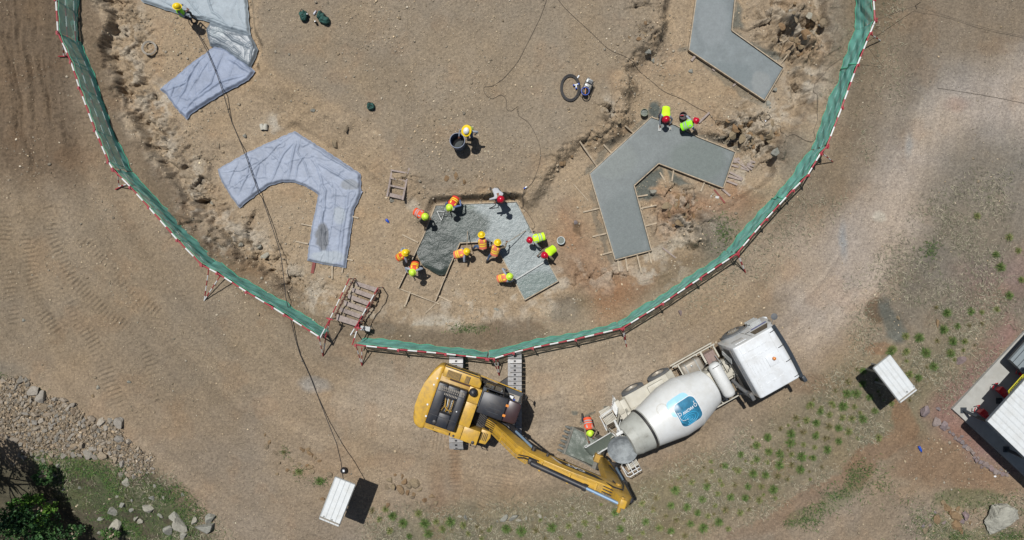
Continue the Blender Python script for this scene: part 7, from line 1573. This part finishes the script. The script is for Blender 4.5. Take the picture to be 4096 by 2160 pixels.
for (u, v, r) in ((1068, 1785, 12), (1078, 1770, 9), (1205, 1795, 10), (1215, 1803, 9), (1230, 1800, 8), (1238, 1815, 9), (1250, 1820, 7), (1262, 1832, 8), (1105, 1815, 10), (1165, 1840, 10), (1200, 1855, 10), (1240, 1870, 14), (1252, 1885, 12), (1318, 1898, 14), (1232, 1860, 9), (1120, 1850, 7), (1280, 1845, 7), (1060, 1740, 7), (1290, 1995, 12), (1150, 1880, 8), (1175, 1890, 8), (1110, 1895, 8)):
    rock(u, v, r * PX, 'o', 'ochre stone in the rough bank above the bottom shelter', 'stones in the bank left of the bottom shelter')
for (u, v, r) in ((1560, 1920, 16), (1572, 1945, 18), (1598, 1952, 20), (1545, 1950, 10), (1620, 1925, 16), (1640, 1945, 14), (1662, 1938, 20), (1630, 1970, 14), (1655, 1975, 10), (1680, 1960, 12), (1610, 1905, 10), (1650, 1990, 10), (1700, 2000, 12), (1728, 1985, 14), (1745, 2010, 10), (1715, 2025, 10), (1550, 2020, 14), (1580, 1900, 8)):
    rock(u, v, r * PX, 'o', 'ochre stone in the patch right of the bottom shelter', 'stones right of the bottom shelter')
for (u, v, r) in ((1840, 2065, 12), (1862, 2068, 14), (1885, 2075, 10), (2020, 2068, 18), (2050, 2072, 20), (2075, 2080, 12), (2160, 2066, 10), (2180, 2068, 8), (1990, 2085, 8), (2105, 2072, 10)):
    rock(u, v, r * PX, 'b', 'pale stone in the row along the lower edge of the pad below the excavator', 'row of pale stones below the excavator', sq=.7)
for (u, v, r, k, lb) in ((2592, 208, 16, 'b', 'grey boulder on the edge of the gravel plateau'), (2612, 243, 10, 'b', 'pale block just below the grey boulder on the plateau edge'), (2462, 452, 30, 'b', 'large grey rock on the corner of the gravel plateau'), (2612, 768, 20, 'b', 'pale rock beside the inner edge of the chevron slab'), (2764, 288, 9, 'b', 'small pale stone below the smooth slab'),
                      (1567, 801, 14, 'b', 'flat grey stone under the foot of the ladder'), (1340, 575, 20, 'o', 'ochre rock above the right arm of the chevron tarpaulin'), (1385, 512, 16, 'o', 'ochre rock on the slope above the chevron tarpaulin'), (1252, 440, 10, 'b', 'dark rock above the chevron tarpaulin'), (980, 545, 12, 'b', 'dark rock beside the long cable'), (3070, 417, 12, 'b', 'pale stone just below the tip of the smooth slab'), (3080, 430, 8, 'b', 'smaller pale stone below the tip of the smooth slab'),
                      (3100, 358, 12, 'b', 'grey stone right of the tip of the smooth slab'), (3100, 608, 20, 'b', 'dark grey rock lying in the broken outcrop'), (2302, 890, 12, 'p', 'pinkish lump above the wet patch'), (95, 1280, 9, 'b', 'lone grey stone on the crawler tracks at the left'), (515, 1528, 8, 'b', 'lone pale stone on the lower left track'), (392, 1548, 9, 'b', 'pale stone above the rock pile'), (373, 1582, 8, 'o', 'ochre stone above the rock pile'),
                      (1985, 1238, 10, 'b', 'pale stone below the pour beside the pickaxe'), (850, 810, 12, 'b', 'grey upright stone left of the chevron tarpaulin'), (965, 980, 18, 'b', 'pale rock on the left rim of the pit'), (1040, 990, 14, 'b', 'grey rock between the left rim and the cable'), (1065, 1020, 16, 'b', 'pale rock beside the cable on the left rim'), (3590, 1270, 10, 'o', 'ochre stone right of the wet patch on the road'), (2720, 1250, 12, 'p', 'flat pink stone between the right fence and the truck')):
    rock(u, v, r * PX, k, lb)

def blocks():
    r = random.Random(31)
    for (cu, cv, ru, rv, n, r0, r1, k, lb, gp) in ((3190, 120, 105, 115, 44, .08, .26, 'ooob', 'ochre grey block in the broken rock outcrop right of the smooth slab', 'blocks of the upper right outcrop'), (3000, 520, 120, 70, 30, .08, .28, 'oo', 'ochre block in the broken outcrop above the chevron slab end', 'blocks of the outcrop beside the chevron slab'),
            (2735, 850, 75, 90, 20, .08, .24, 'oo', 'ochre block in the outcrop between the chevron slab and the fence', 'blocks of the lower right outcrop'), (2330, 590, 150, 40, 12, .06, .18, 'oo', 'brown block fallen from the shaded edge of the gravel plateau', 'blocks below the plateau edge'),
            (2570, 110, 60, 110, 12, .06, .2, 'oo', 'brown block on the right edge of the gravel plateau', 'blocks on the plateau edge'), (1850, 718, 90, 18, 7, .06, .2, 'oo', 'brown block in the bank above the pour', 'blocks above the pour')):
        for _ in range(n):
            a = r.uniform(0, 6.28); q = r.random() ** .6; u = cu + ru * q * math.cos(a); v = cv + rv * q * math.sin(a)
            if cu == 2330: v = 590 - (u - 2330) * .62 + r.uniform(-25, 25)
            if max(poly_sd(np.array([at(u, v, -.4)[0]]), np.array([at(u, v, -.4)[1]]), P)[0] for P in W_S) > -.1: continue
            rock(u, v, r.uniform(r0, r1) * (1.15 - .5 * q), r.choice(k), lb, gp, name='outcrop_block', bury=.55, cat='rock')
blocks()
# ---------------------------------------------------------------- loose gravel, dry grass, weeds (uncountable)
def attr_mat(name, rough=.9, attr='col', transl=False):
    m = bpy.data.materials.new(name); nt, N, L, B = nodes(m); a = N.new('ShaderNodeAttribute'); a.attribute_name = attr; L.new(a.outputs[0], B.inputs['Base Color']); B.inputs['Roughness'].default_value = rough; B.inputs['Specular IOR Level'].default_value = .25
    return m
def mesh_np(name, V_, F_, C_, m, label=None, cat=None, kind='stuff', parent=None, nv=3):
    me = bpy.data.meshes.new(name); me.vertices.add(len(V_)); me.vertices.foreach_set('co', V_.astype(np.float32).ravel()); k = len(F_); me.loops.add(k * nv); me.loops.foreach_set('vertex_index', F_.astype(np.int32).ravel()); me.polygons.add(k)
    me.polygons.foreach_set('loop_start', np.arange(0, k * nv, nv, dtype=np.int32)); me.polygons.foreach_set('loop_total', np.full(k, nv, np.int32)); me.update(calc_edges=True)
    a = me.color_attributes.new('col', 'FLOAT_COLOR', 'POINT'); c = np.ones((len(V_), 4), np.float32); c[:, :3] = C_; a.data.foreach_set('color', c.ravel()); me.materials.append(m); o = bpy.data.objects.new(name, me); COL.objects.link(o)
    if parent is not None: o.parent = parent
    tag(o, label, cat, None, kind); return o
rng = np.random.default_rng(5)
KEEP = [p for p in W_S + W_SH]
def scatter(n, dens, x0=-23.5, x1=23.5, y0=-12.6, y1=12.6):
    X = rng.uniform(x0, x1, n); Y = rng.uniform(y0, y1, n); u = 2048 + X / PX; v = 1080 - Y / PX; d = dens(X, Y, u, v); k = rng.random(n) < d
    for P in KEEP: k &= poly_sd(X, Y, P) < .03
    return X[k], Y[k]
def gravel():
    bm = bmesh.new(); bmesh.ops.create_icosphere(bm, subdivisions=1, radius=1); bm.verts.ensure_lookup_table(); bv = np.array([tuple(v.co) for v in bm.verts]); bf = np.array([[v.index for v in f.verts] for f in bm.faces]); bm.free()
    def dens(X, Y, u, v):
        pl = sm(-40, 20, poly_sd(u, v, PLAT)); c = sm(-.1, .45, fbm(X, Y, .55, 4, 800)); pit = sm(-20, 20, poly_sd(u, v, PIT)); near = sm(3100, 2900, u) * sm(1500, 1300, v)
        return np.clip(.03 + .5 * pl * (.35 + c) + .5 * pit * (1 - pl) * (.25 + c * 1.3) + .3 * c * near + .08 * c + .25 * sm(3500, 3750, u) * sm(1700, 1800, v), 0, 1)
    X, Y = scatter(95000, dens); n = len(X); Z = height(X, Y)
    s = rng.lognormal(math.log(.019), .50, n).clip(.009, .075); sc = s[:, None] * rng.uniform(.6, 1.3, (n, 3)); sc[:, 2] *= .55
    a = rng.uniform(0, 6.28, n); jit = 1 + .75 * (rng.random((n, len(bv), 1)) - .5); P = bv[None] * jit * sc[:, None, :]; ca, sa = np.cos(a)[:, None], np.sin(a)[:, None]
    Q_ = np.stack([P[..., 0] * ca - P[..., 1] * sa + X[:, None], P[..., 0] * sa + P[..., 1] * ca + Y[:, None], P[..., 2] + (Z + sc[:, 2] * .35)[:, None]], -1)
    F = (bf[None] + (np.arange(n) * len(bv))[:, None, None]).reshape(-1, 3); base = np.array([lin(166), lin(152), lin(130)]) * G; br = rng.lognormal(.0, .33, n)[:, None]; tint = rng.uniform(-1, 1, n)[:, None]
    C = base * br * np.hstack([1 + .07 * tint, 1 + 0 * tint, 1 - .10 * tint]); C = np.repeat(np.clip(C, .03, .62), len(bv), 0)
    mesh_np('gravel', Q_.reshape(-1, 3), F, C, attr_mat('gravel_stone'), 'loose gravel and small stones scattered over the dirt', 'gravel')
gravel()
def blades(name, label, cat, X, Y, L_, Wd, lift, cols, seed, upright=.3):
    n = len(X); r = np.random.default_rng(seed); Z = height(X, Y); a = r.uniform(0, 6.28, n); L = L_ * r.uniform(.5, 1.4, n); up = np.clip(r.normal(upright, .2, n), .02, 1.2)
    dx = np.cos(a) * np.cos(up); dy = np.sin(a) * np.cos(up); dz = np.sin(up); bx, by = -np.sin(a) * Wd, np.cos(a) * Wd
    p0 = np.stack([X + bx, Y + by, Z + lift], 1); p1 = np.stack([X - bx, Y - by, Z + lift], 1); m0 = np.stack([X + dx * L * .55 + bx * .7, Y + dy * L * .55 + by * .7, Z + lift + dz * L * .7], 1); m1 = m0 - np.stack([bx * 1.4, by * 1.4, 0 * bx], 1); tp = np.stack([X + dx * L, Y + dy * L, Z + lift + dz * L * .8], 1)
    V_ = np.stack([p0, p1, m0, m1, tp], 1).reshape(-1, 3); b = (np.arange(n) * 5)[:, None]; F = np.concatenate([b + np.array([[0, 1, 3]]), b + np.array([[0, 3, 2]]), b + np.array([[2, 3, 4]])], 1).reshape(-1, 3)
    pal = np.array([[lin(x) * G for x in c] for c in cols]); c = pal[r.integers(0, len(pal), n)] * r.uniform(.7, 1.25, (n, 1)); mesh_np(name, V_, F, np.repeat(c, 5, 0), attr_mat(name + '_blade', .8), label, cat)
VEG1 = [(3350, 1480), (3700, 1330), (3960, 1150), (4120, 1050), (4120, 1250), (3830, 1500), (3720, 1620), (3560, 1740), (3400, 1880), (3250, 1950), (2900, 2130), (1480, 2180), (1480, 2060), (1900, 2060), (2200, 2010), (2560, 1960), (2700, 1880), (2900, 1760), (3050, 1700)]
VEG2 = [(3300, 1300), (3560, 1020), (3720, 820), (3900, 740), (4120, 700), (4120, 1350), (3800, 1600), (3400, 1640)]
VEG3 = [(3400, 100), (3600, 0), (3620, 350), (3450, 700), (3250, 950), (2900, 1200), (2500, 1320), (3000, 980), (3300, 640)]
WEED = [(120, 1845), (350, 1845), (560, 1905), (680, 1930), (820, 2060), (930, 2190), (300, 2190), (230, 2040), (120, 1940)]
def pd(P, f=60): return lambda u, v: sm(-f, f * .4, poly_sd(u, v, P))
def d_dry(X, Y, u, v):
    c = sm(-.35, .35, fbm(X, Y, .7, 4, 820)); m = np.maximum.reduce([pd(VEG1)(u, v), pd(VEG2, 90)(u, v) * .7, pd(VEG3, 60)(u, v) * .28, pd(WEED)(u, v) * .8, sm(3500, 3650, u) * sm(1950, 2030, v) * .6])
    pa = line_d(u, v, [(3595, 1600), (3640, 1720), (3560, 1790), (3440, 1860), (3330, 1960), (3150, 2060), (2950, 2180)])[0]; return m * c * sm(30, 60, pa)
X, Y = scatter(330000, d_dry); blades('dry_grass', 'dry straw coloured grass covering the slopes at the right and bottom', 'grass', X, Y, .18, .0085, .012, [(170, 162, 138), (148, 142, 120), (130, 126, 106), (186, 178, 154), (108, 106, 88), (118, 122, 94)], 1, .25)
def d_grn(X, Y, u, v):
    c = sm(-.05, .3, fbm(X, Y, .9, 4, 830)) + .12; m = pd(WEED, 50)(u, v) * 1.3
    for (cu, cv, a, b) in ((3450, 1930, 70, 60), (3400, 1990, 80, 35), (3300, 2040, 80, 30), (3900, 2010, 150, 40), (3780, 2120, 100, 60), (3950, 2150, 160, 35), (3210, 2085, 70, 22), (3700, 1000, 50, 30)): m = np.maximum(m, 1.7 * np.exp(-(((u - cu) / a) ** 2 + ((v - cv) / b) ** 2)))
    m2 = 0
    for (cu, cv, a, b) in ((1880, 1312, 60, 14), (1850, 1318, 50, 12), (130, 1855, 60, 30), (1140, 1805, 20, 16), (1200, 1885, 20, 20), (1280, 1925, 30, 15), (150, 1565, 20, 12), (20, 1502, 20, 8), (2900, 930, 40, 60), (3000, 420, 1, 1)): m2 = np.maximum(m2, np.exp(-(((u - cu) / a) ** 2 + ((v - cv) / b) ** 2)))
    return np.maximum(m * c, m2 * .8)
X, Y = scatter(520000, d_grn); blades('green_weeds', 'short green weeds growing between the boulders and along the paths', 'weeds', X, Y, .15, .008, .02, [(78, 112, 52), (62, 94, 46), (98, 128, 62), (54, 80, 44), (112, 118, 74)], 2, .55)

# planted tufts of grass
def tuft_mesh(seed, cols, n=230, L0=.29):
    r = np.random.default_rng(seed); a = r.uniform(0, 6.28, n); up = r.uniform(.3, 1.5, n); L = L0 * r.uniform(.55, 1.15, n); w = .0055; V_ = []; C = []; pal = [[lin(x) * G * .9 for x in c] for c in cols]
    for i in range(n):
        d = Vector((math.cos(a[i]) * math.cos(up[i]), math.sin(a[i]) * math.cos(up[i]), math.sin(up[i]))); b = Vector((-math.sin(a[i]), math.cos(a[i]), 0)) * w; p = Vector((r.normal(0, .02), r.normal(0, .02), -.01)); q = p + d * L[i] * .6; e = q + (Vector((d.x, d.y, d.z - .75)).normalized()) * L[i] * .45; V_ += [p + b, p - b, q + b, q - b, e]; c = np.array(pal[r.integers(0, len(pal))]) * r.uniform(.7, 1.3); C += [c] * 5
    V_ = np.array([tuple(v) for v in V_]); bb = (np.arange(n) * 5)[:, None]; F = np.concatenate([bb + np.array([[0, 1, 3]]), bb + np.array([[0, 3, 2]]), bb + np.array([[2, 3, 4]])], 1).reshape(-1, 3)
    me = bpy.data.meshes.new('tuft'); me.vertices.add(len(V_)); me.vertices.foreach_set('co', V_.astype(np.float32).ravel()); k = len(F); me.loops.add(k * 3); me.loops.foreach_set('vertex_index', F.astype(np.int32).ravel()); me.polygons.add(k); me.polygons.foreach_set('loop_start', np.arange(0, k * 3, 3, dtype=np.int32)); me.polygons.foreach_set('loop_total', np.full(k, 3, np.int32)); me.update(calc_edges=True)
    at2 = me.color_attributes.new('col', 'FLOAT_COLOR', 'POINT'); c = np.ones((len(V_), 4), np.float32); c[:, :3] = np.array(C); at2.data.foreach_set('color', c.ravel()); me.materials.append(TUFTM); return me
TUFTM = attr_mat('tuft_blade', .75)
GRN = [(90, 124, 56), (78, 108, 50), (114, 140, 72), (136, 138, 92)]; DRYG = [(112, 138, 66), (150, 146, 96), (96, 126, 60), (166, 156, 112)]; BRN = [(130, 120, 84), (110, 124, 66), (158, 146, 104), (112, 96, 70)]
TV = {'g': [tuft_mesh(s, GRN) for s in range(4)], 'd': [tuft_mesh(10 + s, DRYG) for s in range(4)], 'b': [tuft_mesh(20 + s, BRN, 110) for s in range(3)]}
s3 = lambda x, y: (1000 + x / 1.787, 1400 + y / 1.787); s33 = lambda x, y: (2000 + x / 1.787, 1400 + y / 1.787); s34 = lambda x, y: (3000 + x / 1.7865, 1400 + y / 1.7865); s24 = lambda x, y: (3000 + x / 1.886, 700 + y / 1.886)
def rubble():
    bm = bmesh.new(); bmesh.ops.create_icosphere(bm, subdivisions=1, radius=1); bm.verts.ensure_lookup_table(); bv = np.array([tuple(v.co) for v in bm.verts]); bf = np.array([[v.index for v in f.verts] for f in bm.faces]); bm.free()
    def dens(X, Y, u, v): return np.maximum(sm(-8, 20, poly_sd(u, v, PILEP)), .8 * sm(1, .7, np.hypot((u - 555) / 70, (v - 1860) / 55)))
    X, Y = scatter(130000, dens, -23.3, -15.8, -9.6, -4.4); k = rng.random(len(X)) < .13; X, Y = X[k], Y[k]; n = len(X); Z = height(X, Y)
    s = rng.lognormal(math.log(.032), .45, n).clip(.012, .075); sc = s[:, None] * rng.uniform(.6, 1.4, (n, 3)); sc[:, 2] *= .8; jit = 1 + .8 * (rng.random((n, len(bv), 1)) - .5); P = bv[None] * jit * sc[:, None, :]
    Q_ = np.stack([P[..., 0] + X[:, None], P[..., 1] + Y[:, None], P[..., 2] + (Z + sc[:, 2] * .5)[:, None]], -1); F = (bf[None] + (np.arange(n) * len(bv))[:, None, None]).reshape(-1, 3)
    br = rng.lognormal(-.1, .3, n)[:, None]; ti = rng.uniform(-1, 1, n)[:, None]; C = np.array([lin(152), lin(138), lin(118)]) * G * br * np.hstack([1 + .06 * ti, 1 + 0 * ti, 1 - .1 * ti])
    mesh_np('rubble', Q_.reshape(-1, 3), F, np.repeat(np.clip(C, .04, .6), len(bv), 0), attr_mat('rubble_stone'), 'fine rubble filling the gaps of the rock pile at lower left', 'rubble')
rubble()
LA = [(500, 935), (245, 730), (350, 870)]
LB = [(875, 1145), (925, 1210), (1000, 1290), (1095, 1235), (1020, 1185), (970, 1135), (1205, 1165), (1140, 1330), (1275, 1310), (1330, 1225), (1375, 1275), (1435, 1225), (1250, 1235), (1525, 1250), (1560, 1310), (1625, 1260), (1710, 1285), (1655, 1345), (1830, 1275), (1940, 1290)]
LC = [(45, 1275), (150, 1290), (258, 1285), (370, 1265), (490, 1255), (605, 1235), (715, 1200), (820, 1160), (565, 1320), (435, 1340), (320, 1345), (1015, 1095), (1115, 1055), (1250, 1000), (1370, 945), (1475, 975), (1355, 1035), (1445, 1065), (1220, 1110), (1185, 1185), (1335, 1120), (1410, 1160), (1485, 1185), (1040, 1225), (1140, 1270), (1260, 1210), (1360, 1240), (1220, 1290), (1020, 1305), (860, 1275), (925, 1340), (760, 1300), (1320, 1325), (1450, 1270), (1560, 1225), (1610, 1140), (1535, 1110), (1645, 1050), (1570, 930), (1605, 825), (1700, 860), (1720, 745), (1830, 680), (1910, 625), (1920, 725), (1835, 780), (1805, 880), (1895, 890), (1675, 960), (1770, 975), (1865, 975), (1950, 995), (1850, 1070), (1750, 1055), (1715, 1160), (1555, 1025), (1095, 1130), (1630, 1275), (915, 1110)]
LD = [(430, 390), (500, 440), (325, 485), (400, 500), (470, 520), (565, 460), (215, 560), (290, 595), (375, 585), (125, 620), (50, 680), (130, 725), (210, 740), (295, 745), (365, 760), (285, 660), (380, 675), (465, 615), (560, 545), (630, 555), (700, 580), (655, 480), (725, 490), (800, 490), (745, 405), (660, 400), (580, 380), (610, 290), (690, 310), (755, 310), (700, 225), (800, 240), (805, 150), (850, 335), (890, 435), (630, 650), (550, 710), (450, 770), (460, 695), (535, 630), (45, 780), (120, 800), (205, 820), (295, 820), (355, 850), (20, 875), (105, 890), (195, 900), (265, 920), (85, 975), (165, 995), (65, 1070), (1305, 115), (1200, 195), (1135, 175), (1100, 20), (1250, 20), (1430, 25), (1000, 10), (1010, 380), (915, 625)]
LE = [(1075, 1310), (1180, 1330), (1270, 1225), (1170, 1215), (1325, 1340), (1410, 1250), (1505, 1335), (1525, 1255), (1615, 1255), (1560, 1140), (1650, 1135), (1745, 1120), (1745, 1035), (1855, 1015), (1660, 1030), (1400, 1000), (1480, 1040), (1455, 1165), (1850, 600), (1950, 470), (2020, 570), (2045, 790), (1710, 310), (1885, 695), (1950, 910)]
random.seed(3)
def extra_tufts():
    r = random.Random(8); out = []
    while len(out) < 95:
        u = r.uniform(1500, 3900); v = r.uniform(1350, 2150)
        if inpoly(u, v, VEG1) > 25 and inpoly(u, v, [(3560, 1560), (3700, 1700), (3100, 2120), (2900, 2180), (3400, 1800)]) < 0: out.append((u, v))
    return out
for L_, f, lb, gp in ((LA, s3, 'green grass tuft on the bank above the bottom shelter', 'tufts on the bank'), (LB, s3, 'grass tuft in the planted rows right of the bottom shelter', 'planted grass tufts at the bottom'), (LC, s33, 'grass tuft in the planted rows below the mixer truck', 'planted grass tufts below the truck'),
                      (LD, s34, 'grass tuft in the planted rows around the shelter right of the truck', 'planted grass tufts right of the truck'), (LE, s24, 'grass tuft scattered on the dry slope above the open building', 'grass tufts on the right slope'), (extra_tufts(), lambda a, b: (a, b), 'stunted grass tuft growing between the planted rows', 'stunted grass tufts')):
    for x, y in L_:
        u, v = f(x, y); g = gpt(u, v); k = random.choice('gggddb') if 'stunted' not in lb else random.choice('ddbb'); o = bpy.data.objects.new('grass_tuft', random.choice(TV[k])); COL.objects.link(o); s_ = random.uniform(.62, 1.0) * (.6 if 'stunted' in lb else 1) * (1.15 if k == 'g' else .9); o.scale = (s_, s_, s_ * .8); o.location = g; o.rotation_euler = (0, 0, random.uniform(0, 6.3))
        tag(o, {'g': 'bright green ', 'd': 'yellowing green ', 'b': 'half dried brown '}[k] + lb.replace('green ', ''), 'grass tuft', {'g': 'bright ', 'd': 'yellowing ', 'b': 'half dried '}[k] + gp)

# ---------------------------------------------------------------- trees at the lower left corner (crowns of single leaves on limbs)
def tree(x, y, h, rad, n, label, seed, cols, leaf=.09, flat=.7, cz=None):
    g = hz(x, y); t = thing('tree', label, 'tree', (x, y, g), 0); r = np.random.default_rng(seed); mb = MB(); tips = []
    mb.tube([(0, 0, -.3), (.05, .03, h * .3), (0, .1, h * .62), (.1, .05, h * .85)], [.14, .11, .07, .03], 8)
    for k in range(11):
        a = k * 2.4 + r.random(); e = Vector((math.cos(a) * rad * r.uniform(.5, .95), math.sin(a) * rad * r.uniform(.5, .95), h * r.uniform(.6, .98))); s_ = Vector((.02, .05, h * r.uniform(.3, .6))); m_ = s_.lerp(e, .5) + Vector((0, 0, .15)); mb.tube([s_, m_, e], [.05, .035, .012], 6); tips += [e, m_.lerp(e, .5), e]
    mb.build('trunk', M['wood'], t, True)
    cl = []
    for tp in tips:
        for _ in range(3): cl.append((np.array(tp) + r.normal(0, .28 * rad / 2, 3) * np.array([1, 1, .5]), r.uniform(.22, .5) * rad / 2.2, r.uniform(.6, 1.35)))
    V_ = []; C = []; pal = np.array([[lin(q) * G for q in c] for c in cols])
    per = n // len(cl); P = []; 
    for c, rr, br in cl:
        d = r.normal(0, 1, (per, 3)); d /= np.linalg.norm(d, axis=1)[:, None]; P.append(c + d * rr * r.uniform(.3, 1, (per, 1)) ** .5); C.append(np.repeat((pal[r.integers(0, len(pal))] * br)[None], per, 0) * r.uniform(.75, 1.25, (per, 1)))
    P = np.concatenate(P); C = np.concatenate(C); m = len(P); u = r.normal(0, 1, (m, 3)); u[:, 2] *= .5; u /= np.linalg.norm(u, axis=1)[:, None]; w = np.cross(u, r.normal(0, 1, (m, 3))); w /= np.linalg.norm(w, axis=1)[:, None]; s = leaf * r.uniform(.6, 1.2, (m, 1))
    Q_ = np.stack([P - u * s, P + w * s * .5, P + u * s, P - w * s * .5], 1).reshape(-1, 3); F = np.arange(m * 4).reshape(-1, 4); o = mesh_np('crown', Q_, F, np.repeat(C, 4, 0), TREEM, None, None, None, t, 4); return t
TREEM = attr_mat('leaf', .6)
TG = [(60, 96, 52), (48, 80, 48), (76, 112, 58)]
tree(-24.7, -9.0, 5.2, 2.7, 10000, 'tall dark tree whose crown leans in at the left edge of the picture', 1, TG)
tree(-22.6, -12.9, 3.6, 2.2, 9000, 'dark green tree filling the lower left corner', 2, TG)
tree(-21.6, -10.9, 1.5, .75, 1800, 'low bright green shrub in the shade at lower left', 3, [(112, 154, 58), (90, 134, 50), (130, 168, 72)], .07)
tree(-20.3, -12.3, .9, .55, 900, 'low dark scrub bush on the slope below the boulders', 5, TG, .07)
tree(-18.4, -12.2, .7, .45, 700, 'small scrub bush at the bottom edge among the weeds', 6, [(84, 118, 56), (70, 100, 50)], .06)
tree(-21.2, -9.3, .8, .5, 800, 'dark scrub bush just below the rock pile', 7, [(70, 104, 52), (60, 90, 48)], .07)
tree(-22.7, -10.95, 1.2, .5, 1000, 'small mid green shrub at the left edge in the shade', 4, [(96, 150, 60), (84, 130, 54)], .08)
